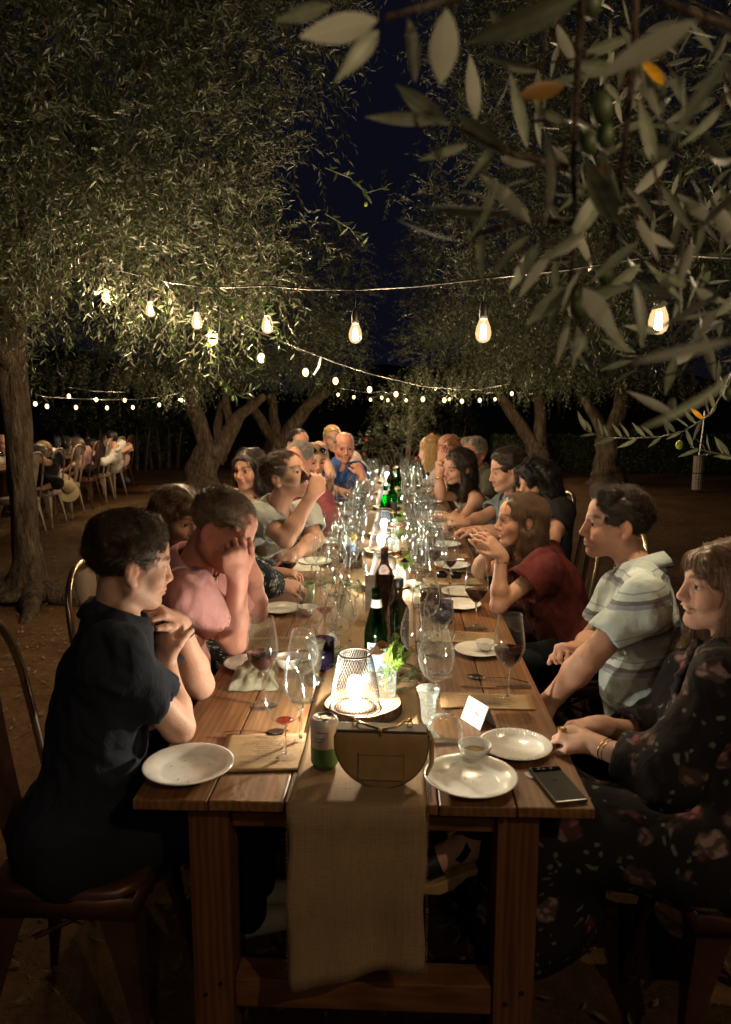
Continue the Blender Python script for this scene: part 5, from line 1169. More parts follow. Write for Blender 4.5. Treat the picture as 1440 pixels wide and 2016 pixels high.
def spoon_mesh():
    mb = MB(); n = 14
    for i in range(23):
        f = i/22; y = .19*f
        if f < .68: w = .0055-.003*math.sin(min(1, f/.6)*PI*.5); z = .004+.011*math.sin(f/.68*PI)*.7; th = .0016
        else: g = (f-.68)/.32; w = max(.0006, .0185*math.sin(PI*g**.8)**.75+.001); z = .005+.002*g; th = .0012
        dep = 0 if f < .68 else .0045*math.sin(PI*(f-.68)/.32)
        for x, zz in ((-w, 0), (0, -dep), (w, 0), (0, -dep-th)): mb.v.append(A(x, y, z+zz))
    for i in range(22):
        for k in range(4): mb.f.append([i*4+k, i*4+(k+1) % 4, (i+1)*4+(k+1) % 4, (i+1)*4+k][::-1]); mb.m.append(0)
    return mb.mesh('spoon', True)
SPOON = spoon_mesh(); SPOON.materials.append(M['steel'])
KNIFE = MB().tube([A(0, 0, .003), A(0, .04, .004), A(0, .10, .004)], [.004, .0045, .0035], 8).box((-.0008, .10, .001), (.0008, .105, .012)).prism([(-.006, .10), (.007, .10), (.008, .16), (.002, .215), (-.004, .20)], .0025, .004).mesh('knife'); KNIFE.materials.append(M['steel'])
FORK = MB().tube([A(0, 0, .003), A(0, .06, .005), A(0, .12, .003)], [.0045, .003, .003], 8); FORK.prism([(-.010, .135), (-.003, .118), (.003, .118), (.010, .135), (.011, .15), (-.011, .15)], .0025, .0042)
for i in range(4): FORK.tube([A((i-1.5)*.0062, .148, .0034), A((i-1.5)*.006, .17, .004), A((i-1.5)*.005, .19, .006)], [.0018, .0016, .0008], 5)
FORK = FORK.mesh('fork', True); FORK.materials.append(M['steel'])
def cutlery(me, a, b, label, cat, group='cutlery left by the plates'):
    """laid from handle end a towards b"""
    d = np.asarray(b)-np.asarray(a); o = link(cat, me, None, None, np.asarray(a)+A(0, 0, .0008)); o.rotation_euler = (0, 0, math.atan2(-d[0], d[1])); return tag(o, label, cat, group)
def menu(c, rz, w, h, label, curl=0.0, group='kraft paper menus'):
    """kraft paper sheet with printed lines of dark type"""
    n = 12; v = []; 
    for i in range(n+1):
        for j in range(n+1): x, y = (i/n-.5)*w, (j/n-.5)*h; v.append((x, y, .0035+curl*max(0, abs(i/n-.5)-.38)**2*w+.0015*math.sin(i*.5)*math.sin(j*.6)))
    F = [[i*(n+1)+j, (i+1)*(n+1)+j, (i+1)*(n+1)+j+1, i*(n+1)+j+1] for i in range(n) for j in range(n)]
    t = link('menu', mesh_np('menu', np.array(v), np.array(F)), None, M['kraft'], A(*c)); t.rotation_euler = (0, 0, rz); s = t.modifiers.new('thick', 'SOLIDIFY'); s.thickness = .0004
    mb = MB(); r = random.Random(int(c[1]*100)); y = h*.40
    def word(x0, x1, yy, hh): mb.quad(A(x0, yy, .0062), A(x1, yy, .0062), A(x1, yy+hh, .0062), A(x0, yy+hh, .0062))
    for blk in range(6):
        for ln in range(1 if blk == 0 else r.choice((2, 3))):
            tot = w*(.3 if ln == 0 else .62)*r.uniform(.7, 1); x = -tot/2
            while x < tot/2-.004: wl = r.uniform(.006, .016); word(x, min(x+wl, tot/2), y, .0034 if ln == 0 else .0021); x += wl+.0025
            y -= h*.032 if ln else h*.045
        y -= h*.045
        if y < -h*.42: break
    mb.build('printed_lines', M['ink'], t); return tag(t, label, 'menu', group)
# ------------------------------------------------------------------ lanterns with wire mesh shades
LPROF = lambda f: .0655-.002*math.sin(f*PI)-.0225*max(0, (f-.05)/.95)**1.25+.003*math.sin(f*PI)
def lantern_meshes():
    d = {}; H = .148; mb = MB(); n = 44; ns = 14
    for sgn in (1, -1):
        for i in range(n):
            a0 = 2*PI*i/n; pts = []
            for k in range(ns+1): f = k/ns; a = a0+sgn*f*1.15; r = LPROF(f)+(.0006 if sgn > 0 else 0); pts.append(A(r*math.cos(a), r*math.sin(a), .004+H*f))
            mb.tube(pts, .00062, 3, caps=False)
    d['wire_shade'] = mb.mesh('wire_shade', False); d['wire_shade'].materials.append(M['wire'])
    ring = lambda r, z, t: MB().tube([A(r*math.cos(2*PI*i/40), r*math.sin(2*PI*i/40), z) for i in range(40)], t, 6, closed=True)
    d['rim'] = ring(LPROF(1)+.0005, H+.004, .0024).mesh('rim', True); d['rim'].materials.append(M['rim'])
    d['base_ring'] = ring(LPROF(0)+.0005, .004, .0022).mesh('base_ring', True); d['base_ring'].materials.append(M['rim'])
    d['base'] = MB().lathe([(.0005, .003), (.055, .003), (.055, .006), (.018, .008), (.016, .026), (.0005, .026)], 24).mesh('base', True); d['base'].materials.append(M['white_metal'])
    d['bulb'] = MB().lathe([(.0005, .026), (.014, .027), (.018, .036), (.0225, .052), (.023, .064), (.019, .080), (.010, .089), (.0005, .091)], 20).mesh('bulb', True); d['bulb'].materials.append(M['led'])
    return d
LMSH = lantern_meshes()
def lantern(p, label, w, group='wire mesh lanterns down the table'):
    t = empty('table_lantern', p, 0, label, 'lantern', group)
    for k, me in LMSH.items(): link(k, me, t)
    l = bpy.data.lights.new('lantern_light', 'POINT'); l.energy = w; l.color = (1, .87, .66); l.shadow_soft_size = .012; lo = bpy.data.objects.new('lantern_light', l); COL.objects.link(lo); lo.parent = t; lo.location = (0, 0, .062); return t
def log_slice(c, r, h, label, group='log slices under the lanterns'):
    mb = MB(); n = 40; ph = RNG.uniform(0, 6, 3); rr = [r*(1+.05*math.sin(2*PI*i/n*2+ph[0])+.025*math.sin(2*PI*i/n*5+ph[1])+RNG.normal(0, .008)) for i in range(n)]
    t = empty('log_slice', c, 0, label, 'log slice', group); pt = lambda k, z: [A(k*rr[i]*math.cos(2*PI*i/n), k*rr[i]*math.sin(2*PI*i/n), z) for i in range(n)]
    mb.v = pt(.985, 0)+pt(1.0, h*.3)+pt(.99, h*.7)+pt(.97, h)
    for k in range(3):
        for i in range(n): mb.f.append([k*n+i, k*n+(i+1) % n, (k+1)*n+(i+1) % n, (k+1)*n+i]); mb.m.append(0)
    mb.build('bark', M['bark'], t); m2 = MB(); m2.v = pt(.968, h-.0005)+pt(.955, h+.0012); m2.f = [[i, (i+1) % n, n+(i+1) % n, n+i] for i in range(n)]+[[n+i for i in range(n)]]; m2.m = [0]*(n+1); m2.build('cut_face', M['slice_top'], t); return t
# ------------------------------------------------------------------ bottles
def bottle_water(p, label, rz=0, group='green water bottles', s=1.):
    t = empty('water_bottle', p, rz, label, 'bottle', group); t.scale = (s, s, s)
    MB().lathe([(.0005, .003), (.030, .001), (.0375, .006), (.0385, .02), (.0385, .125), (.037, .145), (.030, .175), (.0215, .205), (.0155, .23), (.0142, .25), (.0142, .262), (.0158, .264), (.0158, .272), (.0135, .276), (.012, .276), (.012, .25), (.019, .205), (.034, .14), (.0362, .02), (.0005, .006)], 32).build('glass', M['green_glass'], t, True)
    def band(z0, z1, r0, r1, a0, a1, mat, nm, par=t):
        n = 20; v = []; 
        for i in range(n+1):
            a = a0+(a1-a0)*i/n; v += [A(r0*math.cos(a), r0*math.sin(a), z0), A(r1*math.cos(a), r1*math.sin(a), z1)]
        return link(nm, mesh_np(nm, np.array(v), np.array([[2*i, 2*i+2, 2*i+3, 2*i+1] for i in range(n)])), par, M[mat])
    fr = -PI/2
    lb_ = band(.022, .112, .0389, .0389, fr-.85, fr+.85, 'label_white', 'label'); band(.028, .107, .0392, .0392, fr-.74, fr+.74, 'label_blue', 'blue_panel', lb_)
    band(.218, .243, .0187, .0150, 0, 2*PI, 'label_white', 'neck_label')
    tx = MB()
    for z, h, a0, a1, k in ((.094, .007, -.6, .6, 9), (.082, .003, -.62, .2, 8), (.072, .0022, -.6, .6, 12), (.060, .002, -.6, .3, 10), (.052, .002, -.6, .45, 11), (.044, .002, -.6, -.1, 5)):
        for i in range(k):
            u0 = fr+a0+(a1-a0)*(i+.08)/k; u1 = fr+a0+(a1-a0)*(i+.82)/k; r_ = .0395; tx.quad(A(r_*math.cos(u0), r_*math.sin(u0), z), A(r_*math.cos(u1), r_*math.sin(u1), z), A(r_*math.cos(u1), r_*math.sin(u1), z+h), A(r_*math.cos(u0), r_*math.sin(u0), z+h))
    star = A(.0396*math.cos(fr+.35), .0396*math.sin(fr+.35), .05); tx.build('lettering', M['label_navy'], lb_); return t
def bottle_oil(p, label, group=None):
    t = empty('oil_bottle', p, .25, label, 'bottle', group); n = 24; mb = MB()
    for z, r, sq in ((.001, .026, 1), (.006, .031, 1), (.02, .0315, 1), (.165, .0315, 1), (.178, .028, .7), (.192, .018, .2), (.202, .0145, 0), (.228, .0138, 0), (.246, .0145, 0)):
        for i in range(n):
            a = 2*PI*i/n; c, s = math.cos(a), math.sin(a); k = (abs(c)**(2+6*sq)+abs(s)**(2+6*sq))**(-1/(2+6*sq)); mb.v.append(A(r*k*c, r*k*s, z))
    for k in range(8):
        for i in range(n): mb.f.append([k*n+i, k*n+(i+1) % n, (k+1)*n+(i+1) % n, (k+1)*n+i]); mb.m.append(0)
    mb.f.append(list(range(n))[::-1]); mb.m.append(0); mb.f.append([8*n+i for i in range(n)]); mb.m.append(0); mb.build('glass', M['dark_oil'], t, True)
    MB().lathe([(.0005, .240), (.0165, .240), (.0175, .244), (.0175, .266), (.016, .269), (.0005, .269)], 20).build('cap', M['black'], t, True); return t
M['dark_oil'] = plain('near_black_bottle', (.012, .011, .004), .06, 0, .1)
def bottle_wine(p, label, mat='green_glass', labelmat='label_white', group='wine bottles down the middle', h=1., clear=False):
    t = empty('wine_bottle', p, 0, label, 'bottle', group)
    MB().lathe([(.0005, .004), (.034, .001), (.038, .006), (.038, .185*h), (.034, .205*h), (.020, .228*h), (.0148, .245*h), (.0142, .285*h), (.016, .287*h), (.016, .30*h), (.0125, .30*h), (.0125, .25*h), (.030, .2*h), (.0355, .18*h), (.0005, .008)], 28).build('glass', M[mat], t, True)
    if labelmat:
        n = 18; v = []
        for i in range(n+1): a = -PI/2-1.1+2.2*i/n; v += [A(.0384*math.cos(a), .0384*math.sin(a), .06), A(.0384*math.cos(a), .0384*math.sin(a), .15*h)]
        link('label', mesh_np('label', np.array(v), np.array([[2*i, 2*i+2, 2*i+3, 2*i+1] for i in range(n)])), t, M[labelmat])
    return t
def can(p, label, top='can_white', low='can_green', split=.45, group='drink cans', rz=0):
    t = empty('drink_can', p, rz, label, 'can', group)
    MB().lathe([(.0005, .004), (.022, .002), (.025, 0), (.0275, .004), (.0328, .014), (.0332, .018), (.0332, .122*split)], 32).build('lower_body', M[low], t, True)
    MB().lathe([(.0332, .122*split), (.0332, .108), (.0318, .114), (.0272, .1205)], 32).build('upper_body', M[top], t, True)
    MB().lathe([(.0272, .1205), (.0268, .1225), (.0255, .1225), (.0248, .119), (.0005, .1185)], 32).build('lid', M['alu'], t, True)
    tab = MB().prism([(-.006, -.012), (.006, -.012), (.008, -.004), (.007, .010), (-.007, .010), (-.008, -.004)], .1205, .1216); tab.build('pull_tab', M['alu'], t)
    MB().prism([(.011*math.cos(a)+.0, .009*math.sin(a)+.0135) for a in np.linspace(0, 2*PI, 15)[:-1]], .1184, .1190).build('opening', M['black'], t)
    tx = MB(); r = random.Random(3)
    for z, hh, a0, a1 in ((.094, .003, -.75, -.05), (.080, .0022, -.95, -.15), (.073, .0022, -.95, -.35), (.088, .010, .75, .9), (.074, .012, .75, .86)):
        a = -PI/2+a0
        while a < -PI/2+a1: b = a+r.uniform(.05, .12); q_ = .0334; tx.quad(A(q_*math.cos(a), q_*math.sin(a), z), A(q_*math.cos(b), q_*math.sin(b), z), A(q_*math.cos(b), q_*math.sin(b), z+hh), A(q_*math.cos(a), q_*math.sin(a), z+hh)); a = b+.03
    tx.build('lettering', M['can_text'], t); return t
def votive(p, label, mat, group='coloured candle glasses', s=1.):
    t = empty('candle_glass', p, 0, label, 'candle glass', group); t.scale = (s, s, s)
    MB().lathe(wall([(.0005, .001), (.033, .001), (.035, .006), (.0365, .085)], .003), 28).build('cup', M[mat], t, True); MB().lathe([(.0005, .006), (.032, .006), (.032, .04), (.0005, .04)], 24).build('wax', M['porcelain'] if mat != 'sage_glass' else M['napkin'], t, True); return t
def tent_card(p, rz, label, group='white place cards', w=.085, h=.055):
    t = link('place_card', MB().mesh('x'), None, None); me = MB(); b = .027
    me.quad(A(-w/2, -b, 0), A(w/2, -b, 0), A(w/2, 0, h), A(-w/2, 0, h)); me.quad(A(w/2, b, 0), A(-w/2, b, 0), A(-w/2, 0, h), A(w/2, 0, h)); t.data = me.mesh('place_card'); t.data.materials.append(M['card']); s = t.modifiers.new('t', 'SOLIDIFY'); s.thickness = .0006
    t.location = tuple(map(float, p)); t.rotation_euler = (0, 0, rz)
    tx = MB(); x = -.022
    for i in range(7): tx.tube([A(x, -b*.5-.0012, h*.5-.004*math.sin(i)), A(x+.004, -b*.5+.0002-.0012, h*.5+.006*math.cos(i*1.7)), A(x+.0065, -b*.5-.0012, h*.5-.002)], .0005, 4); x += .0068
    tx.build('handwriting', M['ink'], t); return tag(t, label, 'place card', group)
def napkin(pts, h, label, mat='napkin', seed=0, group='linen napkins'):
    """pts: table polygon the folded cloth covers"""
    r = np.random.default_rng(seed); c = np.mean(pts, 0); n = 26; v = []; F = []
    P2 = [np.asarray(p)-c for p in pts]
    for i in range(n+1):
        for j in range(n+1):
            u, w = i/n, j/n; b = (P2[0]*(1-u)*(1-w)+P2[1]*u*(1-w)+P2[2]*u*w+P2[3]*(1-u)*w); e = min(u, 1-u, w, 1-w)
            z = h*(min(1, e*7)**.6)*(.62+.3*math.sin(u*5+seed)*math.cos(w*4)+.22*math.sin((u+w)*9+seed)+.12*abs(math.sin(u*14-w*6))); v.append((b[0]+.004*math.sin(w*12), b[1]+.004*math.sin(u*13), max(.001, z)))
    F = [[i*(n+1)+j, (i+1)*(n+1)+j, (i+1)*(n+1)+j+1, i*(n+1)+j+1] for i in range(n) for j in range(n)]
    o = link('napkin', mesh_np('napkin', np.array(v), np.array(F)), None, M[mat], A(c[0], c[1], ZT+.001)); return tag(o, label, 'napkin', group)
# ------------------------------------------------------------------ flowers and cut greenery
def rose_into(t, c, r, mat, seed=0, name='rose'):
    rr = np.random.default_rng(seed); mb = MB()
    for ring, (k, R_, tilt, hh) in enumerate(((3, .35, .15, 1.0), (5, .6, .45, .95), (6, .85, .8, .8), (7, 1.05, 1.15, .55))):
        for i in range(k):
            a = 2*PI*i/k+ring*.5+rr.normal(0, .1); m = 4; rows = []
            for u in range(m+1):
                for w in range(m+1):
                    f, g = u/m, w/m-.5; th = g*(2.3*PI/k); rad = r*R_*(.25+.75*math.sin(f*1.5)**.7)*(1+.12*f*tilt*math.cos(g*5)); z = r*hh*(f*(1-.25*tilt)-.25*tilt*f*f+.03*rr.normal()); rows.append(A(rad*math.cos(a+th), rad*math.sin(a+th), z))
            b = len(mb.v); mb.v += [p+c for p in rows]
            for u in range(m):
                for w in range(m): mb.f.append([b+u*(m+1)+w, b+u*(m+1)+w+1, b+(u+1)*(m+1)+w+1, b+(u+1)*(m+1)+w]); mb.m.append(0)
    return mb.build(name, M[mat], t, True)
def fern_into(t, base, tip, w, mat='fern', n=26, seed=0, name='fern_frond'):
    r = np.random.default_rng(seed); base = np.asarray(base, float); tip = np.asarray(tip, float); d = tip-base; L = np.linalg.norm(d); d = d/L; s = nrm(np.cross(d, A(0, -1, .3))); nn = np.cross(s, d); mb = MB(); mb.tube([base, base+d*L*.5+nn*.005, tip], [.0015, .001, .0005], 4)
    for i in range(n):
        f = .12+.86*i/n; p = base+d*L*f
        for sg in (1, -1):
            l = w*(1-f*.75)*r.uniform(.7, 1.15); v = nrm(s*sg+d*.75+nn*r.normal(0, .35)); mb.tube([p, p+v*l], [.0008, .0004], 3)
            for k in range(5): q_ = p+v*l*(.2+.2*k); mb.tube([q_, q_+nrm(d*.8+s*sg*.4+r.normal(0, .6, 3))*l*.3], [.0009, .0003], 3)
    return mb.build(name, M[mat], t)
def cut_leaves_into(t, root, c, n, spread, L=.055, seed=0, up=.3):
    r = np.random.default_rng(seed)
    for i in range(n):
        b = np.asarray(c)+A(r.normal(0, spread[0]), r.normal(0, spread[1]), abs(r.normal(.006, .012))); a = r.uniform(0, 2*PI); v = nrm(A(math.cos(a), math.sin(a), r.uniform(-.05, up))); leaf_part(b, b+v*L*r.uniform(.7, 1.3), A(r.normal(0, .4), r.normal(0, .4), 1), 'leaf_table', t, root, r.uniform(.9, 1.3))
def garland(c, n, spread, label, seed=0, L=.055, group='olive sprigs laid on the runner'):
    t = empty('olive_sprig', c, 0, label, 'olive sprig', group); r = np.random.default_rng(seed+50); root = A(*c)
    for i in range(3): a = r.uniform(0, 2*PI); MB().tube([A(0, 0, .006), A(math.cos(a)*spread[0]*.8, math.sin(a)*spread[1]*.8, .012), A(math.cos(a)*spread[0]*1.7, math.sin(a)*spread[1]*1.7, .008)], .0016, 5).build('twig', M['bark'], t, True)
    cut_leaves_into(t, root, c, n, spread, L, seed); return t
def bud_vase(p, label, flowers, group='bud vases of cut flowers', h=.10, s=1.):
    t = empty('bud_vase', p, 0, label, 'vase', group); t.scale = (s, s, s)
    MB().lathe(wall([(.0005, .001), (.024, .001), (.027, .006), (.029, .05), (.029, h-.028), (.021, h-.016), (.0145, h-.006), (.019, h)], .0018), 26).build('glass', M['crackle'], t, True)
    for k, (kind, off, r_, mat) in enumerate(flowers):
        c = A(*off)+A(0, 0, h)
        MB().tube([A(0, 0, .02), A(off[0]*.2, off[1]*.2, h), c], .0016, 5).build('stem', M['fern'], t, True)
        if kind == 'rose': rose_into(t, c, r_, mat, k)
        elif kind == 'fern': fern_into(t, A(0, 0, h*.8), c, r_, mat, 24, k)
        elif kind == 'leaf':
            leaf_part(A(*p)+A(0, 0, h*.8), A(*p)+c, A(0, -1, .2), mat, t, A(*p), 1.6, 1)
    return t
# ------------------------------------------------------------------ what stands on the tables
def tz(px, py, dz=.0): p = T(px, py, ZT); p[2] += dz; return p
RZ = .0055     # runner top
# near end, left to right
plate(tz(372, 1520), 'large white plate with a shadow band at the near left corner', s=.90)
menu(tz(528, 1482, .0005), .10, .225, .20, 'kraft menu under the balloon glass at the near left seat', .6)
cutlery(SPOON, tz(424, 1449), tz(540, 1445), 'lone spoon lying on the kraft menu at the near left', 'spoon')
wine_glass(tz(562, 1492), 'balloon', 'balloon glass with pink dregs standing nearest on the left', 'wine glasses at the near left seats', (.012, 'rose_wine'))
wine_glass(tz(592, 1462), 'white', 'empty tall glass just behind the balloon glass with dregs', 'wine glasses at the near left seats', s=1.05)
wine_glass(tz(519, 1388), 'red', 'half full red wine glass beside the folded sage napkin', 'wine glasses at the near left seats', (.056, 'red_wine'))
can(tz(640, 1512, RZ), 'opened pale and green drink can beside the tan handbag', rz=.25)
napkin([tz(445, 1362)[:2], tz(548, 1360)[:2], tz(535, 1310)[:2], tz(468, 1315)[:2]], .040, 'sage linen napkin folded into a heap before the red wine', seed=2)
side_plate(tz(492, 1312), 'side plate half under the sage napkin heap', s=1.0)
dip_bowl(tz(568, 1315), 'dipping bowl behind the red wine glass on the left', 'orange_wine', s=1.15)
menu(tz(545, 1270, .0005), .2, .34, .16, 'kraft menu across the plank behind the left red wine')
wine_glass(tz(598, 1378), 'balloon', 'empty balloon glass behind the dipping bowl on the left', 'wine glasses at the near left seats', s=.9)
etched_glass(tz(622, 1345), 'pressed stem glass in front of the left purple candle glass')
votive(tz(634, 1315), 'tall purple candle glass left of the runner near the lantern', 'purple_glass', s=1.15)
tent_card(tz(648, 1278), 1.25, 'place card standing behind the left purple candle glass')
side_plate(tz(553, 1203), 'beaded side plate before the guest in pink', s=1.05)
dip_bowl(tz(606, 1210), 'dipping bowl behind the beaded plate of the guest in pink', 'orange_wine', s=1.0)
votive(tz(603, 1188), 'sage green candle glass beside the floral sleeve', 'sage_glass', s=1.05)
napkin([tz(575, 1125)[:2], tz(640, 1125)[:2], tz(625, 1108)[:2], tz(585, 1108)[:2]], .012, 'pale crumpled napkin behind the second red wine on the left', 'napkin_pale', 5)
for (px, py, k, lb_, w) in ((570, 1165, 'red', 'glass with a little red wine in front of the floral sleeve', (.035, 'red_wine')), (640, 1262, 'red', 'tall empty glass left of the green bottle', (.02, 'rose_wine')), (655, 1230, 'white', 'slim empty glass behind the sage candle glass', None), (690, 1268, 'balloon', 'balloon glass immediately left of the green bottle', None), (672, 1240, 'white', 'empty glass between two others left of the bottles', None), (640, 1195, 'white', 'empty glass behind the sage candle glass', None), (700, 1215, 'balloon', 'empty balloon glass left of the smoky bottle', None), (612, 1300, 'red', 'empty tall glass beside the left purple candle glass', None), (668, 1300, 'balloon', 'empty balloon glass before the place card', None), (705, 1180, 'white', 'empty glass in front of the wooden sign', None), (662, 1172, 'red', 'tall empty glass left of the wooden sign', None), (632, 1150, 'white', 'empty glass behind the guest in leaf print\'s wine', None), (600, 1105, 'red', 'empty tall glass beside the pale napkin', None)):
    wine_glass(tz(px, py), k, lb_, 'clustered wine glasses left of the bottles', w, 0)
# lantern group on the near log slice
sl = tz(716, 1404, RZ); log_slice(sl, .112, .030, 'log slice carrying the nearest lantern and the bud vase')
lantern(tz(700, 1418, RZ)+A(0, 0, .031), 'nearest wire lantern glowing behind the tan handbag', LANTERN_W)
v = sl+A(.062, .035, .031)
bud_vase(v, 'bud vase of rose and fern right behind the nearest lantern', [('rose', (-.028, -.012, .028), .022, 'petal'), ('rose', (-.012, .012, .038), .021, 'petal_rust'), ('fern', (.045, .02, .045), .03, 'fern'), ('fern', (.075, .035, .02), .03, 'fern'), ('fern', (.028, .035, .075), .03, 'fern'), ('fern', (.045, -.01, .01), .025, 'fern'), ('leaf', (.012, -.005, .045), .03, 'fern')], h=.098)
garland(tz(690, 1305, RZ), 46, (.055, .035), 'olive sprig left of the green bottle foot', 1, .058); garland(tz(795, 1335, RZ), 30, (.03, .075), 'olive sprig right of the bud vase', 2, .055)
# handbag
def handbag():
    c = tz(752, 1546, RZ); t = empty('handbag', c, -.03, 'tan half round leather handbag standing on the runner', 'handbag'); n = 30
    out = [(-.1005, .128), (-.1045, .118)]+[(-.1045*math.cos(PI*i/n)*(1 if i else 1), .112-.112*math.sin(PI*i/n)**.93) for i in range(n+1)][1:-1]+[(.1045, .118), (.1005, .128)]
    def slab(y0, y1, k, mat, nm, bul=0):
        mb = MB(); m = len(out); cx = sum(p[0] for p in out)/m; cz = .075
        for y, kk in ((y0, k*.97), (y0*.8+y1*.2, k), (y0*.2+y1*.8, k), (y1, k*.97)): mb.v += [A((x-cx)*kk+cx, y, (z-cz)*kk+cz) for x, z in out]
        for a in range(3):
            for i in range(m): mb.f.append([a*m+i, a*m+(i+1) % m, (a+1)*m+(i+1) % m, (a+1)*m+i]); mb.m.append(0)
        if bul:
            b0 = len(mb.v)
            for y, kk in ((y0-.0035, .86), (y0-.0065, .6), (y0-.0078, .25)): mb.v += [A((x-cx)*kk+cx, y, (z-cz)*kk+cz) for x, z in out]
            ix = [0, b0, b0+m, b0+2*m]
            for a in range(3):
                for i in range(m): mb.f.append([ix[a]+(i+1) % m, ix[a]+i, ix[a+1]+i, ix[a+1]+(i+1) % m]); mb.m.append(0)
            mb.f.append([ix[3]+i for i in range(m)][::-1])
        else: mb.f.append([i for i in range(m)][::-1])
        mb.f.append([3*m+i for i in range(m)]); mb.m += [0, 0]; return mb.build(nm, M[mat], t, bool(bul))
    fr = slab(-.024, -.019, 1., 'leather', 'front_panel', 1); slab(.019, .024, 1., 'leather', 'back_panel'); slab(-.0185, .0185, .955, 'leather_dark', 'gusset')
    mb = MB(); ed = [A(x*1.0, -.0245, z) for x, z in out]; mb.tube(ed, .0012, 6); mb.build('edge_piping', M['leather_dark'], fr)
    pk = [(-.050, .012), (.050, .012), (.050, .0745), (.042, .0700), (-.042, .0700), (-.050, .0745)]; pk = [(x, z+.012) for x, z in pk]
    MB().prism(pk, -.0012, .0012).xf(A(1, 0, 0, 0, 0, -1, 0, 1, 0).reshape(3, 3), A(0, -.0322, 0)).build('pocket', M['leather'], fr)
    MB().tube([A(x, -.0336, z) for x, z in pk], .0008, 5, closed=True).build('stitching', M['leather_dark'], fr)
    bevel(MB().box((-.1, -.022, .1265), (.1, .022, .134)).build('top_frame', M['leather_dark'], t), .002)
    b = MB(); b.tube([A(-.058, 0, .135), A(-.050, 0, .143), A(-.02, -.012, .138), A(.0, -.02, .136), A(.03, -.015, .141), A(.052, -.004, .150), A(.060, 0, .147)], .0028, 8); b.sphere((-.002, -.026, .134), .0062, 12, 8); b.tube([A(-.002, -.026, .134), A(-.002, -.029, .124)], .0022, 6)
    for x in (-.060, .062): b.tube([A(x+.006*math.cos(a), 0, .141+.007*math.sin(a)) for a in np.linspace(0, 2*PI, 10)[:-1]], .0017, 6, closed=True)
    b.sphere((.064, 0, .152), .004, 8, 6); b.build('clasp_handle', M['gold'], t, True)
    MB().tube([A(.104, .0, .128), A(.112, .002, .10), A(.111, .004, .05), A(.100, .004, .02)], [.004, .006, .006, .004], 8).build('strap', M['leather'], t, True)
    MB().tube([A(.103, -.002, .122), A(.108, -.002, .116), A(.105, -.004, .11)], .0022, 6).build('ring', M['gold'], t, True); return t
handbag()
# near end, right
plate(tz(927, 1543), 'large white plate nearest the handbag on the right', s=.90)
tumbler(tz(875, 1500), 'upside down tumbler with pink traces beside the handbag', wine=None, flip=True, s=1.08)
dip_bowl(tz(935, 1492), 'dipping bowl holding green gold oil', 'oil', s=1.05); side_plate(tz(1015, 1476), 'beaded white side plate beside the ringed hands', s=1.08)
etched_glass(tz(843, 1452), 'pressed stem glass standing behind the upturned tumbler')
MB_ = MB()
def phone():
    c = tz(1097, 1550); t = empty('phone', c, .21, 'grey phone lying face down at the near right corner', 'phone'); w, h = .0375, .078
    bevel(MB().box((-w, -h, .002), (w, h, .0105)).build('case', M['phone'], t), .004, 3); bevel(MB().box((-w*.94, h*.70, .0106), (w*.94, h*.92, .0128)).build('camera_bar', M['phone_dark'], t), .0012)
    for x in (-.018, -.006, .012): MB().lathe([(.0005, .0129), (.0042, .0129), (.0042, .0134), (.0005, .0134)], 14).xf(None, A(x, h*.81, 0)).build('lens', M['black'], t)
    lg = MB(); R_ = .0052
    for i in range(11): a0 = .5+i*.5; a1 = a0+.5; lg.quad(*[A(r*math.cos(a), r*math.sin(a)+.012, .01065) for r, a in ((R_, a0), (R_, a1), (R_*.72, a1), (R_*.72, a0))])
    lg.box((0, .0112, .0106), (R_, .0128, .01066)); lg.build('logo', M['phone_dark'], t)
    MB().box((-.005, -h-.0004, .0045), (.005, -h+.001, .0078)).build('charging_port', M['steel'], t); return t
phone()
napkin([tz(1030, 1530)[:2], tz(1072, 1535)[:2], tz(1072, 1512)[:2], tz(1045, 1515)[:2]], .002, 'corner of white paper poking from under the phone', 'card', 3)
tent_card(tz(942, 1422), -1.05, 'white place card tented before the ringed hands', w=.09, h=.06)
menu(tz(958, 1382, .0005), -.02, .265, .11, 'kraft menu under the foot of the striped guest\'s wine')
cutlery(KNIFE, tz(1046, 1355), tz(888, 1354), 'knife laid beside the kraft menu on the right', 'knife'); cutlery(SPOON, tz(1040, 1347), tz(935, 1335), 'spoon laid behind the knife on the right', 'spoon')
wine_glass(tz(1000, 1378), 'red', 'red wine glass standing on the right kraft menu', 'red wine glasses on the right', (.056, 'red_wine'))
wine_glass(tz(937, 1236), 'red', 'red wine glass in front of the maroon blouse', 'red wine glasses on the right', (.05, 'red_wine'))
t = side_plate(tz(943, 1285), 'flat plate with a dipping bowl near the striped guest', beads=False, s=1.0); dip_bowl(tz(955, 1283)+A(0, 0, .008), 'dipping bowl standing on the plate near the striped guest', 'white_wine', s=.85)
o = tag(bevel(MB().box((-.07, -.014, .002), (.07, .014, .008)).build('breadstick_board', M['table_beam'], None), .002), 'slim wooden strip lying behind the beaded plate', 'board'); o.location = tuple(tz(898, 1462)); o.rotation_euler = (0, 0, .10)
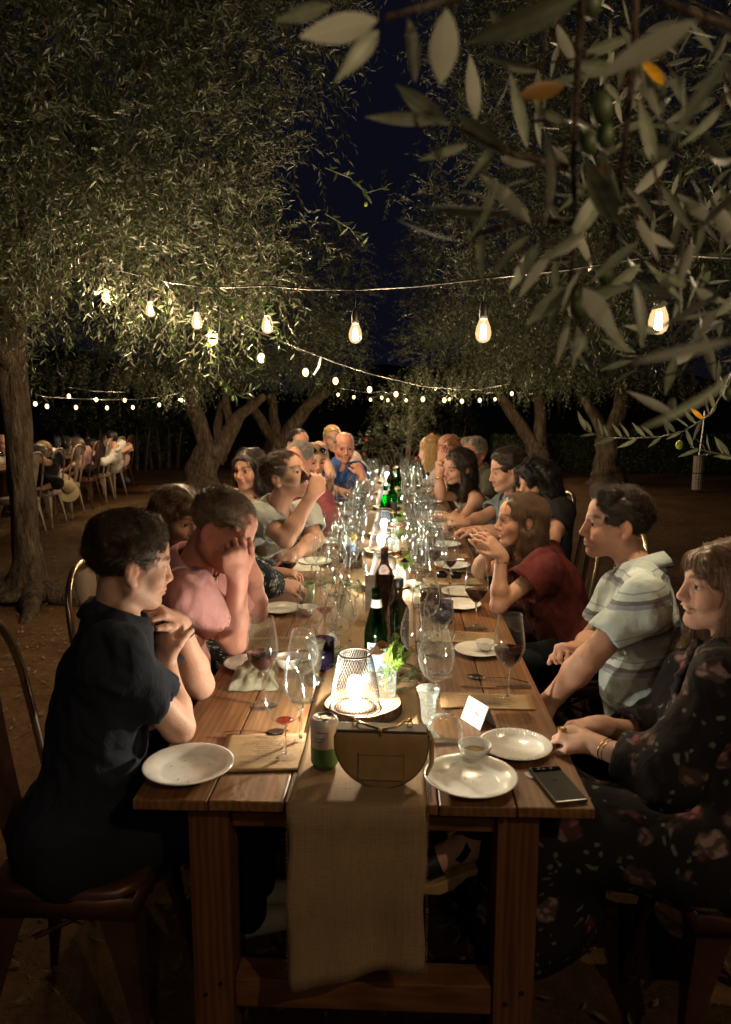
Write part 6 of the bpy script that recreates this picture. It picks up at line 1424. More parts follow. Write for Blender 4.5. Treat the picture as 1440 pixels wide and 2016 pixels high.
for (px, py, k, lb_, w) in ((820, 1340, 'balloon', 'balloon glass with a little white wine right of the bottles', (.018, 'white_wine')), (858, 1400, 'balloon', 'tall empty balloon glass behind the pressed glass', None), (846, 1372, 'white', 'empty wine glass between two balloon glasses on the right', None), (838, 1262, 'balloon', 'empty balloon glass right of the oil bottle', None), (872, 1330, 'white', 'empty wine glass left of the plate with a bowl', None), (862, 1290, 'balloon', 'empty balloon glass nearest the plate with a bowl', None), (826, 1195, 'red', 'tall empty glass just right of the oil bottle cap', None), (858, 1160, 'balloon', 'balloon glass with pale wine left of the sunglasses', (.02, 'white_wine')), (832, 1140, 'balloon', 'empty balloon glass right of the second lantern', None), (880, 1105, 'white', 'empty glass behind the sunglasses', None)):
    wine_glass(tz(px, py), k, lb_, 'wine glasses right of the bottles', w, 0)
votive(tz(874, 1225), 'purple candle glass beside the plate in front of the maroon blouse', 'purple_glass', s=1.0); side_plate(tz(905, 1195), 'side plate behind the purple candle glass on the right', beads=False, s=1.1); votive(tz(848, 1210), 'tall clear tumbler candle right of the oil bottle', 'smoke_glass', s=1.2)
menu(tz(900, 1255, .0005), -.05, .30, .13, 'kraft menu between the plates on the right')
# bottles
bottle_water(tz(741, 1330, RZ), 'bright green water bottle with blue label nearest on the runner', .1)
bottle_oil(tz(784, 1296, RZ), 'dark square oil bottle with black cap beside the green bottle')
bottle_wine(tz(757, 1230, RZ), 'empty smoky clear wine bottle behind the green one', 'smoke_glass', None, clear=True)
# table sign leaning behind the smoky bottle
def table_sign(p, label, txt='Ta', group='wooden table signs', w=.12, h=.15, rz=.1):
    t = empty('table_sign', p, rz, label, 'table sign', group); o = bevel(MB().box((-w/2, -.009, 0), (w/2, .009, h)).build('board', M['sign_wood'], t), .002)
    cu = bpy.data.curves.new('lettering', 'FONT'); cu.body = txt; cu.size = .042; cu.shear = .3; cu.extrude = .0004; f0 = bpy.data.objects.new('lettering_source', cu); COL.objects.link(f0); bpy.context.view_layer.update(); me = bpy.data.meshes.new_from_object(f0.evaluated_get(bpy.context.evaluated_depsgraph_get())); bpy.data.objects.remove(f0); me.materials.clear(); me.materials.append(M['ink']); f = link('lettering', me, o); f.location = (-w*.32, -.0095, h*.42); f.rotation_euler = (PI/2, 0, 0); return t
M['sign_wood'] = wood('grey_weathered_board', (.16, .135, .11), (.30, .26, .22), (.42, .38, .32), 'X', .8)
table_sign(tz(748, 1205, RZ), 'grey wooden table sign behind the smoky bottle')
# second to sixth lantern groups further along the runner
LY = [(.030, 1.83, 'second wire lantern beside the wooden table sign'), (.0, 2.62, 'third wire lantern before the pair of water bottles'), (.005, 3.15, 'fourth wire lantern in front of the pair of water bottles'), (-.01, 4.35, 'fifth wire lantern among the crowded glasses'), (.0, 5.25, 'sixth wire lantern behind the far wooden sign'), (-.02, 6.2, 'farthest wire lantern near the end of the table')]
for i, (x, y, lb_) in enumerate(LY):
    p = A(x-.005, y, ZT+RZ); log_slice(p, .105, .028, lb_.replace('wire lantern', 'log slice'))
    lantern(p+A(-.01, -.01, .029), lb_, LANTERN_W*(.6 if i == 0 else .36))
    fl_ = [[('rose', (.02, -.03, .02), .02, 'petal_dark'), ('leaf', (.05, .0, .06), .03, 'fern'), ('leaf', (.07, .01, .03), .03, 'fern'), ('rose', (-.02, 0, .04), .02, 'petal_rust')], [('rose', (-.02, 0, .035), .024, 'petal_pink'), ('rose', (.025, .0, .045), .024, 'petal'), ('fern', (.06, 0, .03), .03, 'fern')]][i % 2]
    bud_vase(p+A(.062, -.02, .029), ['bud vase with a plum dark bloom', 'bud vase of pale roses'][i % 2]+' beside the '+lb_.split(' wire')[0]+' lantern', fl_, h=.09)
    for s, nm in ((-1, 'left'), (1, 'right')): garland(p+A(s*.13, .06, 0), 16, (.05, .07), 'olive sprig '+nm+' of the '+lb_.split(' wire')[0]+' lantern', 10+i*2+s, .055)
bottle_water(tz(759, 1037, RZ), 'green water bottle with blue label, nearer of the middle pair', .0); bottle_wine(tz(772, 1030, RZ), 'dark green bottle standing behind the middle water bottle', 'green_glass', 'can_text'); bottle_wine(A(.02, 4.85, ZT+RZ), 'dark bottle with white label at the far wooden sign', 'dark_oil', 'label_white'); bottle_wine(A(.08, 4.7, ZT+RZ), 'bright green bottle beside the far wooden sign', 'green_glass', None); bottle_wine(A(-.06, 6.0, ZT+RZ), 'clear bottle sticking up at the far table end', 'glass', None)
table_sign(A(.005, 4.62, ZT+RZ), 'pale wooden table sign far down the runner', 'Ta', w=.13, h=.13, rz=0)
can(tz(690, 1092), 'pale can with a blue lower half on the left', 'label_white', 'can_blue', .5, rz=-.3)
napkin([tz(785, 1190)[:2], tz(860, 1190)[:2], tz(850, 1150)[:2], tz(790, 1150)[:2]], .03, 'cream crumpled cloth lit by the second lantern', 'napkin_pale', 9)
tumbler(tz(846, 1195), 'clear tumbler right of the oil bottle', wine=(.05, 'rose_wine')); votive(tz(700, 1120), 'dark candle glass beside the blue can', 'smoke_glass')
def sunglasses():
    p = tz(884, 1140); t = empty('sunglasses', p, -.15, 'dark sunglasses lying folded on the right planks', 'sunglasses')
    for s in (-1, 1): MB().sphere((s*.034, 0, .02), (.028, .006, .021), 14, 8).build('lens', M['phone_dark'], t, True); MB().tube([A(s*.062, 0, .028), A(s*.05, .05, .012), A(-s*.02, .055+s*.004, .01)], .002, 6).build('temple', M['black'], t)
    MB().tube([A(-.008, 0, .026), A(0, -.003, .029), A(.008, 0, .026)], .002, 6).build('bridge', M['black'], t)
sunglasses()
cb = MB()
for (px, py, r_, n_) in ((372, 1520, .075, 8), (927, 1543, .07, 5), (1015, 1476, .05, 8), (553, 1203, .05, 6), (943, 1285, .05, 4)):
    c_ = tz(px, py)
    for i in range(n_): a_ = RNG.uniform(0, 6.28); d_ = r_*math.sqrt(RNG.random())*.8; s_ = RNG.uniform(.0004, .0015); cb.box((-s_, -s_*.7, 0), (s_, s_*.7, s_), 0, rotz(a_), c_+A(d_*math.cos(a_), d_*math.sin(a_), .0072))
for i in range(60): c_ = A(RNG.uniform(-.45, .45), RNG.uniform(.03, 1.5), ZT); s_ = RNG.uniform(.0006, .0018); cb.box((-s_, -s_, 0), (s_, s_, s_), 0, rotz(i), c_+A(0, 0, .0004 if abs(c_[0]) > .16 else RZ))
tag(cb.build('crumbs', M['bread'], None), 'bread crumbs scattered over plates and planks', kind='stuff')
def eyeglass_case(): o = tag(bevel(MB().box((-.06, -.012, .001), (.06, .012, .014)).build('pen_case', M['can_text'], None), .005, 3), 'slim pale rimmed case by the elbow of the maroon guest', 'case'); o.location = tuple(tz(925, 1130)); o.rotation_euler = (0, 0, -.3)
eyeglass_case()
# place settings further down: plates, menus, cutlery and the crowd of glasses
rg = random.Random(5); SEATS = [1.75, 2.35, 2.95, 3.55, 4.15, 4.75, 5.35, 5.95, 6.5]; ordn = ['third', 'fourth', 'fifth', 'sixth', 'seventh', 'eighth', 'ninth', 'tenth', 'last']
for i, y in enumerate(SEATS):
    for s, sd in ((-1, 'left'), (1, 'right')):
        if not (s == -1 and i == 0):
            side_plate(A(s*.36, y+rg.uniform(-.06, .06), ZT+.001), 'side plate at the %s place along the %s edge' % (ordn[i], sd), 'beaded side plates', i < 2, 1.1)
        if i < 5: menu(A(s*.34, y+.27, ZT+.0008), s*.03+rg.uniform(-.06, .06), .28, .13, 'kraft menu at the %s place along the %s edge' % (ordn[i], sd))
        if i < 4: cutlery(rg.choice((KNIFE, FORK)), A(s*.44, y+.17, ZT), A(s*.25, y+.165, ZT), 'cutlery beside the plate at the %s place on the %s' % (ordn[i], sd), rg.choice(('knife', 'fork')))
        if i % 3 == 1: votive(A(s*.21, y+.1, ZT), 'purple candle glass at the %s place on the %s' % (ordn[i], sd), 'purple_glass', s=.95)
kinds = ('red', 'white', 'balloon', 'white'); gi = 0; ZC = {}
def ord_(sd, zone):
    k = ZC[(sd, zone)] = ZC.get((sd, zone), 0)+1; return ('front', 'second', 'third', 'fourth', 'fifth', 'sixth', 'seventh', 'eighth', 'ninth', 'tenth', 'eleventh', 'twelfth', 'thirteenth', 'fourteenth', 'fifteenth', 'sixteenth')[min(k-1, 15)]+' '
for i, y in enumerate(np.arange(2.0, 6.75, .175)):
    for s, sd in ((-1, 'left'), (1, 'right')):
        for k in range(2 if i % 3 else 3):
            x = s*(.165+.075*k+rg.uniform(-.025, .025)); yy = y+rg.uniform(-.07, .07); w = None; r_ = rg.random()
            if r_ < .14: w = (.03+.02*rg.random(), 'red_wine')
            elif r_ < .26: w = (.02+.02*rg.random(), rg.choice(('white_wine', 'orange_wine')))
            zone = ('second lantern', 'third lantern', 'middle bottle pair', 'fifth lantern', 'far sign', 'sixth lantern', 'table end')[min(6, int((yy-1.9)/.7))]
            wine_glass(A(x, yy, ZT), kinds[gi % 4], (ord_(sd, zone)+'glass of %s' % {'red_wine': 'red wine', 'white_wine': 'white wine', 'orange_wine': 'amber drink'}[w[1]] if w else ord_(sd, zone)+'empty wine glass')+' in the crowd %s of the %s' % (sd, zone), 'glasses crowded %s of the %s' % (sd, zone), (round(w[0], 2), w[1]) if w else None, 1 if yy < 3.6 else 2, s=rg.uniform(.95, 1.06)); gi += 1
# ------------------------------------------------------------------ second table at the left with its chairs
farm_table('long table at the far left half hidden by the slim trunk', -5.75, -4.85, 6.6, 9.2, 'tables at the left'); farm_table('left table\'s far half under the small festoon bulbs', -5.75, -4.85, 9.206, 12.0, 'tables at the left')
for i in range(52):
    y = rg.uniform(7, 11.8); x = -5.3+rg.uniform(-.28, .28); wine_glass(A(x, y, ZT), rg.choice(kinds), 'tiny glass in the crowd on the far left table', 'glasses on the far left table', None, 2)
for i, y in enumerate((7.6, 9.3, 11.0)): lantern(A(-5.3, y, ZT), ['nearest', 'middle', 'farthest'][i]+' lantern standing on the far left table', LANTERN_W*.07, 'lanterns on the far left table')
LCH = [(7.25, 'white_metal', 'cream metal chair nearest behind the slim trunk'), (8.0, 'white_metal', 'chipped cream chair with dark trimmed seat at the left table'), (8.75, 'white_metal', 'cream chair with the straw hat on its back'), (9.6, 'copper', 'brown metal chair behind the long haired left guest'), (10.3, 'white_metal', 'cream chair draped beside the dark haired left guest'), (10.95, 'white_metal', 'cream chair under the short haired pale guest'), (11.55, 'copper', 'brown chair at the end carrying the black bag')]
for y, m, lb_ in LCH: chair(-4.42-.09*(y-7.3), y, PI+rg.uniform(-.12, .12), lb_, 'chairs along the far left table', m)
# straw hat hung on a chair back, black bag on the last chair
hp = P(130, 960, 10.3); t = empty('straw_hat', hp, 0, 'wide straw hat hanging from a chair back at the left table', 'hat'); R_ = rotz(-.35)@roty(1.25)
hm = MB(); pr = [(.0005, .11), (.04, .112), (.075, .10), (.088, .06), (.092, .012), (.10, .004), (.16, .002), (.205, .012), (.208, .014), (.205, .016), (.16, .006), (.09, .008)]; hm.lathe(pr, 36); hm.v = [v+A(0, 0, .02*math.sin(2*math.atan2(v[1], v[0]))*(math.hypot(v[0], v[1])/.2)**2) for v in hm.v]; hm.xf(R_); hm.build('crown_and_brim', M['straw'], t, True)
rb = MB().lathe([(.0895, .03), (.0935, .012), (.0965, .010), (.0925, .034)], 36).xf(R_); rb.build('ribbon', M['ribbon'], t, True); MB().tube([R_@A(.207*math.cos(a), .207*math.sin(a), .014+.02*math.sin(2*a)) for a in np.linspace(0, 2*PI, 40)[:-1]], .004, 5, closed=True).build('brim_edge', M['ribbon'], t, True)
bp = P(238, 945, 13.1); t = empty('black_bag', bp, 0, 'black handbag hanging from the last left chair', 'handbag'); f_ = Field(axes_for((-.2, -.12, -.2), (.2, .12, .2), .012)); f_.ell((0, 0, 0), (.15, .07, .12), None, .01); f_.ell((0, 0, -.04), (.17, .08, .1), None, .05); f_.ripple(.006, 40, 2); V_, F_ = f_.extract(); link('body', mesh_np('bag_body', V_, F_), t, M['black']); MB().tube([A(-.1, 0, .09), A(-.07, 0, .2), A(.07, 0, .2), A(.1, 0, .09)], .008, 6).build('handle', M['black'], t)
# weathered sleeve standing before the hedge
cp_ = T(1372, 965, 0); t = empty('ribbed_cylinder', (cp_[0], cp_[1], 0), 0, 'pale ribbed cylinder with a thin rod before the right hedge', 'bollard'); mb = MB(); n = 24
for z in (0, .06, .3, .33, .60, .63): [mb.v.append(A((.078+.008*(i % 2))*math.cos(2*PI*i/n), (.078+.008*(i % 2))*math.sin(2*PI*i/n), z)) for i in range(n)]
for k in range(5):
    for i in range(n): mb.f.append([k*n+i, k*n+(i+1) % n, (k+1)*n+(i+1) % n, (k+1)*n+i]); mb.m.append(0)
mb.build('sleeve', M['slat_grey'] if 'slat_grey' in M else M['sign_wood'], t)
for z in (.005, .31, .625): MB().tube([A(.09*math.cos(a), .09*math.sin(a), z) for a in np.linspace(0, 2*PI, 24)[:-1]], .010, 6, closed=True).build('band', M['rim'], t, True)
MB().tube([A(0, 0, .62), A(.03, 0, 1.0), A(.05, 0, 1.4)], .011, 6).build('rod', M['alu'], t)
for i in range(4): MB().box((-.5, -.04, -.02), (.5, .04, .03)).xf(rotz(.05*i), T(240+45*i, 968-i*3, 0)+A(0, 0, .03)).build('timber_offcut', M['table_rail'], None)['category'] = 'timber'
for i, o in enumerate([o for o in COL.objects if o.name.startswith('timber_offcut')]): tag(o, ('leftmost', 'second', 'third', 'rightmost')[i]+' weathered timber lying on the dirt beyond the left table', 'timber', 'timber lying on the dirt')
# ------------------------------------------------------------------ the diners
CM = lambda n, *a, **k: cloth_mat(n, *a, **k)
navy = CM('navy_cotton', 'plain', (.017, .021, .033)); pinkc = CM('pink_pique', 'heather', (.54, .27, .27)); greyt = CM('grey_heather', 'heather', (.33, .34, .31)); burg = CM('burgundy_cotton', 'plain', (.21, .055, .065)); blue = CM('royal_blue_cotton', 'plain', (.045, .09, .27))
leafy = CM('navy_leaf_print', 'leafy', (.012, .016, .024), [(.34, .36, .30), (.42, .42, .36), (.16, .2, .2), (.5, .5, .44)], 24); darkfloral = CM('dark_floral_chiffon', 'floral', (.013, .010, .011), [(.20, .07, .085), (.15, .10, .085), (.26, .17, .155), (.28, .15, .04), (.04, .11, .13), (.12, .13, .10)], 16)
maroon = CM('maroon_satin', 'plain', (.105, .022, .020)); stripes = CM('striped_cotton', 'stripes', (.5, .5, .5)); chambray = CM('blue_grey_chambray', 'heather', (.13, .17, .21)); olivec = CM('olive_grey_shirt', 'plain', (.10, .10, .075)); halter = CM('black_white_print', 'leafy', (.40, .39, .34), [(.03, .03, .03), (.05, .06, .05), (.4, .4, .35), (.03, .03, .03)], 26); paleprint = CM('pale_paisley', 'floral', (.42, .36, .35), [(.14, .10, .12), (.35, .22, .25), (.25, .25, .28), (.12, .09, .1)], 28)
tan = CM('tan_knit', 'plain', (.42, .30, .2)); blackc = CM('black_cloth', 'plain', (.012, .012, .013)); denim = CM('dark_trousers', 'plain', (.012, .014, .02)); greytee = CM('pale_grey_tee', 'plain', (.38, .35, .31)); whitec = CM('white_linen', 'plain', (.58, .54, .48)); rosec = CM('dusty_rose', 'plain', (.3, .17, .16)); shoe_w = plain('cream_trainer', (.52, .48, .40), .6)
SK = (.52, .30, .205); SKR = (.54, .26, .19); SKP = (.58, .36, .265)
FIST = (1.25, 1.5, 1.0); RELAX = (.35, .5, .35); CLAW = (.55, .75, .45)
# 1 navy polo, near left
p1, J1 = person('young man in a navy polo at the near left resting his chin on his hand', P(256, 1108, 1.92), (.80, .56, -.16), skin=SKP, detail=2, roll=-.05, q=dict(brow=(.03, .018, .012), stubble=.25, nose=1.05, jaw=1.05),
    hair=('quiff', 'brown', dict(vol=1.02)), N=P(232, 1222, 1.90), hip=(-.73, .20, .55), torso=(.93, .36, 0), S_R=P(222, 1290, 1.74), S_L=P(262, 1262, 2.10), shw=.19,
    arms=[('R', P(352, 1432, 1.90), P(326, 1310, 2.0), P(322, 1255, 2.02)-P(326, 1310, 2.0), (-.55, -.75, .1), FIST, .8), ('L', P(394, 1348, 2.16), P(352, 1228, 2.08), P(300, 1192, 2.0)-P(352, 1228, 2.08), (.15, -.25, .95), (.9, 1.2, .8), .4)],
    cloth=('polo', navy, dict(sleeve=.60, flare=.016, loose=.014, neck=.068, seed=3, gap=.5)), legs=(denim, 'trousers', [A(-.36, .68, .10), A(-.37, .56, .08)], shoe_w))
wr = p1; a = J1['arms']['L']; ax = nrm(a['W']-a['E']); c = a['W']-ax*.025; s1 = nrm(np.cross(ax, A(0, 0, 1))); s2 = np.cross(s1, ax)
def bracelet(t, c, ax, r, w, mat, name, th=.003, flat=1.):
    s1 = nrm(np.cross(ax, A(.1, .2, 1))); s2 = np.cross(s1, ax); n = 26; mb = MB()
    for k, (rr, z) in enumerate(((r, -w), (r+th, -w*.9), (r+th, w*.9), (r, w))):
        for i in range(n): q_ = 2*PI*i/n; mb.v.append(c+s1*rr*math.cos(q_)+s2*rr*math.sin(q_)*flat+ax*z)
    for k in range(3):
        for i in range(n): mb.f.append([k*n+i, k*n+(i+1) % n, (k+1)*n+(i+1) % n, (k+1)*n+i]); mb.m.append(0)
    return mb.build(name, mat, t, True)
w_ = bracelet(p1, c, ax, .0325, .013, M['black'], 'wristwatch')
# 2 pink polo, hand over his eyes
p2, J2 = person('man in a pink polo covering his eyes with one hand', P(438, 1040, 2.3), (.82, -.10, -.52), skin=(.52, .25, .20), detail=2, q=dict(fat=.6, flush=.18, jaw=1.1, brow=(.12, .07, .05), belly=.5, nose=1.05, noeyes=1, nolids=1),
    hair=('short', 'greybrown', dict(vol=.985, line=.118)), N=P(383, 1118, 2.36), hip=(-.82, .92, .55), torso=(.97, -.05, 0), S_R=P(372, 1165, 2.2), S_L=P(425, 1150, 2.55), shw=.2,
    arms=[('R', P(462, 1262, 2.32), P(468, 1135, 2.22), P(458, 1062, 2.16)-P(468, 1135, 2.22), (.35, -.9, .1), (1.0, 1.25, .9), .5), ('L', P(505, 1205, 2.75), P(500, 1135, 2.55), (-.2, -.5, .8), (.8, -.3, .2), CLAW)],
    cloth=('polo', pinkc, dict(sleeve=.62, flare=.009, loose=.009, seed=5, neck=.07, gap=.42)), legs=(denim, 'trousers'))
# 3 floral woman behind him
person('woman with a short brown bob in a dark leaf print dress behind the pink polo', P(352, 1018, 3.0), (.78, -.55, -.22), skin=SK, q=dict(woman=1), hair=('bob', 'midbrown', dict(len=.02, bangs=1, vol=1.06, lock=.03)), hip=(-.86, 1.5, .55), N=P(352, 1092, 3.02), S_R=P(395, 1100, 2.86), S_L=P(410, 1100, 3.2),
    arms=[('R', P(500, 1140, 2.92), P(552, 1152, 3.06), (.8, .35, -.1), (.1, -.3, .9), CLAW), ('L', P(480, 1120, 3.3), P(545, 1128, 3.3), (.9, 0, 0), (0, 0, 1.), CLAW)], cloth=('dress', leafy, dict(sleeve=1.9, flare=.02, neck=.062)), legs=(leafy, 'skirt'))
# 4 drinking man
p4, J4 = person('man in a grey polo tipping back a wine glass to drink', P(563, 937, 3.55), (.86, -.32, .30), skin=SK, detail=2, q=dict(stubble=.8, jaw=1.05, gaze=(.8, -.45, .1)), hair=('short', 'brown', dict(vol=1.03)), N=P(545, 1005, 3.62), hip=(-.82, 2.15, .55), torso=(.85, -.4, 0), S_R=P(510, 1018, 3.48), S_L=P(600, 1012, 3.72),
    arms=[('R', P(563, 1062, 3.36), P(614, 975, 3.38), P(628, 945, 3.4)-P(614, 975, 3.38), (.4, -.8, -.2), (.9, 1.0, .6), .6), ('L', P(622, 1062, 3.66), P(578, 1092, 3.52), (-.7, -.6, -.1), (0, -.3, .9), RELAX)], cloth=('polo', greyt, dict(sleeve=.66, flare=.010, loose=.010, seed=8, neck=.07)), legs=(denim, 'trousers'))
ga, gb_ = P(599, 940, 3.42), P(650, 946, 3.44); dv = nrm(ga-gb_); g_ = wine_glass(gb_, 'red', 'wine glass raised to the lips of the drinking man', None, (.035, 'red_wine'), 0); g_.rotation_mode = 'QUATERNION'; g_.rotation_quaternion = Vector((0, 0, 1)).rotation_difference(Vector(tuple(dv)))
# 5 dark haired woman
person('smiling woman with a dark shoulder length bob turned from the table', P(491, 924, 4.55), (-.42, -.9, -.06), skin=SK, q=dict(woman=1, smile=.6), hair=('bob', 'dark', dict(len=.10, vol=1.08, lock=.034)), hip=(-.88, 2.95, .55), torso=(.55, -.8, 0), cloth=('blouse', tan, dict(sleeve=.4, neck=.075)),
    arms=[('R', P(462, 1010, 4.4), P(500, 1040, 4.3), (.6, -.5, 0), (0, 0, 1.)), ('L', P(560, 1010, 4.6), P(560, 1040, 4.4), (.6, -.5, 0), (0, 0, 1.))])
# 6 burgundy
person('grey haired older man in a burgundy shirt turned to his neighbour', P(588, 907, 4.75), (-.40, -.90, -.05), skin=SKR, q=dict(flush=.3, fat=.5, belly=.4, brow=(.25, .2, .16)), hair=('short', 'grey', dict(line=.115)), N=P(604, 975, 4.8), hip=(-.80, 3.35, .55), torso=(.75, -.65, 0), shw=.21, S_L=P(635, 985, 4.7), S_R=P(565, 990, 4.65),
    arms=[('L', P(648, 1022, 4.55), P(600, 1040, 4.5), (-.8, -.5, 0), (0, 0, 1.)), ('R', P(560, 1035, 4.5), P(600, 1042, 4.4), (.6, -.5, 0), (0, 0, 1.))], cloth=('shirt', burg, dict(sleeve=1.8, flare=.012, seed=6)))
# 7 dark hair behind
person('dark haired man half hidden behind the grey haired man', P(588, 874, 6.0), (.55, -.8, -.05), skin=SKR, detail=0, hair=('short', 'dark', {}), cloth=('shirt', navy, {}), hip=(-.86, 4.35, .55), arms=[('R', P(560, 960, 5.9), P(600, 975, 5.7), (.8, 0, 0), (0, 0, 1.))])
# 8 blonde with sunglasses
p8, J8 = person('blonde woman with sunglasses pushed up on her head, arm raised to her hair', P(619, 906, 5.5), (.40, -.88, -.16), skin=SKP, q=dict(woman=1, smile=.4), detail=1, hair=('bob', 'darkblonde', dict(len=.03, vol=1.05, showear=1)), cloth=('dress', whitec, dict(sleeve=.2, neck=.08)), hip=(-.80, 4.0, .55), torso=(.6, -.75, 0),
    arms=[('L', P(652, 934, 5.35), P(640, 898, 5.5), (-.2, 0, 1.), (.6, -.6, 0), CLAW), ('R', P(600, 980, 5.3), P(625, 985, 5.1), (.6, -.5, 0), (0, 0, 1.))])
sg = MB()
for s in (-1, 1): sg.sphere(J8['C']+J8['Rm'][0]*s*.034+J8['Rm'][1]*.072+J8['Rm'][2]*.088, (.026, .02, .02), 10, 6)
sg.build('sunglasses', M['phone_dark'], p8, True)
# 9 blue polo, 10 behind
person('balding man in a royal blue polo leaning his cheek on his fist', P(678, 880, 6.5), (.22, -.96, -.12), skin=SKR, sc=1.08, q=dict(flush=.35, fat=.3, smile=.3, brow=(.3, .22, .16)), hair=('bald', 'grey', dict(vol=.985)), hip=(-.70, 4.9, .55), torso=(.35, -.93, 0), N=P(672, 914, 6.5), S_R=P(645, 930, 6.4), S_L=P(705, 928, 6.55),
    arms=[('L', P(718, 958, 6.35), P(713, 934, 6.38), (-.42, .0, .8), (.5, -.8, .2), (1.1, 1.3, .8)), ('R', P(650, 965, 6.2), P(672, 968, 6.1), (.7, -.5, 0), (0, 0, 1.))], cloth=('polo', blue, dict(sleeve=.62, vee=.11, seed=2)))
person('fair haired guest in a pale tee half hidden behind the blue polo', P(655, 864, 7.2), (.25, -.9, -.05), skin=SKP, detail=0, hair=('short', 'blonde', dict(vol=1.05)), cloth=('tee', greytee, dict(sleeve=.7)), hip=(-.66, 5.75, .55), N=P(700, 905, 7.2), shw=.2, arms=[('L', P(722, 940, 7.1), P(705, 950, 6.8), (-.6, -.6, 0), (0, 0, 1.))])
# right side -------------------------------------------------------------------------------
r1, K1 = person('smiling woman with fringed long brown hair in a dark floral dress, near right', P(1426, 1152, 1.97), (-.955, .0, .04), skin=SKP, detail=2, q=dict(woman=1, smile=1.3, open=1.25, nose=1.1, chin=1.02), hair=('long', 'lightbrown', dict(len=.40, bangs=1, vol=1.05, lock=.027, drift=(-.30, -.03, 0))), N=P(1440, 1285, 1.95), hip=(.86, .22, .55), torso=(-.93, .36, 0),
    S_L=P(1425, 1340, 1.70), S_R=P(1370, 1318, 2.08), arms=[('L', P(1318, 1525, 1.68), P(1168, 1465, 1.84), P(1078, 1428, 1.93)-P(1168, 1465, 1.84), (.15, -.55, .85), (.75, .85, .5), .5), ('R', P(1290, 1450, 2.1), P(1180, 1428, 2.02), P(1105, 1432, 1.98)-P(1180, 1428, 2.02), (.2, .3, .95), (.6, .8, .5), .4)],
    cloth=('dress', darkfloral, dict(sleeve=1.55, flare=.028, loose=.010, seed=4, neck=.06, vee=.07, ripple=.007, rfreq=60)), legs=(darkfloral, 'skirt'))
a = K1['arms']['L']; ax = nrm(a['W']-a['E'])
for i in range(2): bracelet(r1, a['W']-ax*(.035+.012*i), nrm(ax+A(.1*i, .2, .1)), .0255, .0012, M['gold'], 'bracelet', .0016)
rp = a['W']+nrm(a['d'])*.078+nrm(a['n'])*.013; rm = MB(); rm.sphere(rp+A(-.012, -.01, .004), (.0095, .0095, .0065), 12, 8)
for i in range(9): q_ = 2*PI*i/9; rm.sphere(rp+A(-.012+.0085*math.cos(q_), -.01+.0085*math.sin(q_), .006), .0032, 6, 4)
rm.build('ring', M['gold'], r1, True)
# ruffled scarf of her dress
sc_ = MB(); nn_ = K1['N']
for k in range(7):
    pts_ = []; 
    for i in range(10): f = i/9; pts_.append(nn_+K1['fw']*(.075+.05*math.sin(f*2.2)+.008*math.sin(i*2+k))+K1['rt']*((k-3)*.011+.012*math.sin(f*6+k*1.3))+K1['up']*(.02-.30*f))
    sc_.tube(pts_, [.010+.004*math.sin(i*1.9+k) for i in range(10)], 7)
sc_.build('scarf', darkfloral, r1, True)
# 2 striped shirt
r2, K2 = person('dark haired man in a short sleeved striped shirt smiling down the table', P(1214, 1030, 2.52), (-.99, .06, .02), skin=SK, detail=2, q=dict(smile=.7, nose=1.15, jaw=1.04, stubble=.35, gaze=(-.97, -.12, 0)), hair=('tousled', 'dark', dict(vol=1.03)), N=P(1262, 1122, 2.5), hip=(.86, .74, .55), torso=(-.96, .1, 0), S_L=P(1268, 1185, 2.2), S_R=P(1225, 1165, 2.58), shw=.19,
    arms=[('L', P(1158, 1298, 2.2), P(1085, 1378, 2.28), (-.7, .1, -.7), (-.6, -.5, .5), RELAX), ('R', P(1165, 1262, 2.62), P(1142, 1280, 2.36), (-.55, -.55, .25), (-.3, -.1, .9), (1.1, 1.3, .9), .7)], cloth=('shirt', stripes, dict(sleeve=.66, flare=.008, loose=.012, seed=9, neck=.066, gap=.42, collr=.071, ripple=.006, rfreq=38)), legs=(blackc, 'trousers'))
# 3 maroon blouse
r3, K3 = person('woman in a maroon blouse with long light brown hair, hands raised at her chin', P(1026, 1022, 3.25), (-.985, -.12, -.02), skin=SK, detail=2, sc=.97, q=dict(woman=1, open=.25, nose=1.1, lip=(.36, .09, .08)), hair=('long', 'midbrown', dict(len=.30, vol=1.04, lock=.024, showear=1, drift=(-.12, 0, 0))), N=P(1062, 1082, 3.3), hip=(.84, 1.6, .55), torso=(-.96, -.1, 0), S_L=P(1072, 1118, 3.1), S_R=P(1048, 1110, 3.45),
    arms=[('L', P(982, 1192, 3.02), P(987, 1092, 3.02), P(950, 1050, 3.0)-P(987, 1092, 3.02), (.35, -.6, .6), (.25, .45, .35), .6), ('R', P(944, 1122, 3.28), P(962, 1085, 3.2), P(940, 1058, 3.12)-P(962, 1085, 3.2), (-.2, -.8, .3), (.35, .6, .4), .6)], cloth=('blouse', maroon, dict(sleeve=.50, flare=.03, loose=.016, seed=12, neck=.07, ripple=.006, rfreq=70)), legs=(denim, 'trousers'))
a = K3['arms']['L']; bracelet(r3, a['W']-nrm(a['W']-a['E'])*.03, nrm(a['W']-a['E']), .027, .0015, M['gold'], 'bracelet', .0016)
MB().sphere(K3['C']+(K3['Rm'][0]*-.081-K3['Rm'][1]*.012-K3['Rm'][2]*.047)*.97, .005, 8, 6).build('earring', M['gold'], r3, True)
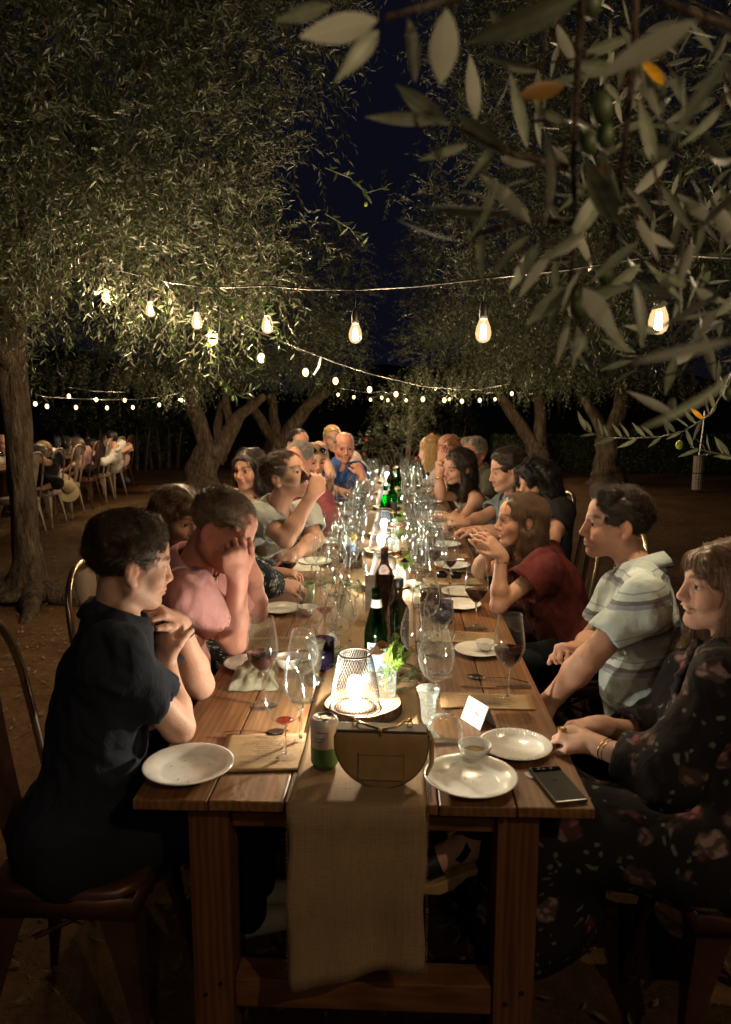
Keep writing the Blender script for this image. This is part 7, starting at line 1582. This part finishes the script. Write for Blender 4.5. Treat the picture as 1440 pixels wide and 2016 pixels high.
# 4 curly black hair
person('woman with big curly black hair peering past the maroon blouse', P(1052, 952, 3.95), (-.72, -.66, -.05), skin=SK, q=dict(woman=1), hair=('big', 'black', dict(len=.18, vol=1.15, lock=.05, drift=(.1, 0, 0))), cloth=('blouse', blackc, dict(sleeve=.5)), hip=(.88, 2.25, .55), torso=(-.9, -.3, 0), arms=[('L', P(1090, 1060, 3.75), P(1045, 1100, 3.7), (-.8, 0, 0), (0, 0, 1.))])
# 5 moustache
person('dark haired man with a moustache looking down at the table', P(1001, 926, 4.35), (-.97, -.18, -.16), skin=SK, q=dict(stache=1, stubble=.25, gaze=(-.9, -.2, -.4), nose=1.1), hair=('quiff', 'dark', dict(vol=1.04)), cloth=('shirt', chambray, dict(sleeve=.65, seed=7)), hip=(.84, 2.85, .55), N=P(1012, 978, 4.4), torso=(-.95, -.2, 0), arms=[('L', P(975, 1050, 4.2), P(940, 1045, 4.2), (-.8, .1, 0), (0, 0, 1.)), ('R', P(950, 1020, 4.5), P(915, 1030, 4.4), (-.8, .1, 0), (0, 0, 1.))])
# 6 dark wavy, white dress
r6, K6 = person('woman with long dark wavy hair resting her head on her hand', P(903, 917, 5.15), (-.84, -.48, -.22), skin=SK, roll=.30, q=dict(woman=1), hair=('wavy', 'dark', dict(len=.22, vol=1.05, lock=.034, showear=1, sides=(-1, 1))), cloth=('dress', halter, dict(sleeve=0, strap=.12, neck=.05)), hip=(.78, 3.85, .55), N=P(925, 962, 5.2), torso=(-.85, -.4, 0), S_L=P(938, 985, 5.0), S_R=P(912, 978, 5.4), legs=(halter, 'skirt'),
    arms=[('L', P(912, 1022, 4.92), P(862, 1016, 4.95), (-.9, 0, 0), (0, -.3, .9), RELAX), ('R', P(868, 975, 5.2), P(866, 932, 5.15), (-.1, 0, 1.), (-.7, -.5, 0), (1.0, 1.2, .8))])
a = K6['arms']['R']; bracelet(r6, a['W']-A(0, 0, .03), A(0, 0, 1.), .028, .006, M['gold'], 'wristwatch')
# 7 grey hair glasses
r7, K7 = person('grey haired man in dark framed glasses and an olive shirt', P(934, 893, 5.75), (-.66, -.7, -.08), skin=SKR, q=dict(flush=.4, fat=.3, brow=(.3, .25, .2)), hair=('tousled', 'silver', dict(vol=1.03)), cloth=('shirt', olivec, dict(sleeve=1.6)), hip=(.88, 4.3, .55), torso=(-.9, -.3, 0), arms=[('L', P(960, 990, 5.5), P(925, 1005, 5.3), (-.8, 0, 0), (0, 0, 1.))])
gm = MB(); c = K7['C']; R7 = K7['Rm']
for s in (-1, 1):
    gm.tube([c+R7[0]*(s*.033+.021*math.cos(x))+R7[1]*.103+R7[2]*(.002+.016*math.sin(x)) for x in np.linspace(0, 2*PI, 17)[:-1]], .0022, 5, closed=True); gm.tube([c+R7[0]*s*.054+R7[1]*.1+R7[2]*.006, c+R7[0]*s*.078-R7[1]*.01+R7[2]*.004], .002, 5)
gm.build('glasses', M['black'], r7, True)
person('red haired woman covering her face with her fingers', P(893, 890, 6.3), (-.75, -.6, -.25), skin=SKR, detail=1, q=dict(woman=1), hair=('bob', 'red', dict(len=.05)), cloth=('dress', leafy, dict(sleeve=.3)), hip=(.80, 4.9, .55), arms=[('R', P(868, 945, 6.2), P(868, 908, 6.2), (-.05, -.05, 1.), (-.8, -.4, 0), RELAX), ('L', P(885, 960, 6.0), P(878, 912, 6.05), (-.15, .1, 1.), (-.5, -.8, 0), RELAX)])
person('bald man half hidden between the blonde and the red haired woman', P(882, 880, 6.9), (-.85, -.4, -.05), skin=SKR, detail=0, hair=('bald', 'grey', dict(vol=.97)), cloth=('shirt', rosec, {}), hip=(.84, 5.5, .55), arms=[('L', P(890, 960, 6.6), P(870, 965, 6.5), (-.8, 0, 0), (0, 0, 1.))])
person('blonde woman in a pale paisley top facing away down the table', P(850, 886, 7.0), (-.80, .30, -.1), skin=SKP, detail=1, sc=1.12, q=dict(woman=1), hair=('long', 'blonde', dict(len=.15, vol=1.06, lock=.032)), cloth=('blouse', paleprint, dict(sleeve=1.5, flare=.02, seed=3)), hip=(.72, 5.4, .55), N=P(862, 922, 7.0), torso=(-.9, .2, 0), S_L=P(865, 938, 6.85), arms=[('L', P(868, 968, 6.7), P(842, 966, 6.7), (-.8, .1, 0), (0, 0, 1.)), ('R', P(840, 960, 7.1), P(828, 958, 7.0), (-.8, 0, 0), (0, 0, 1.))])
person('guest in a dark jacket hidden behind the blonde, one hand on the table', P(848, 895, 8.0), (-.9, -.2, 0), skin=SKP, detail=0, hair=('short', 'dark', {}), cloth=('shirt', navy, dict(sleeve=1.8)), hip=(.76, 6.4, .55), arms=[('L', P(838, 938, 7.8), P(826, 934, 7.8), (-.8, .1, .1), (0, 0, 1.))])
# chairs of the long table
for y, sd, m, lb_ in ((.22, -1, 'copper', 'brown metal chair under the man in navy'), (.90, -1, 'copper', 'pale backed chair of the man in pink'), (1.52, -1, 'copper', 'chair of the woman in the leaf print'), (2.15, -1, 'copper', 'chair of the drinking man'), (2.95, -1, 'copper', 'chair of the dark bobbed woman'), (3.40, -1, 'copper', 'chair of the burgundy shirt'), (4.35, -1, 'copper', 'chair of the half hidden dark haired man'), (4.9, -1, 'copper', 'chair of the blue polo'),
                        (.22, 1, 'copper', 'brown chair under the dark floral dress'), (.74, 1, 'copper', 'chair with a pale tube back behind the striped shirt'), (1.60, 1, 'copper', 'chair of the maroon blouse'), (2.25, 1, 'copper', 'chair of the curly haired woman'), (2.85, 1, 'copper', 'chair of the moustached man'), (3.85, 1, 'copper', 'chair of the wavy haired woman'), (4.3, 1, 'copper', 'chair of the olive shirt'), (5.4, 1, 'copper', 'chair of the blonde in paisley')):
    chair(sd*(.70 if sd < 0 else .92 if y < .5 else .80), y, 0 if sd < 0 else PI, lb_, 'metal chairs along the long table', m, 'tube_metal', 'white_metal' if 'pale backed' in lb_ else None, 1.09)
# heeled sandals of the woman whose feet show under the table
def sandal_leg(foot, knee, label):
    f = A(*foot); root = f.copy(); root[2] = 0; t = r1; rt_ = np.array(r1.location); tf = nrm(A(-1, -.1, 0)); sd_ = A(0, -1, 0)
    fl = Field(axes_for(np.minimum(f, knee)-.16, np.maximum(f, knee)+.16, .007)); an = f+A(0, 0, .03); fl.cap(knee, an+A(0, 0, .02), .056, .036, .02); fl.cap(an, f+tf*.02-A(0, 0, .02), .036, .034, .02); fl.cap(f-tf*.03-A(0, 0, .012), f-tf*.035-A(0, 0, .02), .030, .028, .02); fl.cap(f+tf*.02-A(0, 0, .012), f+tf*.12-A(0, 0, .062), .034, .032, .02); fl.cap(f+tf*.12-A(0, 0, .062), f+tf*.17-A(0, 0, .066), .032, .020, .015)
    V, F = fl.extract(); V = V-rt_; me = mesh_np('leg', V, F); set_tint(me, np.repeat(A(*SKP)[None], len(V), 0)); link('leg', me, t, M['skin'])
    mb = MB(); top = [(-.065, -.045), (-.03, -.047), (.03, -.065), (.10, -.095), (.19, -.097)]; bot = [(.19, -.118), (.09, -.125), (.055, -.112), (.02, -.080), (-.03, -.066), (-.065, -.064)]; pr = top+bot; m = len(pr)
    for s in (-.036, .036): mb.v += [f+tf*x+A(0, 0, z)+sd_*s-rt_ for x, z in pr]
    mb.f = [[i for i in range(m)][::-1], [m+i for i in range(m)]]+[[i, (i+1) % m, m+(i+1) % m, m+i] for i in range(m)]; mb.m = [0]*(m+2)
    pr = [(-.066, -.064), (-.012, -.068), (-.004, -.155), (-.062, -.155)]; b = len(mb.v)
    for s in (-.034, .034): mb.v += [f+tf*x+A(0, 0, z)+sd_*s-rt_ for x, z in pr]
    mb.f += [[b, b+3, b+2, b+1], [b+4, b+5, b+6, b+7]]+[[b+i, b+(i+1) % 4, b+4+(i+1) % 4, b+4+i] for i in range(4)]; mb.m += [0]*6
    bevel(mb.build('heel_sole', M['sandal_wood'], t), .004)
    st_ = MB()
    def band(c, r, ax, w):
        s1 = nrm(np.cross(ax, A(.2, 1, .1))); s2 = np.cross(s1, nrm(ax)); n = 20
        for k in (-1, 1):
            for i in range(n): q_ = 2*PI*i/n; st_.v.append(c+s1*r*math.cos(q_)+s2*r*math.sin(q_)+nrm(ax)*w*k-rt_)
        b = len(st_.v)-2*n
        for i in range(n): st_.f.append([b+i, b+(i+1) % n, b+n+(i+1) % n, b+n+i]); st_.m.append(0)
    band(an+A(0, 0, .005), .040, A(.1, 0, 1.), .009); band(f+tf*.11-A(0, 0, .058), .038, tf-A(0, 0, .4), .022); band(f+tf*.035-A(0, 0, .012), .043, tf*.8+A(0, 0, .5), .010); st_.build('sandal_strap', M['black'], t, True)
M['sandal_wood'] = plain('pale_clog_wood', (.40, .26, .12), .5)
sandal_leg(P(935, 1655, 1.95), P(975, 1530, 2.05), ''); sandal_leg(P(1072, 1738, 2.05), P(1120, 1590, 2.0), '')
# far left table guests (seen from behind)
LG = 'guests at the far left table'
person('man at the far left edge in a pale grey shirt beside the slim trunk', P(8, 873, 10.3), (.75, -.6, -.15), side=-1, skin=SK, detail=0, hair=('bald', 'grey', {}), cloth=('shirt', greytee, dict(sleeve=.7)), hip=(-6.0, 9.0, .55), N=P(22, 905, 10.3), torso=(.8, -.4, 0), group=LG)
person('guest in a black top just right of the slim trunk', P(76, 893, 9.4), (-.85, .3, 0), side=1, skin=SK, detail=0, hair=('short', 'grey', {}), cloth=('shirt', blackc, dict(sleeve=1.3, loose=.02)), hip=(-4.45, 8.0, .55), N=P(96, 915, 9.5), torso=(-.95, .2, 0), shw=.2, arms=[('L', P(112, 952, 9.25), P(82, 962, 9.2), (-.8, .1, 0), (0, 0, 1.))], group=LG)
person('woman with long fair hair behind the guest in black', P(84, 885, 10.2), (-.8, .4, 0), side=1, skin=SKP, detail=0, q=dict(woman=1), hair=('long', 'darkblonde', dict(len=.25)), cloth=('dress', whitec, dict(sleeve=.5)), hip=(-4.72, 8.75, .55), torso=(-.95, .2, 0), arms=[('L', P(108, 930, 9.9), P(85, 940, 9.9), (-.8, 0, 0), (0, 0, 1.))], group=LG)
person('woman in dusty rose with her hair tied back', P(151, 877, 11.2), (-.95, .1, 0), side=1, skin=SK, detail=0, q=dict(woman=1), hair=('long', 'brown', dict(len=.3)), cloth=('dress', rosec, dict(sleeve=.6)), hip=(-4.62, 9.7, .55), torso=(-.95, .1, 0), arms=[('L', P(146, 915, 10.8), P(130, 925, 10.9), (-.8, 0, 0), (0, 0, 1.))], group=LG)
person('guest all in black between the rose dress and the pale shirt', P(178, 880, 11.8), (-.9, .3, 0), side=1, skin=SK, detail=0, hair=('short', 'black', dict(vol=1.1)), cloth=('shirt', blackc, dict(sleeve=1.9, loose=.03)), hip=(-4.66, 10.3, .55), torso=(-.95, .1, 0), shw=.2, arms=[('L', P(178, 925, 11.3), P(155, 930, 11.3), (-.8, 0, 0), (0, 0, 1.))], group=LG)
person('short dark haired guest in a pale shirt turned sideways', P(219, 865, 12.1), (-.93, .2, -.05), side=1, skin=SK, detail=0, hair=('quiff', 'black', {}), cloth=('shirt', whitec, dict(sleeve=1.2)), hip=(-4.55, 10.7, .55), torso=(-.9, .3, 0), arms=[('L', P(205, 910, 11.8), P(195, 915, 11.8), (-.8, 0, 0), (0, 0, 1.))], group=LG)
person('guest in pale pink with an arm over the chair back', P(215, 868, 12.9), (-.9, .3, 0), side=1, skin=SK, detail=0, hair=('short', 'dark', {}), cloth=('tee', CM('pale_pink_cotton', 'plain', (.55, .36, .34)), dict(sleeve=1.0)), hip=(-4.72, 11.5, .55), torso=(-.8, .5, 0), arms=[('L', P(256, 880, 12.4), P(240, 890, 12.2), (-.8, 0, -.2), (0, 0, 1.)), ('R', P(215, 905, 12.8), P(205, 910, 12.6), (-.8, 0, 0), (0, 0, 1.))], group=LG)
